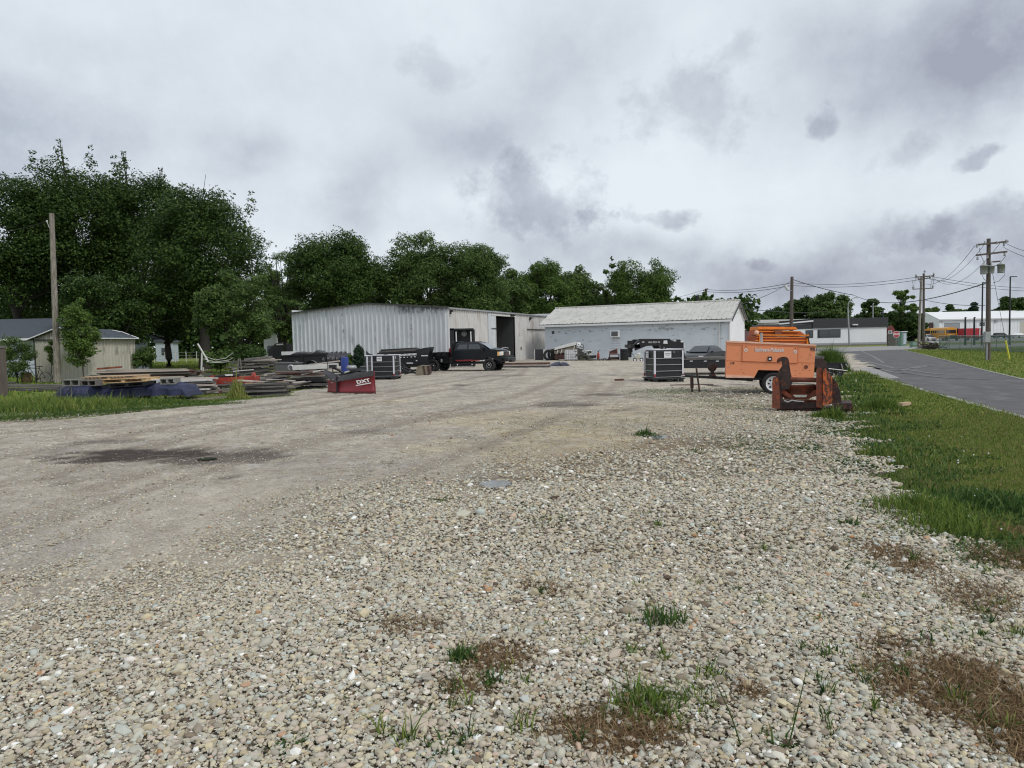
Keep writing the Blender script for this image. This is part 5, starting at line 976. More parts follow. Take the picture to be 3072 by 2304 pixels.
# ------------------------------------------------------------------ vehicles
mat('car_black', (.006, .008, .011), .28, .0, var=.15, scale=2, spec=.4); mat('car_grey', (.016, .019, .025), .3, .0, var=.1, spec=.4); mat('red_paint', (.30, .025, .03), .45, var=.15, scale=2)
mat('chrome', (.55, .55, .56), .18, .9); mat('lamp_amber', (.75, .42, .15), .3); mat('lamp_clear', (.75, .72, .62), .15, spec=.8); mat('glass_sky', (.10, .12, .14), .05, spec=1.0, var=.05)
def wheel(parent, c, r, w, rim='black_paint', rim_r=.62, spokes=6, hub='steel', axis='Y', side=-1):
    """tyre with tread shoulder and a spoked rim; axis Y; side: outer face direction"""
    c = Vector(c); mb = MB(); R_ = r; rr_ = r * rim_r
    mb.lathe([(rr_, -w / 2 * .8), (rr_ * 1.08, -w / 2), (R_ * .93, -w / 2), (R_, -w / 2 * .72), (R_ * .985, -w * .1), (R_ * .985, w * .1), (R_, w / 2 * .72), (R_ * .93, w / 2), (rr_ * 1.08, w / 2), (rr_, w / 2 * .8)], c, axis, 28)
    ty = mb.build('tyre', 'rubber', parent)
    mb = MB(); o = side * w / 2 * .55
    mb.lathe([(rr_, -w / 2 * .8), (rr_, w / 2 * .8)], c, axis, 24); mb.lathe([(rr_, side * w / 2 * .82), (rr_ * .9, o * 1.1), (rr_ * .82, o * .6), (rr_ * .45, o * .75), (rr_ * .3, o * 1.15), (0, o * 1.2)], c, axis, 24); mb.build('rim', rim, ty)
    if spokes:
        mb = MB()
        for k in range(spokes):
            a = 2 * math.pi * k / spokes; u = Vector((math.cos(a), 0, math.sin(a))); p = Vector((-math.sin(a), 0, math.cos(a))); off_ = Vector((0, o * 1.12 + side * .012, 0)); hw = rr_ * .10
            mb.add([c + u * rr_ * .50 + p * hw + off_, c + u * rr_ * .50 - p * hw + off_, c + u * rr_ * .74 - p * hw * 1.2 + off_, c + u * rr_ * .74 + p * hw * 1.2 + off_], [(0, 1, 2, 3)])
        mb.build('rim_opening', 'dark_inside' if rim != 'black_paint' else 'steel', ty)
        mb = MB(); mb.lathe([(rr_ * .22, o), (rr_ * .20, o * 1.35 + side * .03), (0, o * 1.4 + side * .035)], c, axis, 12); mb.build('hub', hub, ty)
    return ty
def loft(mb, rings, closed=True):
    n = len(rings[0]); vs = [p for r_ in rings for p in r_]; fs = [(i * n + j, i * n + (j + 1) % n, (i + 1) * n + (j + 1) % n, (i + 1) * n + j) for i in range(len(rings) - 1) for j in range(n)]
    mb.add(vs, fs); mb.add(rings[0], [tuple(range(n))]); mb.add(rings[-1], [tuple(range(n))]); return mb
def arch_prof(top, bot, wheels, r, n=9):      # profile polygon: top line points then bottom with wheel arches cut
    p = list(top); zb = bot; xs = sorted(wheels, reverse=True)
    x_end, x_start = top[-1][0], top[0][0]
    p.append((x_end, zb))
    for w_ in xs:
        for k in range(n + 1):
            a = math.pi * k / n; x_, z_ = w_ + r * math.cos(a), r * .98 * math.sin(a) + WZ[0]
            if z_ > zb: p.append((x_, z_))
    p.append((x_start, zb)); return p
WZ = [.45]
# --- pickup truck (x forward, rear axle at 0)
ra, fa = G(1301, 1116), G(1467, 1115); hd = fa - ra; yaw = math.atan2(hd.y, hd.x); SCL = hd.length / 4.25
nrm_ = Vector((-math.sin(yaw), math.cos(yaw), 0))
tk = thing('pickup_truck', 'lifted black crew cab pickup truck with a utility bed parked before the warehouse', 'pickup truck', ra + nrm_ * .98 * SCL, yaw); tk.scale = (SCL,) * 3
HW = .98; WZ[0] = .46
front = [(1.52, 1.50), (1.60, 1.52), (4.35, 1.58), (4.75, 1.56), (5.10, 1.46), (5.22, 1.28), (5.24, .86)]
prof = arch_prof(front, .66, (4.25,), .58)
mb = MB(); mb.prism(prof, -HW, HW); mb.build('body', 'car_black', tk, bevel=.05)
mb = MB(); rg = lambda xs, z, w: [(xs[0], -w, z), (xs[1], -w, z), (xs[1], w, z), (xs[0], w, z)]
loft(mb, [rg((1.56, 4.28), 1.50, .93), rg((1.60, 4.20), 1.58, .92), rg((1.74, 3.62), 2.00, .80), rg((1.86, 3.42), 2.10, .70)]); mb.build('cab', 'car_black', tk, bevel=.04)
def sidequad(mb, pts, z0, w0, z1, w1, s, off=.012):
    mb.add([(x_, s * (w0 + (w1 - w0) * (z_ - z0) / (z1 - z0) + off), z_) for x_, z_ in pts], [tuple(range(len(pts)))]); return mb
for s in (-1, 1):
    for pts in ([(1.84, 1.62), (2.62, 1.62), (2.62, 1.95), (1.98, 1.95)], [(2.72, 1.62), (3.72, 1.62), (3.46, 1.95), (2.72, 1.95)]):
        mb = MB(); sidequad(mb, pts, 1.58, .925, 2.0, .805, s, .008); mb.build('side_window', 'glass_dark', tk)
    mb = MB(); mb.box((3.82, s * 1.17, 1.62), (.14, .26, .30), rz=.1 * s); mb.box((3.86, s * 1.02, 1.58), (.05, .2, .05)); mb.build('mirror', 'black_metal', tk, bevel=.02)
    for x_ in (1.68, 2.67, 3.78): mb = MB(); mb.box((x_, s * (HW + .001), 1.12), (.015, .006, .74)); mb.build('door_gap', 'dark_inside', tk)
    for x_ in (2.45, 3.45): mb = MB(); mb.box((x_, s * (HW + .02), 1.40), (.20, .03, .05)); mb.build('door_handle', 'black_metal', tk)
    mb = MB(); mb.box((2.7, s * (HW + .03), .60), (2.2, .16, .07)); mb.build('side_step', 'black_metal', tk)
mb = MB(); mb.add([(4.30, -.86, 1.60), (4.30, .86, 1.60), (3.66, .76, 2.00), (3.66, -.76, 2.00)], [(0, 1, 2, 3)]); ws = mb.build('windshield', 'glass_sky', tk); ws.location.x = .03; ws.location.z = .015
mb = MB(); mb.add([(4.3, -.95, 1.585), (5.08, -.9, 1.50), (5.08, .9, 1.50), (4.3, .95, 1.585), (4.5, -.45, 1.66), (4.98, -.42, 1.58), (4.98, .42, 1.58), (4.5, .45, 1.66)], [(0, 1, 5, 4), (1, 2, 6, 5), (2, 3, 7, 6), (3, 0, 4, 7), (4, 5, 6, 7)]); mb.build('hood', 'car_black', tk)
for x_ in (2.15, 2.5, 3.1): mb = MB(); mb.box((x_, 0, 2.125), (.26, 1.0, .05)); mb.build('roof_marker', 'black_metal', tk)
for s in (-1, 1): mb = MB(); mb.box((5.10, s * .78, 1.26), (.26, .42, .28)); mb.build('headlight', 'lamp_clear', tk, bevel=.03); mb = MB(); mb.box((4.97, s * .985, 1.26), (.12, .04, .28)); mb.build('turn_signal', 'lamp_amber', tk)
mb = MB(); mb.box((5.245, 0, 1.18), (.05, 1.1, .42)); mb.build('grille', 'black_metal', tk); mb = MB(); mb.box((5.28, 0, 1.2), (.02, .36, .10)); mb.build('badge', 'sign_red', tk); text_mesh('GMC', .13, 'chrome', tk, (5.30, 0, 1.2), (R(90), 0, R(90)))
mb = MB(); mb.box((5.48, 0, .84), (.34, 1.9, .26)); mb.box((5.60, 0, 1.05), (.08, .9, .07)); mb.box((5.66, .0, .72), (.3, .7, .14)); mb.build('bumper', 'black_metal', tk, bevel=.05)
for k, z_ in enumerate((1.58, 1.60)): pass
mb = MB(); mb.tube([(5.0, -.3, 1.62), (5.2, -.1, 1.68), (5.3, .3, 1.62)], .03, 6); mb.build('hood_guard', 'chrome', tk)
# utility bed
bed = MB(); bed.prism(arch_prof([(-.42, 1.42), (1.20, 1.42)], .62, (0,), .60), -1.05, -.62); bed.prism(arch_prof([(-.42, 1.42), (1.20, 1.42)], .62, (0,), .60), .62, 1.05); bed.bb(-.42, 1.2, -.62, .62, .85, 1.0); bed.build('utility_bed', 'black_paint', tk, bevel=.02)
for x_ in (-.2, .42, .86): mb = MB(); mb.bb(x_ - .16 if x_ > 0 else x_ - .18, x_ + .2, -1.075, -1.052, 1.12, 1.38); bx_ = mb.build('bed_locker', 'black_metal', tk); mb = MB(); mb.bb(x_, x_ + .06, -1.09, -1.076, 1.22, 1.26); mb.build('latch', 'chrome', bx_)
for z_ in (.72, .80, .90): mb = MB(); mb.bb(.62, .74, -1.07, -1.055, z_, z_ + .03); mb.build('reflector', 'sign_white', tk)
mb = MB(); mb.bb(1.22, 1.5, -1.0, 1.0, .62, 1.05); mb.bb(1.36, 1.48, -.95, .95, 1.05, 2.1); mb.bb(1.34, 1.9, -.3, .3, 2.1, 2.17); mb.build('headache_rack', 'black_metal', tk, bevel=.02)
mb = MB(); mb.lathe([(0, 1.0), (.11, 1.0), (.11, 1.62), (.09, 1.68), (0, 1.68)], (1.16, -.55, 0), n=14); tag(mb.build('fuel_can', 'red_paint', None), None); fc = bpy.data.objects['fuel_can']; fc.matrix_world = Matrix.Translation(tk.location) @ Matrix.Rotation(yaw, 4, 'Z') @ Matrix.Scale(SCL, 4); tag(fc, 'red upright canister standing at the front of the truck bed', 'canister')
for (x_, s) in ((0, -1), (0, 1), (4.25, -1), (4.25, 1)): wheel(tk, (x_, s * (.92 if x_ == 0 else .86), .46), .46, .32, rim='black_paint', rim_r=.60, spokes=8, side=s)
mb = MB(); mb.cyl((0, -.8, .46), (0, .8, .46), .09); mb.cyl((4.25, -.8, .46), (4.25, .8, .46), .08); mb.bb(-.3, 5.0, -.45, -.33, .55, .7); mb.bb(-.3, 5.0, .33, .45, .55, .7); mb.build('chassis', 'black_metal', tk)
o = text_mesh('Sullivan', .10, 'red_paint', tk, (2.3, -.992, .83), (R(90), 0, 0), name='lettering'); bpy.data.objects.remove(o)
mb = MB()
r_ = random.Random(8); x_ = 1.75
while x_ < 3.55: w_ = r_.uniform(.04, .1); mb.bb(x_, x_ + w_, -.992, -.984, .76, .84 + r_.choice((0, .03))); x_ += w_ + .025
mb.build('door_decal', 'red_paint', tk)
# --- generic car
mat('glass_car', (.03, .036, .042), .12, spec=.5, var=.05)
def car(name, label, loc, yaw, s, paint, hatch=False, group=None, cat='car', suv=False):
    c = thing(name, label, cat, loc, yaw, group); c.scale = (s, s, s); WZ[0] = .32; H = 1.62 if suv else 1.42
    top = [(-2.15, .62), (-2.2, .85), (-1.75, 1.0), (1.15, .93), (2.0, .76), (2.22, .6)]; prof = arch_prof(top, .24, (-1.35, 1.35), .38)
    mb = MB(); mb.prism(prof, -.88, .88); mb.build('body', paint, c, bevel=.09)
    mb = MB(); f = lambda x0, x1, z, w: [(x0, -w, z), (x1, -w, z), (x1, w, z), (x0, w, z)]
    loft(mb, [f(-1.9, 1.25, .93, .80), f(-1.45 if not suv else -1.85, .62, 1.22, .70), f(-1.05 if not suv else -1.7, .30, H - .04, .60), f(-.85, .1, H, .5)]); mb.build('cabin', paint, c, bevel=.06)
    for k in (-1, 1):
        mb = MB(); mb.add([(-1.25, k * .775, 1.0), (-.35, k * .775, 1.0), (-.35, k * .648, H - .10), (-.95, k * .648, H - .10)], [(0, 1, 2, 3)]); mb.build('side_window', 'glass_car', c)
        mb = MB(); mb.add([(-.27, k * .775, 1.0), (.88, k * .775, 1.0), (.25, k * .648, H - .10), (-.27, k * .648, H - .10)], [(0, 1, 2, 3)]); mb.build('side_window', 'glass_car', c)
        mb = MB(); mb.box((2.08, k * .64, .66), (.22, .34, .13)); mb.build('headlight', 'lamp_clear', c, bevel=.03)
        mb = MB(); mb.box((.75, k * .93, .98), (.12, .18, .12)); mb.build('mirror', paint, c)
    mb = MB(); mb.add([(1.20, -.72, .97), (1.20, .72, .97), (.38, .55, H - .06), (.38, -.55, H - .06)], [(0, 1, 2, 3)]); o = mb.build('windshield', 'glass_car', c); o.location = (.03, 0, .03)
    mb = MB(); mb.box((2.2, 0, .48), (.06, 1.0, .18)); mb.build('grille', 'dark_inside', c)
    for (x_, k) in ((-1.35, -1), (-1.35, 1), (1.35, -1), (1.35, 1)): wheel(c, (x_, k * .80, .32), .32, .2, rim='grey_metal', spokes=5, side=k)
    return c
cg = V(2112, 1090, 46); cr_ = car('parked_car', 'dark sedan parked in front of the pale shed, seen over the trailer deck', (cg.x, 46, 0), R(-128), .92, 'car_grey')
D_ = 190
for (px, lab, p_, su, yw) in ((2978, 'dark car parked left beside the black sport utility car at the hall', 'car_grey', False, 0), (3003, 'black sport utility car parked before the white hall', 'car_black', True, 0), (3058, 'pale car at the right edge before the hall', 'white_paint', False, 0.3)):
    car('parked_car', lab, (V(px, 1008, D_).x, D_ + (4 if px < 2990 else 0), 0), yw, .95, p_, suv=su, group='cars parked at the white hall')
cv_ = car('parked_car', 'small white car left of the school buses', (V(2784, 1010, 160).x, 160, 0), R(-90), .95, 'white_paint', suv=True, group='cars parked at the white hall')
# school buses
mat('bus_yellow', (.62, .30, .03), .5, var=.06)
def bus(label, px, D, yaw, s=1.0):
    c = thing('school_bus', label, 'bus', (V(px, 1015, D).x, D, 0), yaw, 'school buses'); c.scale = (s, s, s); L_ = 8.0; w = 1.2
    mb = MB(); rings = []
    for x_ in (-L_ / 2, L_ / 2):
        rings.append([(x_, -w, .5), (x_, w, .5), (x_, w, 2.6), (x_, w * .8, 2.95), (x_, 0, 3.05), (x_, -w * .8, 2.95), (x_, -w, 2.6)])
    loft(mb, rings); mb.build('body', 'bus_yellow', c)
    mb = MB(); mb.bb(L_ / 2, L_ / 2 + 1.1, -w * .85, w * .85, .5, 1.55); mb.build('hood', 'bus_yellow', c, bevel=.1)
    mb = MB(); mb.bb(L_ / 2 + 1.1, L_ / 2 + 1.2, -.75, .75, .55, 1.3); mb.build('grille', 'dark_inside', c)
    mb = MB(); mb.bb(L_ / 2 + 1.0, L_ / 2 + 1.35, -w, w, .45, .7); mb.build('bumper', 'black_metal', c)
    mb = MB(); mb.bb(L_ / 2, L_ / 2 + .03, -w * .85, w * .85, 1.65, 2.45); mb.build('windshield', 'glass_dark', c)
    for k in (-1, 1):
        for i in range(7): mb = MB(); x_ = -L_ / 2 + .4 + i * 1.05; mb.bb(x_, x_ + .85, k * (w + .012), k * (w + .002), 1.75, 2.35); mb.build('side_window', 'glass_dark', c)
        for z_ in (1.1, 1.5): mb = MB(); mb.bb(-L_ / 2, L_ / 2, k * (w + .012), k * (w + .002), z_, z_ + .06); mb.build('stripe', 'black_metal', c)
        for x_ in (-2.4, 4.3): wheel(c, (x_, k * 1.05, .5), .5, .3, rim='black_paint', spokes=0, side=k)
    for k in (-1, 1): mb = MB(); mb.cyl((L_ / 2 + .0, k * .8, 2.75), (L_ / 2 + .08, k * .8, 2.75), .12, n=10); mb.build('warning_lamp', 'lamp_amber', c)
bus('school bus seen from the front, nearer one at the garage bay', 2829, 158, R(-100)); bus('school bus seen along its side, farther one left of the other', 2806, 170, R(-140))
D_ = 150; rc_ = thing('red_truck_box', 'red box trailer parked before the white hall', 'trailer', (V(2920, 1010, D_).x, D_, 0)); a, b = V(2896, 985, D_), V(2944, 1012, D_)
mb = MB(); mb.bb(a.x, b.x, D_, D_ + 2.4, .7, a.z); mb.build('body', 'sign_red', rc_, world=True, bevel=.05)
for k in range(8): mb = MB(); x_ = a.x + (b.x - a.x) * (k + .5) / 8; mb.bb(x_ - .03, x_ + .03, D_ - .05, D_ - .005, .75, a.z - .1); mb.build('side_rib', 'sign_red', rc_, world=True)
mb = MB(); mb.bb(b.x - .45, b.x - .3, D_ - .06, D_ - .01, .8, a.z - .1); mb.build('door_stripe', 'sign_white', rc_, world=True); mb = MB(); mb.bb(a.x, b.x, D_ + .1, D_ + 2.3, .5, .69); mb.build('chassis', 'black_metal', rc_, world=True)
for x_ in (a.x + .6, b.x - .8): wheel(rc_, (x_ - rc_.location.x, .2, .45), .45, .3, spokes=0)
# ------------------------------------------------------------------ yard equipment
mat('compressor', (.72, .26, .125), .55, var=.05, scale=1.5, col2=(.50, .20, .11), amt=.20, scale2=3, spec=.4)
mat('compressor_faded', (.72, .42, .30), .7, var=.15, scale=5)
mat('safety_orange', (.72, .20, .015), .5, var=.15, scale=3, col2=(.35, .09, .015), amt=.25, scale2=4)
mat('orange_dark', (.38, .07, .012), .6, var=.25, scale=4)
mat('rust', (.16, .055, .035), .9, .1, var=.35, scale=5, col2=(.30, .065, .03), amt=.35, scale2=6, bump=.4)
mat('rust_orange', (.50, .11, .025), .75, var=.25, scale=4, col2=(.10, .035, .025), amt=.50, scale2=9, bump=.3, edge=.06, stretch=(1.6, 1.6, .7))
mat('rust_dark', (.05, .034, .032), .8, .3, var=.4, scale=5, col2=(.20, .06, .035), amt=.30, scale2=8, bump=.3)
mat('plow_red', (.20, .020, .028), .5, var=.15, scale=2, col2=(.10, .02, .02), amt=.25, scale2=5)
mat('plow_grey', (.075, .075, .085), .6, var=.2, scale=4); mat('label_white', (.62, .63, .65), .6, var=.02); mat('ink', (.03, .03, .035), .6, var=0); mat('post_white', (.60, .60, .66), .5, var=.05); mat('post_red', (.30, .03, .05), .5, var=.1)
mat('tote_black', (.012, .014, .017), .42, var=.2, scale=3, spec=.5); mat('tote_grey', (.040, .048, .052), .45, var=.15); mat('barrel_blue', (.012, .03, .19), .4, var=.1); mat('tan_machine', (.20, .17, .125), .7, var=.25, scale=3, col2=(.10, .07, .05), amt=.35, scale2=4)
mat('ibc_white', (.60, .61, .62), .5, var=.06); mat('block_grey', (.19, .19, .17), .9, var=.2, scale=9, bump=.4); mat('red_iron', (.30, .035, .02), .6, var=.25, scale=4, col2=(.12, .03, .02), amt=.3); mat('pale_junk', (.42, .42, .36), .7, var=.3, scale=8)
# --- compressor
Dc = G(2318, 1185).y; cx = V(2310, 1100, Dc).x
cp = thing('air_compressor', 'salmon orange towable air compressor with a white spoked wheel', 'air compressor', (cx, Dc, 0))
def ppx(D, *pts): return PW(D, *pts)
def pr(D, y0, y1, *pts): mb = MB(); mb.prism(PW(D, *pts), D + y0, D + y1); return mb
body = [(2181, 1025), (2447, 1036), (2441, 1137), (2376, 1137), (2366, 1112), (2275, 1110), (2262, 1134), (2177, 1133)]
pr(Dc, 0, 1.3, *body).build('canopy', 'compressor', cp, world=True, bevel=.025)
pr(Dc, -.03, 1.33, (2180, 1022), (2449, 1034), (2449, 1038), (2180, 1027)).build('roof_panel', 'compressor_faded', cp, world=True, bevel=.01)
pr(Dc, -.012, 0, (2178, 1124), (2260, 1128), (2261, 1134), (2177, 1133)).build('scraped_sill', 'compressor_faded', cp, world=True)
pr(Dc, -.02, -.002, (2228, 1036), (2393, 1042), (2392, 1089), (2227, 1083)).build('service_door', 'compressor', cp, world=True, bevel=.006)
mb = MB()
def line(mb, D, x0, y0, x1, y1, w=1.0, off=-.006):
    for (ax, ay), (bx, by) in (((x0, y0), (x1, y1)),):
        if abs(x1 - x0) > abs(y1 - y0): mb.prism(PW(D, (ax, ay), (bx, by), (bx, by + w), (ax, ay + w)), D + off, D + off + .005)
        else: mb.prism(PW(D, (ax, ay), (ax + w, ay), (bx + w, by), (bx, by)), D + off, D + off + .005)
line(mb, Dc, 2179, 1081.5, 2227, 1083); line(mb, Dc, 2393, 1087.5, 2444, 1088.5); line(mb, Dc, 2227, 1083.5, 2393, 1089.5, 1.0, -.026); line(mb, Dc, 2227, 1036, 2226, 1084, .9, -.026); line(mb, Dc, 2393.5, 1042, 2392.5, 1089, .9, -.026); line(mb, Dc, 2180, 1034, 2446, 1042.5, .7)
mb.build('panel_seam', 'orange_dark', cp, world=True)
hc = V(2309, 1076, Dc); mb = MB(); mb.bb(hc.x - .065, hc.x + .065, Dc - .05, Dc - .021, hc.z - .065, hc.z + .065); lt = mb.build('door_latch', 'black_metal', cp, world=True); mb = MB(); mb.bb(hc.x - .03, hc.x + .035, Dc - .06, Dc - .051, hc.z - .035, hc.z + .02); mb.build('latch_plate', 'label_white', lt).data.transform(Matrix.Translation(-cp.location))
for (x_, y_) in ((2238, 1039.5), (2386, 1044.5)):
    c = V(x_, y_, Dc); mb = MB(); mb.cyl((c.x, Dc - .035, c.z), (c.x, Dc - .021, c.z), .016, n=8); mb.build('fastener', 'rust', cp, world=True)
    c = V(x_ - .5, y_ + 11, Dc); mb = MB(); mb.cyl((c.x, Dc - .028, c.z), (c.x, Dc - .0225, c.z), .055, n=16); dc_ = mb.build('warning_decal', 'label_white', cp, world=True)
    mb = MB(); mb.prism([(c.x - .035, c.z - .02), (c.x + .035, c.z - .02), (c.x, c.z + .04)], Dc - .032, Dc - .029); mb.build('triangle', 'safety_orange', dc_).data.transform(Matrix.Translation(-cp.location))
c = V(2418, 1101, Dc); mb = MB(); mb.cyl((c.x, Dc - .012, c.z), (c.x, Dc - .002, c.z), .062, n=18); mb.build('blank_cover', 'rust', cp, world=True)
mb = MB()
for (x_, y_) in ((2408, 1094), (2428, 1095), (2408, 1110), (2428, 1111), (2386, 1112), (2386, 1126), (2224, 1108), (2230, 1118), (2400, 1120)): c = V(x_, y_, Dc); mb.cyl((c.x, Dc - .008, c.z), (c.x, Dc - .002, c.z), .012, n=7)
mb.build('rivet', 'rust', cp, world=True)
tl = rel(cp, V(2308, 1050, Dc)); tilt = math.atan2(11, 265)
text_mesh('Sullivan-Palatek', .165, 'label_white', cp, (tl.x, -.026, tl.z), (R(90), R(1.4), 0), sx=.84, bold=.003)
tl = rel(cp, V(2432, 1048, Dc)); text_mesh('951', .145, 'ink', cp, (tl.x, -.008, tl.z), (R(90), R(1.4), 0), sx=1.05, bold=.003)
tl = rel(cp, V(2202, 1091, Dc)); text_mesh('178', .10, 'ink', cp, (tl.x, -.008, tl.z), (R(90), R(-6), 0), sx=.9)
c = V(2302, 1015, Dc); mb = MB(); mb.cyl((c.x - .15, Dc + .5, c.z - .2), (c.x - .15, Dc + .5, V(2295, 998, Dc).z), .045, n=12); mb.build('exhaust_pipe', 'grey_metal', cp, world=True)
wc = rel(cp, V(2321, 1151, Dc)); wheel(cp, (wc.x, .12, wc.z + .0), max(.33, wc.z), .2, rim='white_paint', rim_r=.66, spokes=8, hub='rust', side=-1); wheel(cp, (wc.x, 1.16, wc.z), max(.33, wc.z), .2, rim='white_paint', rim_r=.66, spokes=8, hub='rust', side=1)
mb = MB(); mb.cyl((wc.x, .2, wc.z), (wc.x, 1.1, wc.z), .05); mb.build('axle', 'black_metal', cp)
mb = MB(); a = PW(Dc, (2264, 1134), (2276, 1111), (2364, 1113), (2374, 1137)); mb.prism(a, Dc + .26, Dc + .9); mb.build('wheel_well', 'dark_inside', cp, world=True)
pr(Dc, .55, .68, (2045, 1127), (2262, 1137), (2262, 1147), (2045, 1134)).build('drawbar', 'black_metal', cp, world=True); pr(Dc, .2, 1.1, (2178, 1133), (2430, 1138), (2430, 1144), (2178, 1140)).build('chassis', 'black_metal', cp, world=True)
mb = MB(); a, b = V(2088, 1104, Dc), V(2100, 1183, Dc); b.z = 0; mb.cyl((a.x, Dc + .45, a.z), (b.x, Dc + .4, 0), .032, n=8); mb.build('jack_leg', 'rust_dark', cp, world=True)
mb = MB(); a, b = V(2074, 1132, Dc), V(2075, 1168, Dc); mb.cyl((a.x, Dc + .6, a.z), (b.x, Dc + .6, b.z), .055, n=8); mb.cyl((b.x, Dc + .6, b.z), (b.x, Dc + .6, .0), .03, n=8); mb.build('jack', 'rust_dark', cp, world=True)
mb = MB(); c = V(2137, 1104, Dc); mb.lathe([(0, -.05), (.13, -.05), (.15, 0), (.13, .05), (0, .05)], (c.x, Dc + .6, c.z), 'Y', 14); e_ = V(2137, 1133, Dc); mb.cyl((c.x, Dc + .6, c.z), (c.x, Dc + .6, e_.z), .05, .07, 8); mb.lathe([(0, e_.z + .1), (.08, e_.z + .08), (.15, e_.z), (0, e_.z)], (c.x, Dc + .6, 0), n=12); mb.build('winch', 'rust_dark', cp, world=True)
mb = MB(); c = V(2048, 1130, Dc); mb.lathe([(.03, -.02), (.07, -.02), (.07, .02), (.03, .02), (.03, -.02)], (c.x, Dc + .6, c.z), 'Z', 14); mb.build('tow_eye', 'steel', cp, world=True)
remap(cp, Dc, R(-16))
# planks under the compressor
def plank(name, label, a, b, w, h, z, m, cat='plank', group=None, ry=0.0):
    a, b = Vector(a), Vector(b); d = b - a; L_ = math.hypot(d.x, d.y); mb = MB(); mb.box((0, 0, h / 2), (L_, w, h)); o = mb.build(name, m, None, bevel=.004); o.location = ((a.x + b.x) / 2, (a.y + b.y) / 2, z); o.rotation_euler = (0, ry, math.atan2(d.y, d.x)); return tag(o, label, cat, group)
plank('plank', 'thin grey plank lying left of the compressor wheel', G(2190, 1157), G(2268, 1160), .14, .05, .03, 'wood_pale'); plank('plank', 'dark short board under the compressor drawbar', G(2125, 1160), G(2160, 1164), .2, .05, .03, 'wood_dark'); plank('wheel_chock', 'pale block wedged beside the compressor wheel', G(2242, 1150), G(2270, 1150), .18, .18, .03, 'wood_pale', cat='block'); plank('plank', 'long thin rod on the ground below the drawbar', G(2010, 1160), G(2140, 1158), .05, .04, .04, 'wood_red'); plank('brick', 'lone red brick lying on the gravel left of the black tank', G(1845, 1146), G(1870, 1145), .12, .10, .03, 'wood_red', cat='brick')
# --- gooseneck trailer
Dn = 33.0; gn = thing('gooseneck_trailer', 'black gooseneck flatbed trailer with an arched neck behind the right black tank', 'trailer', (V(2100, 1100, Dn).x, Dn, 0))
neck = [(1903, 1032), (1919, 1018), (1990, 1017), (2010, 1018), (2030, 1030), (2062, 1076), (2046, 1078), (1998, 1068), (1978, 1036), (1940, 1038), (1906, 1052)]
for k, y_ in enumerate((0, 1.7)): pr(Dn, y_, y_ + .16, *neck).build('neck_beam', 'black_paint', gn, world=True, bevel=.012)
pr(Dn, -.01, .17, (1917, 1016.5), (2010, 1016.5), (2010, 1019), (1917, 1019)).build('flange', 'black_metal', gn, world=True)
mb = MB(); a, b = V(1899, 1022, Dn), V(1899, 1058, Dn); mb.cyl((a.x, Dn + .85, a.z), (a.x, Dn + .85, b.z), .13, n=12); mb.cyl((b.x, Dn + .85, b.z), (b.x, Dn + .85, b.z - .25), .08, n=10); mb.bb(a.x - .1, a.x + .35, Dn, Dn + 1.86, V(1900, 1044, Dn).z, V(1900, 1034, Dn).z); mb.build('coupler', 'black_metal', gn, world=True)
pr(Dn, .1, 1.8, (2020, 1022), (2040, 1018), (2053, 1028), (2056, 1075), (2020, 1075)).build('neck_riser', 'black_paint', gn, world=True, bevel=.015)
mb = MB(); fx = [(2021, 1022), (2053, 1029)]
for x0_, y0_, x1_, y1_ in ((2020.5, 1024, 2022.5, 1066), (2052, 1029, 2054, 1046), (2022, 1021, 2029, 1024), (2043, 1023, 2051, 1027)): mb.prism(PW(Dn, (x0_, y0_), (x1_, y0_), (x1_, y1_), (x0_, y1_)), Dn + .05, Dn + .09)
mb.build('reflective_edge', 'label_white', gn, world=True)
pr(Dn, -.1, 2.2, (2040, 1074), (2470, 1068), (2470, 1076), (2040, 1080)).build('deck', 'wood_dark', gn, world=True)
for y_ in (-.08, 2.05): pr(Dn, y_, y_ + .12, (2046, 1081), (2470, 1077), (2470, 1099), (2050, 1105)).build('side_beam', 'black_paint', gn, world=True, bevel=.01)
mb = MB()
for x_, y_ in ((2068, 1082), (2110, 1082), (2146, 1082)): mb.prism(PW(Dn, (x_, y_), (x_ + 9, y_), (x_ + 9, y_ + 2.2), (x_, y_ + 2.2)), Dn - .09, Dn - .082)
mb.build('reflector', 'label_white', gn, world=True)
mb = MB()
for x_, y_, w_ in ((1911, 1031, 7), (1926, 1025, 7), (1973, 1025, 7)): mb.prism(PW(Dn, (x_, y_), (x_ + w_, y_ - (3 if x_ < 1920 else 0)), (x_ + w_, y_ + 2.2 - (3 if x_ < 1920 else 0)), (x_, y_ + 2.2)), Dn - .012, Dn - .004)
mb.build('reflector', 'label_white', gn, world=True)
mb = MB(); mb.prism(PW(Dn, (1991, 1022), (2001, 1021), (2003, 1031), (1990, 1031)), Dn - .012, Dn - .004); mb.build('decal', 'label_white', gn, world=True)
tl = rel(gn, V(1958, 1027, Dn)); text_mesh('BIG-TEX', .11, 'label_white', gn, (tl.x, -.012, tl.z), (R(90), 0, 0))
mb = MB(); a, b = V(2004, 1026, Dn), V(2003, 1047, Dn); mb.tube([(V(1955, 1035, Dn).x, Dn - .03, V(1955, 1035, Dn).z), (V(1960, 1044, Dn).x, Dn - .05, V(1960, 1044, Dn).z), (V(1972, 1048, Dn).x, Dn - .05, V(1972, 1048, Dn).z), (V(1981, 1042, Dn).x, Dn - .03, V(1981, 1042, Dn).z)], .012, 5); mb.build('safety_chain', 'wire_black', gn, world=True)
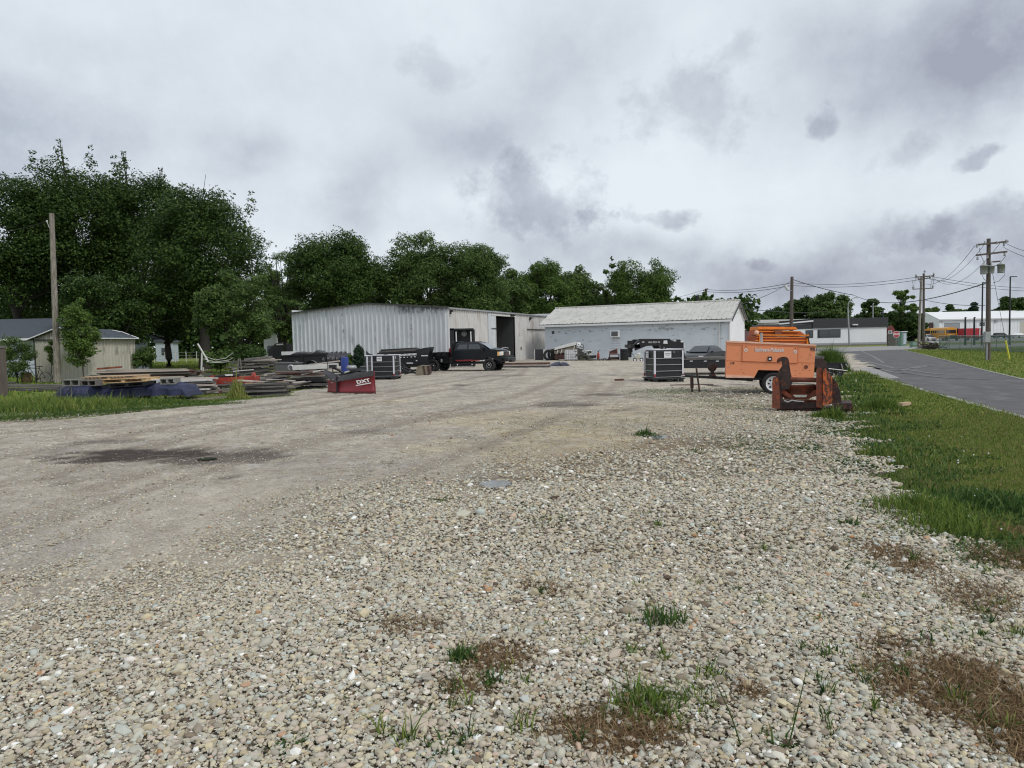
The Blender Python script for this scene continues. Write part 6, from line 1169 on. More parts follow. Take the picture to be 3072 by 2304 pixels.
c = V(1992, 1046, Dn); mb = MB(); mb.cyl((c.x, Dn - .03, c.z), (c.x, Dn - .003, c.z), .05, n=10); mb.build('lamp', 'label_white', gn, world=True)
for x_ in (2050,): a = V(x_, 1100, Dn); mb = MB(); mb.bb(a.x - .07, a.x + .07, Dn + .2, Dn + .34, .25, 1.0); mb.bb(a.x - .05, a.x + .05, Dn + .22, Dn + .32, .02, .25); mb.bb(a.x - .18, a.x + .18, Dn + .1, Dn + .45, 0.0, .03); mb.build('landing_leg', 'black_metal', gn, world=True)
for x_ in (2372, 2412):
    for s, y_ in ((-1, .1), (1, 2.0)): wheel(gn, (V(x_, 1100, Dn).x - gn.location.x, y_, .37), .37, .22, rim='grey_metal', spokes=6, side=s)
mb = MB(); mb.cyl((V(2372, 1100, Dn).x, Dn + .1, .37), (V(2372, 1100, Dn).x, Dn + 2.0, .37), .05); mb.cyl((V(2412, 1100, Dn).x, Dn + .1, .37), (V(2412, 1100, Dn).x, Dn + 2.0, .37), .05); mb.build('axle', 'black_metal', gn, world=True)
# --- orange spreader on the deck
Dz = Dn + .5; sp_ = thing('salt_spreader', 'bright orange spreader hopper loaded on the flatbed behind the compressor', 'spreader', (V(2345, 1060, Dz).x, Dz, V(2345, 1072, Dz).z))
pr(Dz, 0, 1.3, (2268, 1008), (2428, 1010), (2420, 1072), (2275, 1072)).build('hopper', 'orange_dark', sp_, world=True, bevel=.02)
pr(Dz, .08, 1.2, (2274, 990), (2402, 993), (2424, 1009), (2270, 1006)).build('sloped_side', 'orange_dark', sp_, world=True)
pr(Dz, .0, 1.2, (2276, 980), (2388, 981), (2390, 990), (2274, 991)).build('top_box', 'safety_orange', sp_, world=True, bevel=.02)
for (y0_, x0_, x1_, h_, o_) in ((984, 2274, 2390, 3.2, -.06), (993, 2275, 2398, 2.6, -.04), (1003, 2268, 2420, 3.6, -.07), (1011, 2270, 2426, 2.2, -.04), (1020, 2266, 2428, 2.6, -.04)):
    pr(Dz, o_, o_ + .1, (x0_, y0_), (x1_, y0_ + 1), (x1_, y0_ + h_ + 1), (x0_, y0_ + h_)).build('rail', 'safety_orange', sp_, world=True, bevel=.008)
for x_ in (2276, 2418): pr(Dz, -.09, -.01, (x_, 1004), (x_ + 7, 1004), (x_ + 7, 1040), (x_, 1040)).build('post', 'safety_orange', sp_, world=True)
pr(Dz, -.07, .1, (2322, 990), (2344, 991), (2342, 1003), (2324, 1003)).build('bracket', 'rust', sp_, world=True); pr(Dz, .1, 1.1, (2280, 974), (2340, 972), (2346, 980), (2278, 980)).build('tarp', 'dark_trim', sp_, world=True)
mb = MB(); a = V(2330, 978, Dz); mb.tube([(V(x_, y_, Dz).x, Dz + .3, V(x_, y_, Dz).z) for x_, y_ in ((2324, 980), (2324, 975), (2342, 975), (2345, 973), (2346, 980))], .02, 6); mb.build('handle', 'off_white', sp_, world=True)
mb = MB(); c = V(2270, 998, Dz); mb.lathe([(0, -.1), (.09, -.1), (.12, 0), (.09, .1), (0, .1)], (c.x, Dz, c.z), 'Y', 14); mb.build('motor_cover', 'compressor_faded', sp_, world=True)
mb = MB(); c = V(2422, 1012, Dz); mb.lathe([(0, -.06), (.06, -.06), (.09, 0), (.06, .06), (0, .06)], (c.x, Dz - .05, c.z), 'Y', 12); mb.tube([(c.x, Dz - .1, c.z), (c.x + .06, Dz - .1, c.z - .3), (c.x - .02, Dz - .1, c.z - .6)], .03, 6); mb.build('gearbox', 'rust_dark', sp_, world=True)
# --- rusty coupler attachment
Dr = G(2400, 1243).y; ra_ = thing('loader_attachment', 'rusty orange loader coupler attachment with two upturned hooks on the grass edge', 'loader attachment', (V(2430, 1240, Dr).x, Dr, 0))
def zb(D, x_, y_): p = V(x_, y_, D); return p
hook = [(2322, 1140), (2330, 1124), (2336, 1112), (2342, 1104), (2346, 1097), (2346, 1089), (2343, 1083.5), (2339, 1083), (2337, 1087), (2330, 1088), (2331, 1080), (2335, 1074.5), (2342, 1071.5), (2351, 1071), (2359, 1074), (2363, 1081), (2365, 1096), (2368, 1118), (2372, 1134), (2374, 1150), (2366, 1168), (2334, 1170), (2322, 1155)]
pr(Dr, .0, .05, *hook).build('hook_plate', 'rust_dark', ra_, world=True, bevel=.006)
pr(Dr, .12, .17, *[(x_ + 2.5, y_ - .5) for x_, y_ in hook]).build('hook_plate', 'rust_dark', ra_, world=True, bevel=.006)
pr(Dr, -.10, .0, (2318, 1140), (2322, 1130), (2334, 1132), (2338, 1150), (2340, 1226), (2317, 1223)).build('side_column', 'rust', ra_, world=True, bevel=.01)
pr(Dr, .0, .55, (2336, 1150), (2342, 1150), (2346, 1228), (2338, 1228)).build('side_plate', 'rust_dark', ra_, world=True)
pr(Dr, -.11, -.04, (2320, 1134), (2334, 1136), (2337, 1152), (2332, 1160), (2322, 1152)).build('ear_plate', 'rust_orange', ra_, world=True)
def ctube(y_, D0, r_, m, nm, x0_=2346, x1_=2452, dy_=2): a, b = V(x0_, y_, Dr), V(x1_, y_ + dy_, Dr); mb = MB(); mb.cyl((a.x, Dr + D0, a.z), (b.x, Dr + D0, b.z), r_, n=14); return mb.build(nm, m, ra_, world=True)
ctube(1139, .1, .058, 'rust', 'cross_tube')
mb = MB(); prof = []
for k in range(9): t = k / 8; prof.append((.30 * math.sin(t * 1.9) + .0, t))
a0, a1, z0_, z1_ = V(2344, 1152, Dr), V(2450, 1156, Dr), V(2400, 1192, Dr).z, V(2400, 1155, Dr).z
vs = []; 
for x_ in (a0.x, a1.x):
    for (dp, t) in prof: vs.append((x_, Dr + .08 + dp * .5, z1_ + (z0_ - z1_) * t))
mb.add(vs, [(k, k + 1, 9 + k + 1, 9 + k) for k in range(8)], True); o = mb.build('trough_plate', 'rust', ra_, world=True); so = o.modifiers.new('thick', 'SOLIDIFY'); so.thickness = .02
pr(Dr, .16, .2, (2342, 1182), (2448, 1184), (2420, 1200), (2352, 1199)).build('lower_plate', 'rust', ra_, world=True)
pr(Dr, .06, .12, (2340, 1166), (2350, 1168), (2384, 1198), (2376, 1200), (2342, 1180)).build('gusset', 'rust', ra_, world=True); pr(Dr, .06, .12, (2450, 1170), (2440, 1172), (2418, 1196), (2424, 1200), (2450, 1184)).build('gusset', 'rust', ra_, world=True)
mb = MB(); mb.bb(a0.x, a1.x, Dr + .05, Dr + .5, V(2400, 1226, Dr).z, V(2400, 1208, Dr).z); mb.build('base_rail', 'rust_dark', ra_, world=True); ctube(1203, .14, .03, 'rust', 'cross_tube', 2348, 2448, 1)
pr(Dr, .1, .14, (2374, 1148), (2444, 1152), (2443, 1156), (2375, 1152)).build('worn_strip', 'pale_junk', ra_, world=True); pr(Dr, .03, .06, (2378, 1185), (2422, 1185), (2418, 1192), (2386, 1192)).build('worn_strip', 'pale_junk', ra_, world=True)
mb = MB(); r_ = random.Random(5); mb.tube([(V(2352, 1202, Dr).x, Dr + .02, V(2352, 1202, Dr).z), (V(2364, 1206, Dr).x, Dr, V(2364, 1206, Dr).z), (V(2376, 1201, Dr).x, Dr + .02, V(2376, 1201, Dr).z), (V(2392, 1204, Dr).x, Dr, V(2392, 1204, Dr).z), (V(2412, 1205, Dr).x, Dr + .02, V(2412, 1205, Dr).z)], .02, 6); mb.build('chain', 'steel', ra_, world=True)
hook2 = [(2449, 1150), (2452, 1120), (2452, 1106), (2446, 1102), (2444, 1090), (2448, 1079), (2458, 1075), (2468, 1076), (2478, 1086), (2481, 1100), (2480, 1120), (2478, 1150)]
pr(Dr, .02, .07, *hook2).build('hook_plate', 'rust_dark', ra_, world=True, bevel=.006); pr(Dr, .2, .25, *hook2).build('hook_plate', 'rust_dark', ra_, world=True, bevel=.006)
pr(Dr, -.12, .0, (2449, 1108), (2454, 1103), (2465, 1104), (2467, 1222), (2449, 1220)).build('side_column', 'rust', ra_, world=True, bevel=.01)
pr(Dr, -.16, -.1, (2469, 1108), (2476, 1104), (2484, 1116), (2497, 1132), (2497, 1210), (2468, 1214)).build('side_column', 'rust_orange', ra_, world=True, bevel=.01)
pr(Dr, -.05, .5, (2466, 1104), (2470, 1104), (2470, 1228), (2466, 1228)).build('side_plate', 'rust_dark', ra_, world=True)
pr(Dr, -.06, .0, (2484, 1112), (2496, 1130), (2512, 1150), (2520, 1172), (2526, 1212), (2496, 1214)).build('wing_plate', 'rust_dark', ra_, world=True, bevel=.006)
pr(Dr, -.22, .55, (2497, 1208), (2556, 1207), (2557, 1224), (2499, 1226)).build('foot_plate', 'rust_dark', ra_, world=True, bevel=.01); pr(Dr, .1, .6, (2330, 1222), (2540, 1224), (2540, 1241), (2330, 1239)).build('skid', 'rust_dark', ra_, world=True)
remap(ra_, Dr, R(-25))
# --- planter trailer with tall grass behind it
Dy = 30; pt = thing('garden_cart', 'black tipped cart with tall grass growing behind it beside the compressor', 'cart', (V(2500, 1110, Dy).x, Dy, 0))
pr(Dy, 0, .8, (2476, 1088), (2540, 1090), (2530, 1106), (2484, 1106)).build('tub', 'black_metal', pt, world=True, bevel=.01); pr(Dy, -.03, -.002, (2476, 1087), (2542, 1088), (2542, 1091), (2476, 1091)).build('rim', 'black_paint', pt, world=True)
mb = MB(); 
for q in ([(2535, 1092), (2541, 1100), (2538, 1112)], [(2522, 1091), (2526, 1108)], [(2484, 1106), (2540, 1112)]): mb.tube([(V(x_, y_, Dy).x, Dy - .05, V(x_, y_, Dy).z) for x_, y_ in q], .025, 6)
mb.build('frame', 'steel', pt, world=True); wheel(pt, (V(2520, 1110, Dy).x - Dy * 0 - pt.location.x, .1, .2), .2, .1, spokes=5); wheel(pt, (V(2490, 1110, Dy).x - pt.location.x, .1, .2), .2, .1, spokes=5)
c = V(2497, 1100, 33.5); n = 7000; x = c.x + rng.normal(0, .36, n); y = 33.8 + rng.normal(0, .35, n); tag(blades('tall_grass_clump', x - c.x, y - 33.8, 1.05 * np.exp(-((x - c.x) / .7) ** 2), .012, 'grass_blade', kind=None, rc=(0, .4), lean=.45, loc=(c.x, 33.8, 0), hj=.2), 'mound of tall dark grass behind the black cart', 'grass clump')
# --- snow plow
Dv = 25.2; pl = thing('snow_plow', 'red V shaped snow plow with a grey top flap standing on the gravel', 'snow plow', (V(1060, 1180, Dv).x, Dv, 0))
def sheet_wing(xa, ya0, ya1, Da, xb, yb0, yb1, Db, cur, name, m, v0=0., v1=1., thick=.03, off=0):
    vs = []; nu, nv = 12, 8
    for i in range(nu + 1):
        u = i / nu; D_ = Da + (Db - Da) * u
        for j in range(nv + 1):
            v = v0 + (v1 - v0) * j / nv; x_ = xa + (xb - xa) * u; y_ = (ya0 + (yb0 - ya0) * u) * (1 - v) + (ya1 + (yb1 - ya1) * u) * v
            p = V(x_, y_, D_); vs.append((p.x, p.y + cur * math.sin(math.pi * (v * .9 + .05)) + off, max(.02, p.z)))
    mb = MB(); mb.add(vs, [(i * (nv + 1) + j, i * (nv + 1) + j + 1, (i + 1) * (nv + 1) + j + 1, (i + 1) * (nv + 1) + j) for i in range(nu) for j in range(nv)], True); o = mb.build(name, m, pl, world=True); s = o.modifiers.new('t', 'SOLIDIFY'); s.thickness = thick; return o
sheet_wing(1010, 1132, 1178, Dv, 1123, 1114, 1179, Dv - .35, .13, 'right_wing', 'plow_red')
sheet_wing(984, 1141, 1176, Dv + 1.1, 1009.5, 1132, 1178, Dv, .08, 'left_wing', 'plow_red')
def flatpoly(pts, name, m, t=.03, D2=None): mb = MB(); P = [V(a, b, c) for a, b, c in pts]; k = len(P); mb.add([p for p in P] + [p + Vector((0, t, 0)) for p in P], [tuple(range(k)), tuple(range(2 * k - 1, k - 1, -1))] + [(i, (i + 1) % k, k + (i + 1) % k, k + i) for i in range(k)]); return mb.build(name, m, pl, world=True)
flatpoly([(1011, 1145, Dv - .06), (1019, 1127, Dv - .12), (1121, 1111.5, Dv - .48), (1122, 1127, Dv - .42)], 'top_flap', 'plow_grey'); flatpoly([(968, 1119, Dv + .7), (975, 1108, Dv + .7), (1017, 1127, Dv - .12), (1010, 1146, Dv - .05), (990, 1141, Dv + .5)], 'top_flap', 'plow_grey')
flatpoly([(1008, 1130, Dv - .02), (1012, 1130, Dv - .06), (1013, 1180, Dv - .06), (1009, 1180, Dv - .02)], 'hinge', 'black_metal', .06)
flatpoly([(981, 1175, Dv + 1.02), (1010, 1177, Dv - .05), (1010, 1183, Dv - .08), (981, 1180, Dv + 1.0)], 'cutting_edge', 'rust_dark', .04); flatpoly([(1010, 1177, Dv - .05), (1127, 1178, Dv - .42), (1127, 1182.5, Dv - .44), (1010, 1183, Dv - .08)], 'cutting_edge', 'rust_dark', .04)
flatpoly([(1120.5, 1113, Dv - .47), (1123, 1113, Dv - .50), (1127, 1178, Dv - .46), (1124, 1178, Dv - .43)], 'end_rib', 'plow_red', .05)
for x_, y_ in ((992, 1137), (1004, 1137), (1001, 1147)): c = V(x_, y_, Dv + .15); mb = MB(); mb.cyl((c.x, c.y - .25, c.z), (c.x, c.y - .1, c.z), .018, n=8); mb.build('bolt', 'steel', pl, world=True)
c = rel(pl, V(1090, 1144, Dv - .4)); o = text_mesh('DXT', .17, 'sign_white', pl, (c.x, -.36, c.z), (R(84), R(-9), R(-11)), bold=.005, shear=-.2, sx=1.5); c = rel(pl, V(1089, 1153, Dv - .4)); mb = MB(); mb.box((c.x, -.33, c.z - .0), (.60, .008, .035), ry=R(-9), rz=R(-12)); mb.build('logo_underline', 'sign_white', pl)
mb = MB(); 
for q in ([(1020, 1126), (1050, 1116), (1085, 1112)], [(1002, 1102), (1022, 1112), (1030, 1118)], [(1045, 1100), (1062, 1099)]): mb.tube([(V(x_, y_, Dv + .7).x, Dv + .6, V(x_, y_, Dv + .7).z) for x_, y_ in q], .045, 8)
mb.bb(V(1018, 1110, Dv).x, V(1080, 1110, Dv).x, Dv + .3, Dv + 1.3, .35, V(1050, 1122, Dv).z); mb.build('push_frame', 'black_metal', pl, world=True)
mb = MB(); c = V(998, 1099, Dv + .6); mb.box((c.x, Dv + .6, c.z), (.26, .2, .12)); mb.cyl((c.x, Dv + .6, c.z - .3), (c.x, Dv + .6, c.z), .02); mb.build('plow_light', 'black_metal', pl, world=True); mb = MB(); c = V(1053, 1102, Dv + .6); mb.lathe([(0, -.07), (.18, -.07), (.2, 0), (.16, .07), (0, .07)], (c.x, Dv + .7, c.z), 'Z', 14); mb.build('pump', 'grey_metal', pl, world=True)
mb = MB(); a, b = V(1034, 1118, Dv + .5), V(1048, 1114, Dv + .5); mb.cyl((a.x, Dv + .5, a.z), (b.x, Dv + .5, b.z), .035, n=8); mb.build('ram', 'pale_junk', pl, world=True); a, b = V(978, 1078, Dv + .5), V(979, 1110, Dv + .5); mb = MB(); mb.cyl((a.x, Dv + .7, a.z), (b.x, Dv + .7, b.z), .012, n=5); mb.build('marker_rod', 'black_metal', pl, world=True)
# --- liquid tanks in cages
def tote(label, px, ybase, rz, body, cornerred, s=1.0, labels=((-.12, .0),), w=1.04, d=1.16, h=1.15):
    c = G(px, ybase); q = Matrix.Rotation(rz, 4, 'Z'); root = thing('caged_tank', label, 'liquid tank', (c.x, c.y, .02), rz, 'caged liquid tanks'); root.scale = (s,) * 3
    # origin at the near right or left bottom corner set by caller
    mb = MB(); mb.bb(-w / 2 + .03, w / 2 - .03, -d / 2 + .03, d / 2 - .03, .16, h - .02); mb.build('tank', body, root, bevel=.05)
    mb = MB()
    for x_ in (-w / 2 + .06, 0, w / 2 - .06):
        for y_ in (-d / 2 + .06, 0, d / 2 - .06): mb.box((x_, y_, .06), (.14, .14, .12))
    mb.bb(-w / 2 - .05, w / 2 + .05, -d / 2 - .04, d / 2 + .04, .11, .155); mb.bb(-w / 2 - .03, w / 2 + .03, -d / 2, -d / 2 + .1, 0, .03); mb.bb(-w / 2 - .03, w / 2 + .03, d / 2 - .1, d / 2, 0, .03); mb.build('pallet', 'tote_black', root, bevel=.008)
    for k, z_ in enumerate((.19, .40, .62, .84, h)):
        mb = MB(); r_ = .011 if k < 4 else .018; q_ = [(-w / 2, -d / 2, z_), (w / 2, -d / 2, z_), (w / 2, d / 2, z_), (-w / 2, d / 2, z_), (-w / 2, -d / 2, z_)]
        for a, b in zip(q_[:-1], q_[1:]): mb.cyl(a, b, r_, n=6)
        mb.build('cage_ring', 'grey_metal' if k < 4 else 'post_white', root)
    for sx in (-1, 1):
        for sy in (-1, 1):
            mb = MB(); z0_ = .30; mb.bb(sx * (w / 2 - .045), sx * (w / 2 + .008), sy * (d / 2 + .012), sy * (d / 2 - .012), z0_, h - .04); mb.bb(sx * (w / 2 + .008), sx * (w / 2 - .012), sy * (d / 2 - .06), sy * (d / 2 - .013), z0_, h - .04); mb.build('corner_guard', 'post_white', root)
            mb = MB(); mb.bb(sx * (w / 2 - .045), sx * (w / 2 + .009), sy * (d / 2 + .013), sy * (d / 2 - .012), .2, z0_ - .001); mb.build('corner_foot', 'post_red' if cornerred else 'post_white', root)
    for (x_, z_, lw, lh, face) in labels:
        mb = MB()
        if face == 'f': mb.bb(x_ - lw / 2, x_ + lw / 2, -d / 2 - .018, -d / 2 - .013, z_ - lh / 2, z_ + lh / 2)
        elif face == 'l': mb.bb(-w / 2 - .018, -w / 2 - .013, x_ - lw / 2, x_ + lw / 2, z_ - lh / 2, z_ + lh / 2)
        else: mb.bb(w / 2 + .013, w / 2 + .018, x_ - lw / 2, x_ + lw / 2, z_ - lh / 2, z_ + lh / 2)
        lb = mb.build('label_plate', 'label_white', root); mb = MB()
        for k in range(2):
            zz = z_ + lh * .08 - k * .05; ll = lw * (.8 if k == 0 else .55)
            if face == 'f': mb.bb(x_ - ll / 2, x_ + ll / 2, -d / 2 - .021, -d / 2 - .0185, zz, zz + (.022 if k == 0 else .008))
            elif face == 'l': mb.bb(-w / 2 - .021, -w / 2 - .0185, x_ - ll / 2, x_ + ll / 2, zz, zz + (.022 if k == 0 else .008))
            else: mb.bb(w / 2 + .0185, w / 2 + .021, x_ - ll / 2, x_ + ll / 2, zz, zz + (.022 if k == 0 else .008))
        mb.build('print_line', 'ink', lb)
    mb = MB(); mb.cyl((0, 0, h - .03), (0, 0, h + .03), .1, n=16); mb.build('lid', 'black_metal', root); return root
tote('black caged tank on a pallet standing alone left of the compressor', 1990, 1146, R(7), 'tote_black', True, 1.19, labels=((-.05, .97, .26, .22, 'f'), (.18, 1.06, .04, .03, 'f'), (.15, .97, .26, .22, 'l')))
tote('black caged tank directly right of the red snow plow', 1160, 1140, R(-5), 'tote_black', True, 1.10, labels=((-.15, .98, .24, .2, 'f'), (-.3, 1.03, .10, .10, 'r')))
tote('dark grey caged tank behind the red snow plow', 1084, 1136, R(-5), 'tote_grey', False, 1.06, labels=((-.10, .93, .26, .13, 'f'), (.17, 1.02, .05, .07, 'f')))
c = V(1035, 1112, 27.5); br = thing('barrel', 'blue plastic barrel standing behind the snow plow', 'barrel', (c.x, 27.5, 0)); zt_ = V(1035, 1071, 27.5).z; mb = MB(); rB = .155; mb.lathe([(0, .02), (rB, .02), (rB * 1.04, zt_ * .33), (rB, zt_ * .36), (rB * 1.04, zt_ * .66), (rB, zt_ * .69), (rB, zt_ - .03), (rB * .95, zt_), (0, zt_)], n=24); mb.build('body', 'barrel_blue', br); mb = MB(); mb.cyl((.06, 0, zt_ - .01), (.06, 0, zt_ + .04), .03, n=10); mb.build('bung', 'barrel_blue', br)
# --- black utility trailer with tarp at the left
Du = 44; ut = thing('utility_trailer', 'black tandem axle utility trailer with a bundled cover before the warehouse gable', 'trailer', (V(930, 1110, Du).x, Du, 0))
pr(Du, 0, 2.0, (842, 1069), (978, 1062), (978, 1094), (842, 1098)).build('box', 'black_metal', ut, world=True, bevel=.02)
pr(Du, -.08, .0, (838, 1066), (985, 1059), (985, 1063), (838, 1070)).build('top_rail', 'black_metal', ut, world=True)
for x_ in (840, 906, 976): pr(Du, -.09, -.01, (x_, 1064), (x_ + 4, 1064), (x_ + 4, 1098), (x_, 1098)).build('stake', 'black_metal', ut, world=True)
for x_ in (884, 936):
    c = V(x_, 1100, Du); mb = MB(); mb.lathe([(.46, -.16), (.46, .16)], (c.x, Du - .15, .42), 'Y', 28); keep = [f for f in mb.f]; mb.f = [f for f in mb.f if sum(mb.v[i][2] for i in f) / 4 > .5]; mb.sm = mb.sm[:len(mb.f)]; mb.build('fender', 'grey_metal', ut, world=True)
    wheel(ut, (c.x - ut.location.x, -.15, .36), .36, .22, rim='red_iron', spokes=6, hub='rust', side=-1); wheel(ut, (c.x - ut.location.x, 2.1, .36), .36, .22, rim='red_iron', spokes=0, side=1)
pr(Du, .3, 1.6, (978, 1092), (1045, 1094), (1045, 1099), (978, 1098)).build('drawbar', 'black_metal', ut, world=True)
def lumpy(name, label, cat, pts, D, dep, m, seed=1, parent=None, amp=.06, z0=None):
    """a sagging cover: outline (px) of its top, draped to the bottom line, real thickness"""
    r_ = np.random.default_rng(seed); x0_, x1_ = pts[0][0], pts[-1][0]; nu, nv = 40, 12; vs = []
    for i in range(nu + 1):
        px = x0_ + (x1_ - x0_) * i / nu; yt = np.interp(px, [p[0] for p in pts], [p[1] for p in pts]); yb = np.interp(px, [p[0] for p in pts], [p[2] for p in pts])
        zt_ = V(px, yt, D).z; zb_ = max(.02, V(px, yb, D).z) if z0 is None else z0; X_ = V(px, yt, D).x
        for j in range(nv + 1):
            t = j / nv; ang = math.pi * t; yy = D + dep / 2 - dep / 2 * math.cos(ang); zz = zb_ + (zt_ - zb_) * math.sin(ang) ** .45
            w_ = amp * (math.sin(i * .9 + j * .7 + seed) + .6 * math.sin(i * 2.1 - j * 1.3)) * .5 * (zt_ - zb_ + .1); vs.append((X_ + w_ * .5, yy + w_, max(.015, zz + w_ * .7)))
    mb = MB(); mb.add(vs, [(i * (nv + 1) + j, i * (nv + 1) + j + 1, (i + 1) * (nv + 1) + j + 1, (i + 1) * (nv + 1) + j) for i in range(nu) for j in range(nv)], False); mb.add([vs[j] for j in range(nv + 1)], [tuple(range(nv + 1))]); mb.add([vs[nu * (nv + 1) + j] for j in range(nv + 1)], [tuple(range(nv + 1))])
    if parent: return mb.build(name, m, parent, world=True)
    o = mb.build(name, m, None, world=True, loc=(V((x0_ + x1_) / 2, 1100, D).x, D, 0)); return tag(o, label, cat)
lumpy('bundled_cover', 'black bundled cover slumped over the front of the utility trailer', 'cover', [(968, 1062, 1098), (985, 1058, 1098), (1005, 1057, 1098), (1030, 1058, 1098), (1042, 1064, 1098), (1047, 1090, 1099)], Du - .1, 1.6, mat('cover_black', (.02, .018, .026), .5, var=.3, spec=.6), 3, amp=.16)
lumpy('trailer_load', 'black sheeted load lying in the utility trailer', 'load', [(868, 1064, 1068), (880, 1057, 1067), (900, 1055, 1067), (935, 1058, 1066), (945, 1050, 1066), (965, 1055, 1064), (980, 1060, 1064)], Du + .3, 1.3, 'black_metal', 5, amp=.1)
a, b = V(844, 1055, Du + 3), V(895, 1069, Du + 3); wp = thing('white_panel', 'white sheet panel standing behind the utility trailer', 'panel', ((a.x + b.x) / 2, Du + 3, 0)); mb = MB(); mb.bb(a.x, b.x, Du + 3, Du + 3.06, b.z - .6, a.z); mb.build('sheet', 'white_wall', wp, world=True); mb = MB(); [mb.bb(x_, x_ + .06, Du + 3.07, Du + 3.13, 0, a.z) for x_ in (a.x, b.x - .06)]; mb.build('leg', 'grey_metal', wp, world=True)
a, b = V(798, 1030, 62), V(858, 1066, 62); dk = thing('covered_boat', 'dark purplish covered trailer load under the tree left of the warehouse', 'trailer', ((a.x + b.x) / 2, 62, 0)); mb = MB(); mb.prism([(a.x, .5), (b.x, .6), (b.x - .1, a.z - .1), ((a.x + b.x) / 2, a.z), (a.x + .3, a.z - .5)], 62, 64); mb.build('cover', 'cover_black', dk, world=True); mb = MB(); mb.bb(V(830, 1030, 62).x, b.x, 61.9, 61.98, V(840, 1032, 62).z - .1, V(840, 1032, 62).z); mb.build('stripe', 'sign_white', dk, world=True)
for x_ in (a.x + .5, b.x - .5): wheel(dk, (x_ - dk.location.x, .2, .33), .33, .2, spokes=0)
# --- dump trailer
Dd = 41; dt = thing('dump_trailer', 'black dump trailer with dotted reflective tape, right of the caged tanks', 'trailer', (V(1190, 1110, Dd).x, Dd, 0))
pr(Dd, 0, 1.9, (1118, 1073), (1252, 1066), (1262, 1064), (1284, 1066), (1284, 1094), (1118, 1100)).build('box', 'black_paint', dt, world=True, bevel=.02)
pr(Dd, -.04, .0, (1118, 1072), (1252, 1066), (1252, 1070), (1118, 1076)).build('top_rail', 'black_metal', dt, world=True)
pr(Dd, .05, 1.85, (1248, 1050), (1270, 1044), (1293, 1041), (1284, 1068), (1250, 1068)).build('front_guard', 'black_paint', dt, world=True); pr(Dd, .0, .1, (1098, 1052), (1106, 1060), (1125, 1066), (1140, 1060), (1140, 1074), (1100, 1074)).build('tail_flap', 'cover_black', dt, world=True)
mb = MB()
for i in range(12): x_ = 1126 + i * 10.6; y_ = 1075 - (x_ - 1126) * .048; w_ = 5 if i % 3 else 2.5; mb.prism(PW(Dd, (x_, y_), (x_ + w_, y_ - .2), (x_ + w_, y_ + 1.8), (x_, y_ + 2)), Dd - .06, Dd - .052)
for x_, y_, w_ in ((1220, 1088, 19), (1264, 1066, 20), (1248, 1081, 4)): mb.prism(PW(Dd, (x_, y_), (x_ + w_, y_), (x_ + w_, y_ + 2.4), (x_, y_ + 2.4)), Dd - .06, Dd - .01)
mb.build('reflective_tape', 'label_white', dt, world=True); pr(Dd, .1, 1.8, (1118, 1098), (1290, 1094), (1290, 1100), (1118, 1104)).build('chassis', 'black_metal', dt, world=True)
for x_ in (1168, 1200): wheel(dt, (V(x_, 1100, Dd).x - dt.location.x, .1, .36), .36, .22, rim='black_paint', spokes=6); wheel(dt, (V(x_, 1100, Dd).x - dt.location.x, 1.8, .36), .36, .22, spokes=0, side=1)
wb_ = MT['wood_dark']
for k, (x0_, x1_, y0_, y1_) in enumerate(((1133, 1262, 1061, 1052), (1138, 1255, 1056, 1047), (1142, 1248, 1051, 1045), (1128, 1245, 1065, 1057))):
    a, b = V(x0_, y0_, Dd + .5), V(x1_, y1_, Dd + .5); d = b - a; mb = MB(); mb.box((0, 0, 0), (d.length, .9 - .1 * k, .10)); o = mb.build('plank', 'wood_dark' if k % 2 else 'black_metal', None); o.location = (a + b) / 2 + Vector((0, .3, 0)); o.rotation_euler = (0, -math.atan2(d.z, d.x), 0); tag(o, 'dark board loaded on top of the dump trailer', 'board', 'boards on the dump trailer')
# --- raised dump box behind the truck
De = 49.5; db = thing('upended_dumper', 'upended black dumper box with white struts behind the pickup cab', 'dumper', (V(1385, 1100, De).x, De, 0))
mb = MB(); a, b = V(1349, 985, De), V(1419, 986, De); x0_, x1_, zt_ = a.x, b.x, a.z
mb.bb(x0_ + .25, x1_, De + .9, De + 1.0, .1, zt_ - .05); mb.build('floor', 'black_metal', db, world=True); mb = MB(); mb.bb(x0_, x0_ + .3, De, De + 1, .1, zt_); mb.bb(x1_ - .12, x1_ + .08, De + .2, De + 1, .1, zt_ - .1); mb.bb(x0_, x1_, De, De + .9, zt_ - .16, zt_ - .02); mb.build('side', 'black_metal', db, world=True, bevel=.02)
mb = MB(); [mb.cyl((V(x_, 1000, De).x, De - .05, .2), (V(x_ - 2, 1000, De).x, De + .0, zt_ - .25), .045, n=6) for x_ in (1370, 1414)]; mb.bb(x0_ - .07, x0_ - .01, De, De + .1, .1, zt_ - .1); mb.build('strut', 'label_white', db, world=True); c = V(1390, 1000, De); mb = MB(); mb.lathe([(0, -.05), (.22, -.05), (.25, 0), (0, .02)], (c.x, De + .8, c.z), 'Y', 14); mb.build('hub_plate', 'grey_metal', db, world=True)
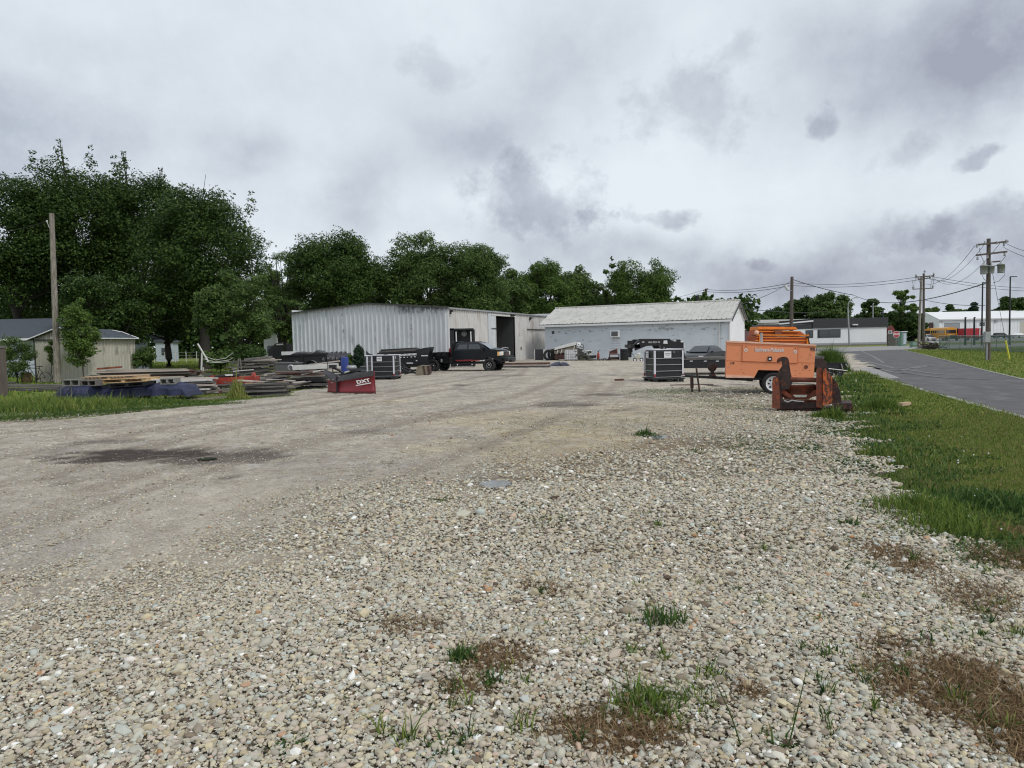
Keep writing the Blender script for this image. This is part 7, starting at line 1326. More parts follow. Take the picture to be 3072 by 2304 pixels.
# --- bucket and arm left of the truck
Db = 38.5; bk = thing('loader_bucket', 'small brown loader bucket on its back behind the dump trailer, left of the pickup', 'bucket', (V(1266, 1124, Db).x, Db, 0))
pr(Db, 0, .7, (1250, 1100), (1262, 1096), (1284, 1097), (1288, 1120), (1282, 1125), (1246, 1125)).build('shell', 'tan_machine', bk, world=True, bevel=.02); pr(Db, -.05, .0, (1268, 1097), (1272, 1097), (1278, 1125), (1274, 1125)).build('rib', 'rust_dark', bk, world=True); pr(Db, -.05, .75, (1281, 1097), (1288, 1098), (1291, 1122), (1286, 1124)).build('side_plate', 'rust_dark', bk, world=True)
mb = MB()
for q in ([(1208, 1102), (1236, 1112), (1250, 1110)], [(1212, 1122), (1232, 1116), (1248, 1120)], [(1208, 1110), (1230, 1118)]): mb.tube([(V(x_, y_, Db).x, Db + .2, max(.05, V(x_, y_, Db).z)) for x_, y_ in q], .06, 7)
mb.build('arm', 'black_metal', bk, world=True)
# --- objects along the pale shed
Dq_ = 62; mat('panel_dark', (.02, .02, .024), .5)
a, b = V(1604, 1048, 64), V(1636, 1079, 64); o = thing('black_cabinet', 'black sheet box standing at the left corner of the pale shed', 'cabinet', ((a.x + b.x) / 2, 64, 0)); mb = MB(); mb.bb(a.x, b.x - .2, 64, 64.6, .05, a.z); mb.build('body', 'panel_dark', o, world=True, bevel=.02); mb = MB(); mb.bb(b.x - .18, b.x - .04, 63.98, 64.1, .4, a.z); mb.bb(a.x - .04, a.x + .02, 63.96, 64, .05, a.z); mb.build('edge_strip', 'off_white', o, world=True)
a, b = V(1626, 1017, 69), V(1633, 1048, 69); 
def tyre(label, px, D, r, w, z=None, lie=False, group=None, lean=0):
    c = V(px, 1070, D); o = thing('tyre', label, 'tyre', (c.x, D, 0 if z is None else z), 0, group); prof_ = [(r * .56, -w / 2 * .7), (r * .62, -w / 2), (r * .92, -w / 2), (r, -w / 2 * .7), (r, w / 2 * .7), (r * .92, w / 2), (r * .62, w / 2), (r * .56, w / 2 * .7), (r * .6, 0), (r * .56, -w / 2 * .7)]
    mb = MB(); mb.lathe(prof_, (0, 0, w / 2) if lie else (0, 0, r), 'Z' if lie else 'Y', 26); mb.build('casing', 'rubber', o)
    mb = MB()
    for k in range(26):
        an = 2 * math.pi * k / 26; q_ = Matrix.Rotation(an, 4, 'Z') if lie else Matrix.Rotation(an, 4, 'Y'); ce = q_ @ Vector((r * .995, 0, 0)) + Vector((0, 0, w / 2 if lie else r)); mb.box(ce, (.03, w * .8, .05) if not lie else (.03, .05, w * .8), ry=0 if lie else an, rz=an if lie else 0)
    mb.build('tread', 'rubber', o); return o
tyre('large black tyre leaning against the tan machine, nearest of its group', 1647, 62.5, .52, .34, group='big tyres at the shed corner'); tyre('black tyre standing behind the large leaning one', 1660, 63.4, .54, .34, group='big tyres at the shed corner'); tyre('black tyre half hidden by the tan machine', 1668, 64.0, .5, .34, group='big tyres at the shed corner')
tm = thing('tan_conveyor', 'long tan and grey conveyor machine tilted up against the pale shed', 'machine', (V(1705, 1078, 61.5).x, 61.5, 0)); Dm = 61.5
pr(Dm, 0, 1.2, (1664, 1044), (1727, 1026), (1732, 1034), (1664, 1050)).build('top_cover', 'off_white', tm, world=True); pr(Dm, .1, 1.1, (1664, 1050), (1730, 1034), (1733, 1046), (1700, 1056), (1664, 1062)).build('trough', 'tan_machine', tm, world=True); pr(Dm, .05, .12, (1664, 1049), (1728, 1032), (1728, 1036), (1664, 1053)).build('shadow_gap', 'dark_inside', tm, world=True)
pr(Dm, .2, 1.0, (1665, 1062), (1694, 1058), (1694, 1078), (1666, 1078)).build('base', 'rust_dark', tm, world=True); pr(Dm, .2, 1.0, (1732, 1044), (1750, 1048), (1752, 1078), (1734, 1078)).build('leg_frame', 'wood_dark', tm, world=True); pr(Dm, .0, 1.0, (1728, 1026), (1741, 1026), (1744, 1040), (1730, 1043)).build('drive_housing', 'off_white', tm, world=True, bevel=.03)
c = V(1736, 1034, Dm); mb = MB(); mb.lathe([(.06, -.04), (.17, -.06), (.19, 0), (.06, 0), (.06, -.04)], (c.x, Dm - .02, c.z), 'Y', 18); mb.build('pulley', 'sign_white', tm, world=True); c = V(1746, 1038, Dm); mb = MB(); mb.lathe([(.13, -.03), (.17, -.04), (.17, .03), (.13, .03), (.13, -.03)], (c.x, Dm, c.z), 'Y', 18); mb.tube([(c.x + .1, Dm, c.z - .1), (c.x + .2, Dm, c.z - .5), (c.x, Dm, c.z - .9)], .04, 6); mb.build('hose', 'black_metal', tm, world=True)
mb = MB(); [mb.box((V(x_, 1060, Dm).x, Dm - .05, V(x_, y_, Dm).z), (.06, .06, .4), ry=.3) for x_, y_ in ((1684, 1054), (1722, 1044), (1672, 1056))]; mb.build('bracket', 'off_white', tm, world=True)
a, b = V(1695, 1049, 60), V(1733, 1078, 60); iw = thing('caged_tank', 'white caged tank standing before the tan conveyor', 'liquid tank', ((a.x + b.x) / 2, 60, 0)); w_ = (b.x - a.x); hz = a.z
mb = MB(); mb.bb(-w_ / 2 + .03, w_ / 2 - .03, .03, .97, .14, hz - .02); mb.build('tank', 'ibc_white', iw, bevel=.06); mb = MB()
for i in range(8): x_ = -w_ / 2 + w_ * i / 7; mb.cyl((x_, 0, .12), (x_, 0, hz), .014, n=5)
for z_ in (.14, .38, .62, hz - .02): mb.cyl((-w_ / 2, -.01, z_), (w_ / 2, -.01, z_), .014, n=5)
mb.build('cage', 'grey_metal', iw); mb = MB(); [mb.bb(x_ - .07, x_ + .07, 0, 1, .0, .12) for x_ in (-w_ / 2 + .08, 0, w_ / 2 - .08)]; mb.build('pallet', 'tote_black', iw)
cb = thing('bin_cart', 'white tub on a dark wheeled cart right of the tan conveyor', 'cart', (V(1768, 1078, 60.5).x, 60.5, 0)); pr(60.5, 0, .6, (1759, 1051), (1776, 1051), (1774, 1066), (1762, 1066)).build('tub', 'ibc_white', cb, world=True, bevel=.03); pr(60.5, 0, .6, (1756, 1067), (1790, 1066), (1788, 1074), (1760, 1075)).build('frame', 'black_metal', cb, world=True); pr(60.5, -.05, .0, (1746, 1052), (1778, 1052), (1778, 1054), (1746, 1054)).build('handle_bar', 'off_white', cb, world=True)
for x_ in (1765, 1774): wheel(cb, (V(x_, 1070, 60.5).x - cb.location.x, -.02, .14), .14, .08, rim='white_paint', spokes=0)
gc = thing('gas_cylinder', 'small rusty red cylinder standing against the pale shed', 'cylinder', (V(1795, 1077, 60).x, 60, 0)); mb = MB(); zt_ = V(1795, 1058, 60).z; mb.lathe([(0, 0), (.11, 0), (.11, zt_ - .12), (.05, zt_ - .02), (.04, zt_ + .06), (0, zt_ + .06)], n=14); mb.build('body', 'red_iron', gc); mb = MB(); mb.cyl((0, 0, zt_ + .05), (0, 0, zt_ + .14), .05, n=8); mb.build('valve', 'rust_dark', gc)
rk = thing('steel_rack', 'dark steel rack with crossed braces below the air conditioner', 'rack', (V(1842, 1078, 58.5).x, 58.5, 0)); Dk = 58.5
mb = MB(); X0, X1 = V(1829, 1060, Dk).x - rk.location.x, V(1857, 1060, Dk).x - rk.location.x; Z1, Z2 = V(1840, 1063, Dk).z, V(1850, 1047, Dk).z
for x_ in (X0, X1): mb.bb(x_ - .04, x_ + .04, 0, .08, 0, Z1)
mb.bb(X0, X1, 0, .9, .1, Z1 - .25); mb.build('box', 'rust_dark', rk); mb = MB(); Xm = X0 + (X1 - X0) * .8; [mb.tube([p, q], .035, 5) for p, q in (((X0, 0, Z1), (X1, 0, Z1)), ((X0, 0, Z1), (X0, 0, Z1 + .25)), ((X0, 0, Z1 + .25), (Xm, 0, Z2)), ((Xm, 0, Z2), (X0 + .4, 0, Z1)), ((X0, 0, Z1 + .25), (X0 + .5, 0, Z1)), ((Xm, 0, Z2), (Xm, 0, Z1)))]; mb.build('brace', 'rust', rk)
mb = MB(); mb.prism([(X0 + .05, Z1 + .05), (Xm, Z1 + .05), (Xm, Z2 - .04), (X0 + .05, Z1 + .25)], .1, .14); mb.build('back_sheet', 'dark_trim', rk)
ht = (V(1873, 1047, 58).z) / 4
for k in range(4): tyre(('bottom', 'second', 'third', 'topmost')[k] + ' tyre of the small stack right of the steel rack', 1873, 58, .34, ht * .98, z=ht * k + .01, lie=True, group='stack of four tyres at the shed wall')
mw = thing('lawn_tiller', 'pale green and cream small engine machine below the trailer neck', 'tiller', (V(1912, 1078, 56).x, 56, 0)); mb = MB(); mb.box((0, 0, .35), (.55, .4, .3)); mb.build('engine', 'pale_junk', mw, bevel=.05); mb = MB(); mb.lathe([(0, .5), (.16, .5), (.16, .68), (0, .72)], (.1, 0, 0), n=14); mb.build('starter_cap', 'off_white', mw); mb = MB(); mb.tube([(-.2, 0, .4), (-.55, 0, .8), (-.7, 0, 1.0)], .025, 6); mb.build('handle', 'black_metal', mw); [wheel(mw, (x_, -.22, .15), .15, .1, rim='white_paint', spokes=0) for x_ in (-.25, .3)]
js = thing('scrap_bracket', 'black scrap parts heap at the shed wall left of the steel rack', 'scrap heap', (V(1815, 1078, 59).x, 59, 0)); r_ = random.Random(6); mb = MB()
for k in range(26): x_ = r_.uniform(-1.4, .5); mb.box((x_, r_.uniform(-.2, .4), r_.uniform(.04, .16)), (r_.uniform(.1, .5), r_.uniform(.06, .2), r_.uniform(.04, .12)), rz=r_.uniform(0, 3), ry=r_.gauss(0, .4))
mb.build('scrap', 'wood_dark', js)
js = thing('scrap_heap', 'dark scrap heap with a green tint right of the tan conveyor', 'scrap heap', (V(1750, 1078, 60).x, 60.2, 0)); mb = MB()
for k in range(30): mb.box((r_.gauss(0, .45), r_.uniform(-.2, .4), abs(r_.gauss(0, .35)) + .05), (r_.uniform(.1, .5), r_.uniform(.06, .3), r_.uniform(.04, .25)), rz=r_.uniform(0, 3), ry=r_.gauss(0, .5))
mb.build('scrap', mat('scrap_green', (.05, .055, .035), .8, var=.4, scale=4), js)
# long timbers and tarp on the ground in the middle
plank('timber', 'rear one of the long timbers lying on the gravel right of the pickup', G(1500, 1097), G(1650, 1095), .3, .18, .03, 'wood_red', 'timber', 'long timbers right of the pickup'); plank('timber', 'front one of the long timbers lying on the gravel right of the pickup', G(1505, 1105), G(1650, 1104), .3, .14, .03, 'wood_dark', 'timber', 'long timbers right of the pickup'); plank('timber', 'thin timber between the two long ones right of the pickup', G(1515, 1101), G(1640, 1100), .2, .12, .03, 'wood_pale', 'timber', 'long timbers right of the pickup')
lumpy('tarpaulin', 'crumpled dark blue tarpaulin lying on the gravel before the pale shed', 'tarpaulin', [(1643, 1101, 1104), (1655, 1094, 1105), (1672, 1087, 1105), (1680, 1085, 1105), (1683, 1090, 1105), (1692, 1087, 1105), (1702, 1089, 1104), (1712, 1098, 1103), (1740, 1099, 1102), (1750, 1100, 1101)], 48, 1.6, mat('tarp_dark', (.022, .026, .055), .5, var=.35, scale=4, spec=.5), 8, amp=.22)
# ------------------------------------------------------------------ lumber yard at the left
RL = random.Random(12)
_bm = {}
def board_obj(m, w, h):
    key = (m, round(w, 3), round(h, 3))
    if key not in _bm:
        mb = MB(); mb.box((0, 0, 0), (1, w, h)); o = mb.build('board', m, None); _bm[key] = o.data; o.name = 'board_src'; bpy.data.objects.remove(o)
    o = bpy.data.objects.new('board', _bm[key]); COL.objects.link(o); return o
def stack(label, px0, px1, ytop, ybase, mats, th=.06, bw=.16, rows=3, yj=.04, lj=.15, rz=0.0, group=None, gap=.25, zstart=.03, tilt=0.0, name='board', cat='board', slope=0.0):
    """courses of single boards from the ground up; every board its own object"""
    c = G((px0 + px1) / 2, ybase); D = c.y; xa, xb = V(px0, ybase, D).x, V(px1, ybase, D).x; zt_ = V((px0 + px1) / 2, ytop, D + rows * bw / 2).z; z = zstart; L_ = xb - xa; n = 0
    while z + th < zt_ + th * .5:
        for r_ in range(rows):
            if RL.random() < gap * .5: continue
            o = board_obj(RL.choice(mats), bw * .94, th * .9); l = L_ * (1 - RL.random() * lj); o.scale = (l, 1, 1)
            o.location = ((xa + xb) / 2 + RL.uniform(-.5, .5) * L_ * lj, D + (r_ - .0) * bw + RL.gauss(0, yj), z + th / 2 + RL.uniform(0, .008)); o.rotation_euler = (RL.gauss(0, .04), tilt + RL.gauss(0, .008), rz + RL.gauss(0, .02)); tag(o, label, cat, group or label); o.name = name; n += 1
        z += th * (1 + RL.random() * gap)
    return D
stack('grey timber of the low pile at the left picture edge', -60, 232, 1150, 1176, ['wood_grey', 'wood_dark'], .15, .2, 2, rz=.02)
stack('dark board behind the low timber pile at the left edge', -80, 60, 1148, 1160, ['wood_dark'], .10, .2, 2)
stack('board of the pile covered by the blue tarpaulin', 225, 430, 1158, 1196, ['wood_dark', 'wood_grey'], .09, .2, 3)
stack('dark red plank of the long rusty stack before the beige shed', 278, 590, 1110, 1149, ['wood_red', 'wood_dark', 'wood_red', 'wood_pale'], .07, .2, 4, lj=.12)
stack('pale edged plank on top of the long rusty stack', 290, 560, 1106, 1148, ['wood_pale'], .05, .3, 1, zstart=V(430, 1113, G(430, 1148).y).z)
stack('pale plank of the long low stack left of the red beam', 420, 640, 1132, 1186, ['wood_pale', 'wood_grey', 'wood_dark', 'off_white'], .075, .22, 3, lj=.10)
stack('long dark timber lying along the grass edge before the stacks', 400, 760, 1186, 1200, ['wood_red', 'wood_dark'], .14, .2, 1, rz=.03)
stack('grey board of the tall pile left of the utility trailer', 702, 832, 1078, 1142, ['wood_grey', 'wood_dark', 'wood_dark', 'wood_grey'], .075, .24, 3, lj=.35, rz=.03, gap=.5, yj=.12)
stack('pale board in the tall pile left of the utility trailer', 740, 835, 1074, 1140, ['wood_pale'], .06, .2, 1, lj=.4, zstart=1.0)
stack('charred dark board of the front pile beside the yellow weed', 735, 862, 1152, 1192, ['wood_dark', 'black_metal', 'wood_dark', 'wood_grey'], .07, .17, 3, lj=.15, rz=.06, tilt=-.02)
stack('broken board of the messy pile left of the snow plow', 832, 960, 1112, 1168, ['wood_dark', 'wood_pale', 'wood_grey', 'wood_red'], .07, .2, 3, lj=.55, gap=.6, yj=.2)
stack('slanting board of the low scrap pile behind the snow plow', 880, 1000, 1118, 1148, ['wood_grey', 'wood_pale', 'wood_dark'], .06, .2, 3, lj=.4, gap=.5, rz=.12)
stack('dark board under the messy pile left of the snow plow', 900, 985, 1135, 1168, ['wood_dark', 'black_metal'], .08, .3, 3, lj=.3, gap=.3)
for (x0_, y0_, x1_, y1_, Dz_, m, lab, w_, h_) in ((716, 1141, 825, 1149, 27.2, 'wood_pale', 'long pale plank on top of the front pile', .3, .05), (800, 1139, 885, 1143, 28.5, 'wood_pale', 'pale plank sticking out behind the front pile', .2, .05), (736, 1150, 856, 1146, 26.9, 'wood_tan', 'thin tan strip on top of the front pile', .12, .03), (882, 1103, 1012, 1097, 33, 'off_white', 'long pale grey slab across the scrap pile behind the plow', .5, .22), (930, 1094, 1020, 1083, 32, 'wood_pale', 'thin pale pole pointing at the blue barrel', .07, .06),
        (905, 1124, 960, 1112, 29, 'off_white', 'slanting pale strip left of the plow flap', .16, .04), (738, 1094, 760, 1092, 31.5, 'wood_grey', 'short grey board end of the tall pile', .2, .06), (700, 1114, 760, 1109, 31, 'off_white', 'pale strip low in the tall pile', .1, .04), (905, 1116, 1010, 1108, 30.5, 'wood_pale', 'upper pale strip crossing behind the plow flap', .1, .04), (900, 1122, 1000, 1119, 30, 'wood_grey', 'lower grey strip crossing behind the plow flap', .1, .05)):
    a, b = V(x0_, y0_, Dz_), V(x1_, y1_, Dz_); d = b - a; mb = MB(); mb.box((0, 0, 0), (d.length, w_, h_)); o = mb.build('plank', m, None, bevel=.004); o.location = (a + b) / 2; o.rotation_euler = (0, -math.atan2(d.z, d.x), 0); tag(o, lab, 'plank')
# long slab on top of the tall pile
a, b = V(738, 1077, 32), V(812, 1071, 32); mb = MB(); mb.box((0, 0, 0), ((b - a).length, .5, .12)); o = mb.build('timber', 'wood_grey', None, bevel=.01); o.location = (a + b) / 2 - Vector((0, 0, .02)); o.rotation_euler = (0, -.08, 0); tag(o, 'weathered grey beam crowning the tall pile', 'timber')
# grey bin behind the messy pile
Dg_ = 36; gb = thing('grey_bin', 'dull grey plastic bin behind the messy board pile', 'bin', (V(857, 1112, Dg_).x, Dg_, 0)); pr(Dg_, 0, .9, (824, 1090), (892, 1090), (888, 1116), (828, 1116)).build('tub', mat('bin_grey', (.09, .09, .09), .7, var=.15), gb, world=True, bevel=.03); pr(Dg_, -.04, .94, (822, 1087), (894, 1088), (894, 1091), (822, 1091)).build('rim', 'bin_grey', gb, world=True)
cw = V(880, 1102, 35); mb = MB(); mb.lathe([(.10, -.03), (.16, -.03), (.16, .03), (.10, .03), (.10, -.03)], (0, 0, 0), 'Y', 18); o = mb.build('pipe_ring', 'steel', None); o.location = (cw.x, 34.6, cw.z); tag(o, 'small round metal ring lying against the grey bin', 'ring')
# loose boards thrown across the scrap area
for k in range(150):
    px_, py_ = RL.uniform(560, 1000), RL.uniform(1112, 1184)
    if py_ > 1190 - (px_ - 600) * .05: continue
    c = G(px_, py_); o = board_obj(RL.choice(['wood_dark', 'wood_dark', 'wood_grey', 'wood_pale', 'wood_red', 'black_metal']), RL.choice((.10, .16)), RL.choice((.04, .06))); l = RL.uniform(.5, 2.2); tl_ = RL.gauss(0, .10); o.scale = (l, 1, 1); o.location = (c.x, c.y, .06 + abs(math.sin(tl_)) * l / 2 + RL.uniform(0, .35)); o.rotation_euler = (RL.gauss(0, .1), tl_, RL.gauss(.1, .45)); tag(o, 'loose weathered board thrown across the scrap area left of the snow plow', 'board', 'loose boards in the scrap area')
# blue tarpaulins
Dt_ = G(250, 1212).y
lumpy('tarpaulin', 'blue strapped tarpaulin bundle in the grass, left one', 'tarpaulin', [(158, 1178, 1200), (168, 1164, 1205), (185, 1158, 1207), (215, 1157, 1209), (240, 1157, 1209), (256, 1158, 1209), (262, 1180, 1208)], Dt_, 1.1, 'tarp_blue', 11, amp=.05)
lumpy('tarpaulin', 'blue tarpaulin draped over boards, right one', 'tarpaulin', [(258, 1158, 1205), (300, 1160, 1200), (350, 1158, 1194), (400, 1154, 1190), (440, 1150, 1188), (520, 1150, 1186), (540, 1156, 1186), (552, 1170, 1187), (563, 1188, 1190)], Dt_ + .7, 1.3, 'tarp_blue', 12, amp=.12)
for x_ in (182, 214): mb = MB(); P = [V(x_ - 12, 1172, Dt_ - .05), V(x_, 1157, Dt_ + .25), V(x_, 1170, Dt_ - .02), V(x_ + 1, 1205, Dt_ - .06)]; mb.tube(P, .022, 5); o = mb.build('strap', 'dark_trim', None, world=True, loc=P[2]); tag(o, ('left' if x_ < 200 else 'right') + ' dark strap around the blue tarpaulin bundle', 'strap')
# concrete blocks (hollow) and pallets on the tarpaulins
def block(label, x0_, y0_, x1_, y1_, D, m='block_grey'):
    a, b = V(x0_, y0_, D), V(x1_, y1_, D); o = thing('hollow_block', label, 'block', ((a.x + b.x) / 2, D, b.z), 0, 'hollow blocks on the board stacks'); w = b.x - a.x; h = a.z - b.z; t = .035; mb = MB()
    mb.bb(-w / 2, w / 2, 0, .4, 0, t); mb.bb(-w / 2, w / 2, 0, .4, h - t, h); [mb.bb(x_ - t / 2, x_ + t / 2, .001, .399, t, h - t) for x_ in (-w / 2 + t / 2, 0, w / 2 - t / 2)]; mb.build('shell', m, o); return o
block('light grey hollow block left of the pallets', 186, 1139, 238, 1158, Dt_ + .3); block('greenish hollow block beside the light grey one', 241, 1141, 288, 1158, Dt_ + .35, 'wood_grey'); block('hollow block at the right end of the blue tarpaulin', 479, 1136, 526, 1153, Dt_ + .9); block('small pale hollow block behind the right tarpaulin', 443, 1139, 472, 1152, Dt_ + 1.1, 'off_white')
def pallet(label, x0_, x1_, y_, D, m, tilt=0, h=.12):
    a, b = V(x0_, y_, D), V(x1_, y_, D); L_ = b.x - a.x; o = thing('pallet', label, 'pallet', ((a.x + b.x) / 2, D, a.z), 0, 'pallets on the board stacks'); o.rotation_euler = (0, tilt, 0)
    for k in range(5): mb = MB(); mb.box((0, -.0 + k * .22, 0), (L_, .13, .022)); mb.build('slat', m, o)
    for x_ in (-L_ / 2 + .08, 0, L_ / 2 - .08): mb = MB(); mb.bb(x_ - .06, x_ + .06, -.03, .95, -h + .012, -.012); mb.build('block', m, o)
    for k in (0, 2, 4): mb = MB(); mb.box((0, k * .22, -h), (L_, .13, .02)); mb.build('slat', m, o)
    return o
pallet('tan wooden pallet, topmost on the left stacks', 245, 410, 1131, Dt_ + .9, 'wood_tan', R(-.6)); pallet('bright new wooden pallet under the tan one', 300, 440, 1138, Dt_ + .8, 'wood_new', R(-1)); pallet('black plastic pallet resting on the blue tarpaulin', 322, 440, 1150, Dt_ + .5, 'black_metal', R(-2.4))
# stuff on the rusty stack
tag(plank('steel_pipe', 'rust brown pipe bent over the rusty stack', (0, 0, 0), (1.3, 0, 0), .12, .1, .0, 'rust'), None); o = bpy.data.objects['steel_pipe']; o.location = V(322, 1107, 36.5) + Vector((0, .2, 0)); o.rotation_euler = (0, -.06, 0); o.scale = (1, 1, 1)
# red beam with round plate
Dx = 27.5; rb_ = thing('red_iron_beam', 'red iron auger trough with a round end plate lying on the stacks', 'beam', (V(700, 1150, Dx).x, Dx, 0))
pr(Dx, 0, .4, (636, 1134), (768, 1128), (770, 1147), (638, 1156)).build('trough', 'red_iron', rb_, world=True, bevel=.01); pr(Dx, -.04, .5, (632, 1128), (639, 1126), (641, 1158), (633, 1160)).build('end_plate', 'safety_orange' if False else 'red_iron', rb_, world=True)
c = V(768, 1134, Dx); mb = MB(); mb.lathe([(0, -.03), (.28, -.03), (.28, .03), (0, .03)], (c.x - .1, Dx + .1, c.z - .05), 'X', 26); q_ = mb.build('round_plate', 'red_iron', rb_, world=True); q_.data.transform(Matrix.Translation(-(Vector((c.x, Dx, c.z)) - rb_.location))); q_.data.transform(Matrix.Rotation(R(40), 4, 'Z')); q_.data.transform(Matrix.Translation(Vector((c.x, Dx, c.z)) - rb_.location + Vector((0, .1, 0))))
mb = MB(); a, b = V(642, 1131, Dx), V(712, 1127, Dx); mb.cyl((a.x, Dx + .15, a.z), (b.x, Dx + .15, b.z), .07, n=12); mb.build('pipe', 'black_metal', rb_, world=True); pr(Dx, .05, .1, (672, 1124), (694, 1123), (696, 1127), (676, 1128)).build('tag_plate', 'sign_white', rb_, world=True)
for x_ in (650, 700, 755): pr(Dx, .05, .35, (x_, 1154), (x_ + 5, 1154), (x_ + 5, 1188), (x_, 1188)).build('support', 'red_iron', rb_, world=True)
# clothes dryer
Dh_ = 40; cd_ = thing('clothes_dryer', 'white rotary clothes dryer with a bent top and sagging lines', 'clothes dryer', (V(607, 1132, Dh_).x, Dh_, 0))
f_ = lambda x_, y_, dy=0: rel(cd_, V(x_, y_, Dh_)) + Vector((0, dy, 0))
mb = MB(); a = f_(603, 1130); a.z = 0; mb.cyl(a, f_(606, 1058), .055, .05, 8); mb.cyl(f_(610, 1102), Vector((f_(609, 1132).x, 0, 0)), .04, n=6); mb.build('post', 'off_white', cd_); mb = MB(); mb.cyl(f_(593, 1031), f_(625, 1085), .05, n=8); mb.build('arm', 'off_white', cd_)
mb = MB()
for q in ([(625, 1085), (655, 1088), (700, 1084), (735, 1058)], [(618, 1076), (650, 1086), (690, 1080), (722, 1058)], [(626, 1070), (650, 1080), (680, 1074), (700, 1058)], [(725, 1058), (705, 1072), (718, 1086)]): mb.tube([f_(x_, y_, -.3 + .1 * i) for i, (x_, y_) in enumerate(q)], .018, 5)
mb.build('line', 'off_white', cd_)
mb = MB(); P = [V(716, 1075, 33), V(713, 1105, 33)]; P2 = [V(720, 1075, 33), V(724, 1108, 33)]; mb.cyl(P[0], P[1], .04, n=6); mb.cyl(P2[0], P2[1], .035, n=6); mb.cyl(P[1], Vector((P[1].x, 33, 0)), .06, n=6); o = mb.build('stump_post', 'wood_grey', None, world=True, loc=(P[1].x, 33, 0)); tag(o, 'forked grey stake left of the tall grey board pile', 'stake')
# bicycle against the shed
bx0, bx1 = V(92, 1150, 38.6), V(128, 1150, 38.6); bi = thing('bicycle', 'dark bicycle leaning by the beige shed door', 'bicycle', ((bx0.x + bx1.x) / 2, 38.6, 0)); Lb = .52; rw = .33
for x_ in (-Lb, Lb): mb = MB(); mb.lathe([(rw - .02, -.018), (rw, -.018), (rw, .018), (rw - .02, .018), (rw - .02, -.018)], (x_, 0, rw), 'Y', 26); wl = mb.build('wheel', 'rubber', bi); mb = MB(); [mb.cyl((x_, 0, rw), (x_ + rw * .97 * math.cos(2 * math.pi * k / 14), 0, rw + rw * .97 * math.sin(2 * math.pi * k / 14)), .003, n=3) for k in range(14)]; mb.build('spokes', 'steel', wl)
mb = MB(); S_, Hb, Bb = (.20, 0, .86), (-.36, 0, .90), (.03, 0, .28)
for a, b in ((S_, Hb), (Hb, Bb), (Bb, S_), (Bb, (Lb, 0, rw)), (S_, (Lb, 0, rw)), (Hb, (-Lb, 0, rw))): mb.cyl(a, b, .017, n=7)
mb.build('frame', 'black_metal', bi); mb = MB(); mb.tube([(-.16, -.2, 1.06), (-.3, -.22, 1.08), (-.37, 0, 1.02), (-.3, .22, 1.08), (-.16, .2, 1.06)], .014, 6); mb.cyl(Hb, (-.37, 0, 1.03), .015, n=6); mb.build('handlebar', 'black_metal', bi); mb = MB(); mb.box((.24, 0, .97), (.26, .14, .05)); mb.cyl(S_, (.22, 0, .96), .013, n=6); mb.build('saddle', 'dark_trim', bi, bevel=.02)
mb = MB(); mb.lathe([(0, -.03), (.09, -.03), (.09, .03), (0, .03)], (.03, 0, .28), 'Y', 16); mb.cyl((.03, -.1, .28), (.12, -.1, .14), .012, n=5); mb.build('crank', 'black_metal', bi)
oj = thing('cardboard_box', 'ochre box half hidden left of the bicycle', 'box', (V(72, 1150, 38.9).x, 38.9, 0)); pr(38.9, 0, .4, (62, 1120), (80, 1120), (80, 1148), (62, 1148)).build('box', mat('ochre', (.16, .10, .03), .9), oj, world=True); pr(38.9, -.02, .42, (61, 1118), (81, 1118), (81, 1121), (61, 1121)).build('flap', 'ochre', oj, world=True)
# yellow green weed in front of the piles
def weed(name, label, px, py, h, w, n, mt, group=None, rc=(0, 1), lean=.6, seed=0, stems=0, bw=.02, cat='weed'):
    c = G(px, py); r_ = np.random.default_rng(seed + int(px)); o = thing(name, label, cat, (c.x, c.y, .03), 0, group)
    x, y = r_.normal(0, w, n), r_.normal(0, w * .8, n); blades('foliage', x, y, h * np.exp(-(x ** 2 + y ** 2) / (2 * (w * 1.3) ** 2)), bw, mt, kind=None, lean=lean, r=r_, rc=rc, parent=o)
    mb = MB()
    for k in range(stems or 4): a = r_.uniform(0, 6.28); l = h * r_.uniform(.7, 1.25 if stems else .8); q = Vector((r_.normal(0, w * .4), r_.normal(0, w * .4), 0)); mb.tube([q, q + Vector((.15 * l * math.cos(a), .15 * l * math.sin(a), l * .6)), q + Vector((.35 * l * math.cos(a), .35 * l * math.sin(a), l))], [.004 + .003 * (h > .3), .003, .0015], 4)
    mb.build('stem', mt, o); return o
weed('weed', 'bushy yellow green weed in front of the red iron trough', 712, 1198, .48, .15, 1100, 'grass_blade', rc=(.55, 1), lean=.35, stems=14, bw=.022)
weed('weed', 'green grass tuft at the foot of the rusty attachment, right side', 2500, 1262, .20, .14, 1400, 'grass_blade', rc=(0, .8), stems=10, bw=.012)
weed('weed', 'grass tuft in front of the rusty attachment centre', 2462, 1258, .13, .14, 700, 'grass_blade', rc=(0, .8), stems=6, bw=.010)
weed('weed', 'leaning seed stalks beside the attachment foot plate', 2535, 1240, .2, .12, 400, 'dead_grass', stems=10, bw=.009)
weed('weed', 'tall dark grass bush on the verge right of the attachment', 2640, 1235, .24, .26, 2600, 'grass_blade', rc=(0, .6), stems=12, bw=.009)
WGp = 'weeds growing through the gravel'
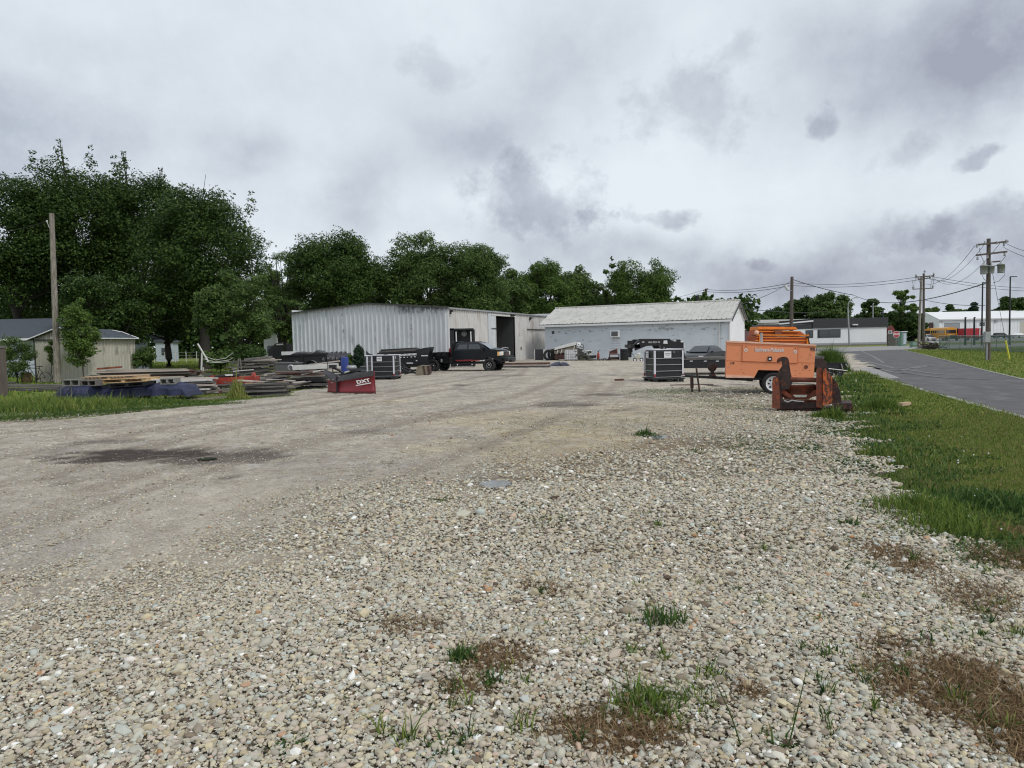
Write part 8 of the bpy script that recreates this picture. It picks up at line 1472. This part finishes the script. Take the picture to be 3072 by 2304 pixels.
W_ = [(1935, 1312, .20, .10, 200, 'weed_leaf', 'broad leafed weed with a tall stalk beside the small pale puddle', 2), (2090, 1365, .10, .13, 220, 'weed_leaf', 'low weed on the gravel left of the mossy patch', 2), (1990, 1425, .05, .16, 260, 'dead_grass', 'flat brownish weed mat in the middle right gravel', 0), (2540, 1400, .10, .28, 520, 'weed_leaf', 'creeping weed tongue reaching left from the verge, upper', 2), (2520, 1430, .09, .24, 420, 'weed_leaf', 'creeping weed tongue reaching left from the verge, middle', 2),
      (2560, 1465, .10, .18, 360, 'weed_leaf', 'creeping weed tongue reaching left from the verge, lower', 2), (2600, 1522, .09, .17, 420, 'weed_leaf', 'long low weed strip left of the big grass tuft', 2), (2550, 1590, .14, .07, 120, 'weed_leaf', 'small upright weed left of the big grass tuft', 4), (1340, 1513, .04, .15, 300, 'grass_blade', 'sparse green moss mat right of the middle of the yard', 0), (1590, 1527, .04, .12, 220, 'grass_blade', 'small moss mat above the larger brownish one', 0),
      (1650, 1582, .05, .18, 360, 'dead_grass', 'larger brownish moss mat below the small one', 0), (1225, 1590, .06, .09, 100, 'grass_blade', 'faint weed left of the brownish moss mats', 2), (1010, 1807, .05, .03, 60, 'grass_blade', 'tiny yellowish weed alone in the left gravel', 2), (1992, 1895, .20, .09, 130, 'weed_leaf', 'dandelion like weed with dead stalks in the right gravel', 5), (2460, 1985, .12, .10, 130, 'weed_leaf', 'grey green leafy weed in the lower right gravel', 3),
      (2880, 1925, .10, .14, 200, 'grass_blade', 'low grassy weed near the right edge of the gravel', 2), (1385, 2010, .17, .05, 190, 'weed_leaf', 'upright feathery green weed in the lower middle', 6), (1480, 2075, .13, .06, 150, 'weed_leaf', 'second feathery weed right of the upright one', 5), (975, 2125, .06, .10, 160, 'weed_leaf', 'flat weed in the lower gravel left of the feathery ones', 2), (865, 2275, .09, .07, 140, 'weed_leaf', 'green weed at the lower edge left of the middle', 3),
      (1330, 2290, .10, .10, 200, 'weed_leaf', 'low green weed at the bottom edge near the middle', 3), (1950, 2160, .22, .11, 420, 'grass_blade', 'thin bladed grass tuft at the bottom right of the middle', 5), (2080, 2130, .14, .10, 220, 'grass_blade', 'grass tuft right beside the thin bladed one', 4), (2330, 2270, .10, .05, 160, 'weed_leaf', 'dark feathery weed at the bottom right', 3), (2130, 2060, .16, .04, 70, 'grass_blade', 'small yellow green stalk weed above the bottom tufts', 5),
      (2760, 1545, .30, .26, 1500, 'grass_blade', 'big arching tuft of long grass at the verge', 10), (2850, 1600, .26, .26, 1200, 'grass_blade', 'arching grass tuft right below the big one', 8), (2930, 1520, .20, .35, 1300, 'weed_leaf', 'dark clover clump right of the arching tufts', 4)]
for k, (px, py, h, w, n, mt, lab, stn) in enumerate(W_): weed('weed', lab, px, py, h * .55, w * 1.25, int(n * 1.3), mt, WGp, (0, .8) if mt == 'grass_blade' else (0, 1), lean=1.1 if h < .12 else .75, seed=k, stems=stn, bw=.003 + .012 * h + (.005 if mt == 'weed_leaf' else 0))
for k, (px, py, h, w, n, lab) in enumerate([(1930, 2270, .07, .20, 900, 'spiky dead grass rosette at the bottom edge'), (1700, 2200, .05, .16, 500, 'flattened dead grass left of the rosette'), (2240, 2105, .04, .09, 260, 'small dead straw patch in the lower right gravel'), (2700, 1690, .03, .22, 900, 'flat straw coloured patch in the right gravel'), (3010, 1610, .06, .20, 800, 'reddish dead grass at the verge near the right edge'), (2950, 2080, .07, .35, 1500, 'broad dead grass patch in the lower right corner'), (3050, 2230, .07, .3, 1100, 'dead grass at the lower right corner edge'), (1540, 2010, .03, .14, 400, 'red brown straw patch right of the feathery weed'), (1650, 1850, .03, .06, 90, 'tiny dry tuft in the middle gravel')]):
    weed('dead_grass_tuft', lab, px, py, h, w, n, 'dead_grass', 'dead grass patches on the gravel', lean=2.2, seed=90 + k, bw=.004, cat='dead grass')
c = G(2235, 2240)
for k, (a, b, lab) in enumerate((((2240, 2290), (2140, 2030), 'long thin bare stalk leaning left at the bottom right'), ((2350, 2300), (2420, 2010), 'long thin bare stalk leaning right at the bottom right'), ((1960, 2130), (1790, 2010), 'thin bare stalk leaning left above the bottom tuft'), ((1935, 1308), (1950, 1235), 'single tall dry stalk beside the small pale puddle'))):
    p = G(*a); q = V(b[0], b[1], p.y + .1); mb = MB(); mb.tube([p, p.lerp(q, .5) + Vector((.01, .01, .01)), q], [.0035, .003, .0015], 5); o = mb.build('stalk', 'grass_blade', None, world=True, loc=p); tag(o, lab, 'stalk', WGp)
r_ = random.Random(77)
for k in range(90):
    px_, py_ = r_.uniform(850, 3050), 1500 + 780 * r_.random() ** .8
    if px_ < 1900 - (py_ - 1500) * 1.1: continue
    h_ = r_.uniform(.04, .11); weed('weed', 'tiny weed sprout scattered among the foreground pebbles', px_, py_, h_, r_.uniform(.02, .06), r_.randint(20, 70), r_.choice(('weed_leaf', 'grass_blade', 'grass_blade')), 'tiny sprouts among the pebbles', (0, 1), lean=.9, seed=200 + k, stems=2, bw=.005)
# scattered low growth and clover flowers, uncountable
n = 90000; y = rng.uniform(2.4, 26, n); x = rng.uniform(-.8, .8, n) * y; g_ = mask(x, y, GREEN); k = (rng.random(n) < g_ * 1.1) & (x < xr(np.maximum(y, 5.3))); blades('weed_foliage', x[k], y[k], .032, .007, 'weed_leaf', z0=.045, lean=1.5)
n = 200000; y = rng.uniform(2.4, 10, n); x = rng.uniform(-.2, .8, n) * y; g_ = mask(x, y, BROWN); k = (rng.random(n) < g_ * .8) & (x < xr(np.maximum(y, 5.3)) + .3); blades('dead_grass', x[k], y[k], .045, .0035, 'dead_grass', z0=.048, lean=2.0)
mb = MB(); r_ = random.Random(33)
for i in range(14):
    y_ = r_.uniform(5.6, 12); x_ = float(xr(y_)) + r_.uniform(.3, 1.6); s_ = .009 + .005 * r_.random(); mb.lathe([(0, -s_), (s_, 0), (0, s_)], (x_, y_, r_.uniform(.09, .14)), 'Z', 6)
tag(mb.build('clover_flowers', 'sign_white', None), kind='stuff')
c = G(2690, 1222); plank('rotten_log', 'small rotten piece of wood lying in the verge grass', G(2700, 1226), G(2726, 1222), .12, .08, .06, 'wood_tan', 'log'); plank('marker_flag', 'small white marker stub in the grass beside the cart', G(2567, 1152), G(2569, 1152), .02, .16, .02, 'sign_white', 'marker')
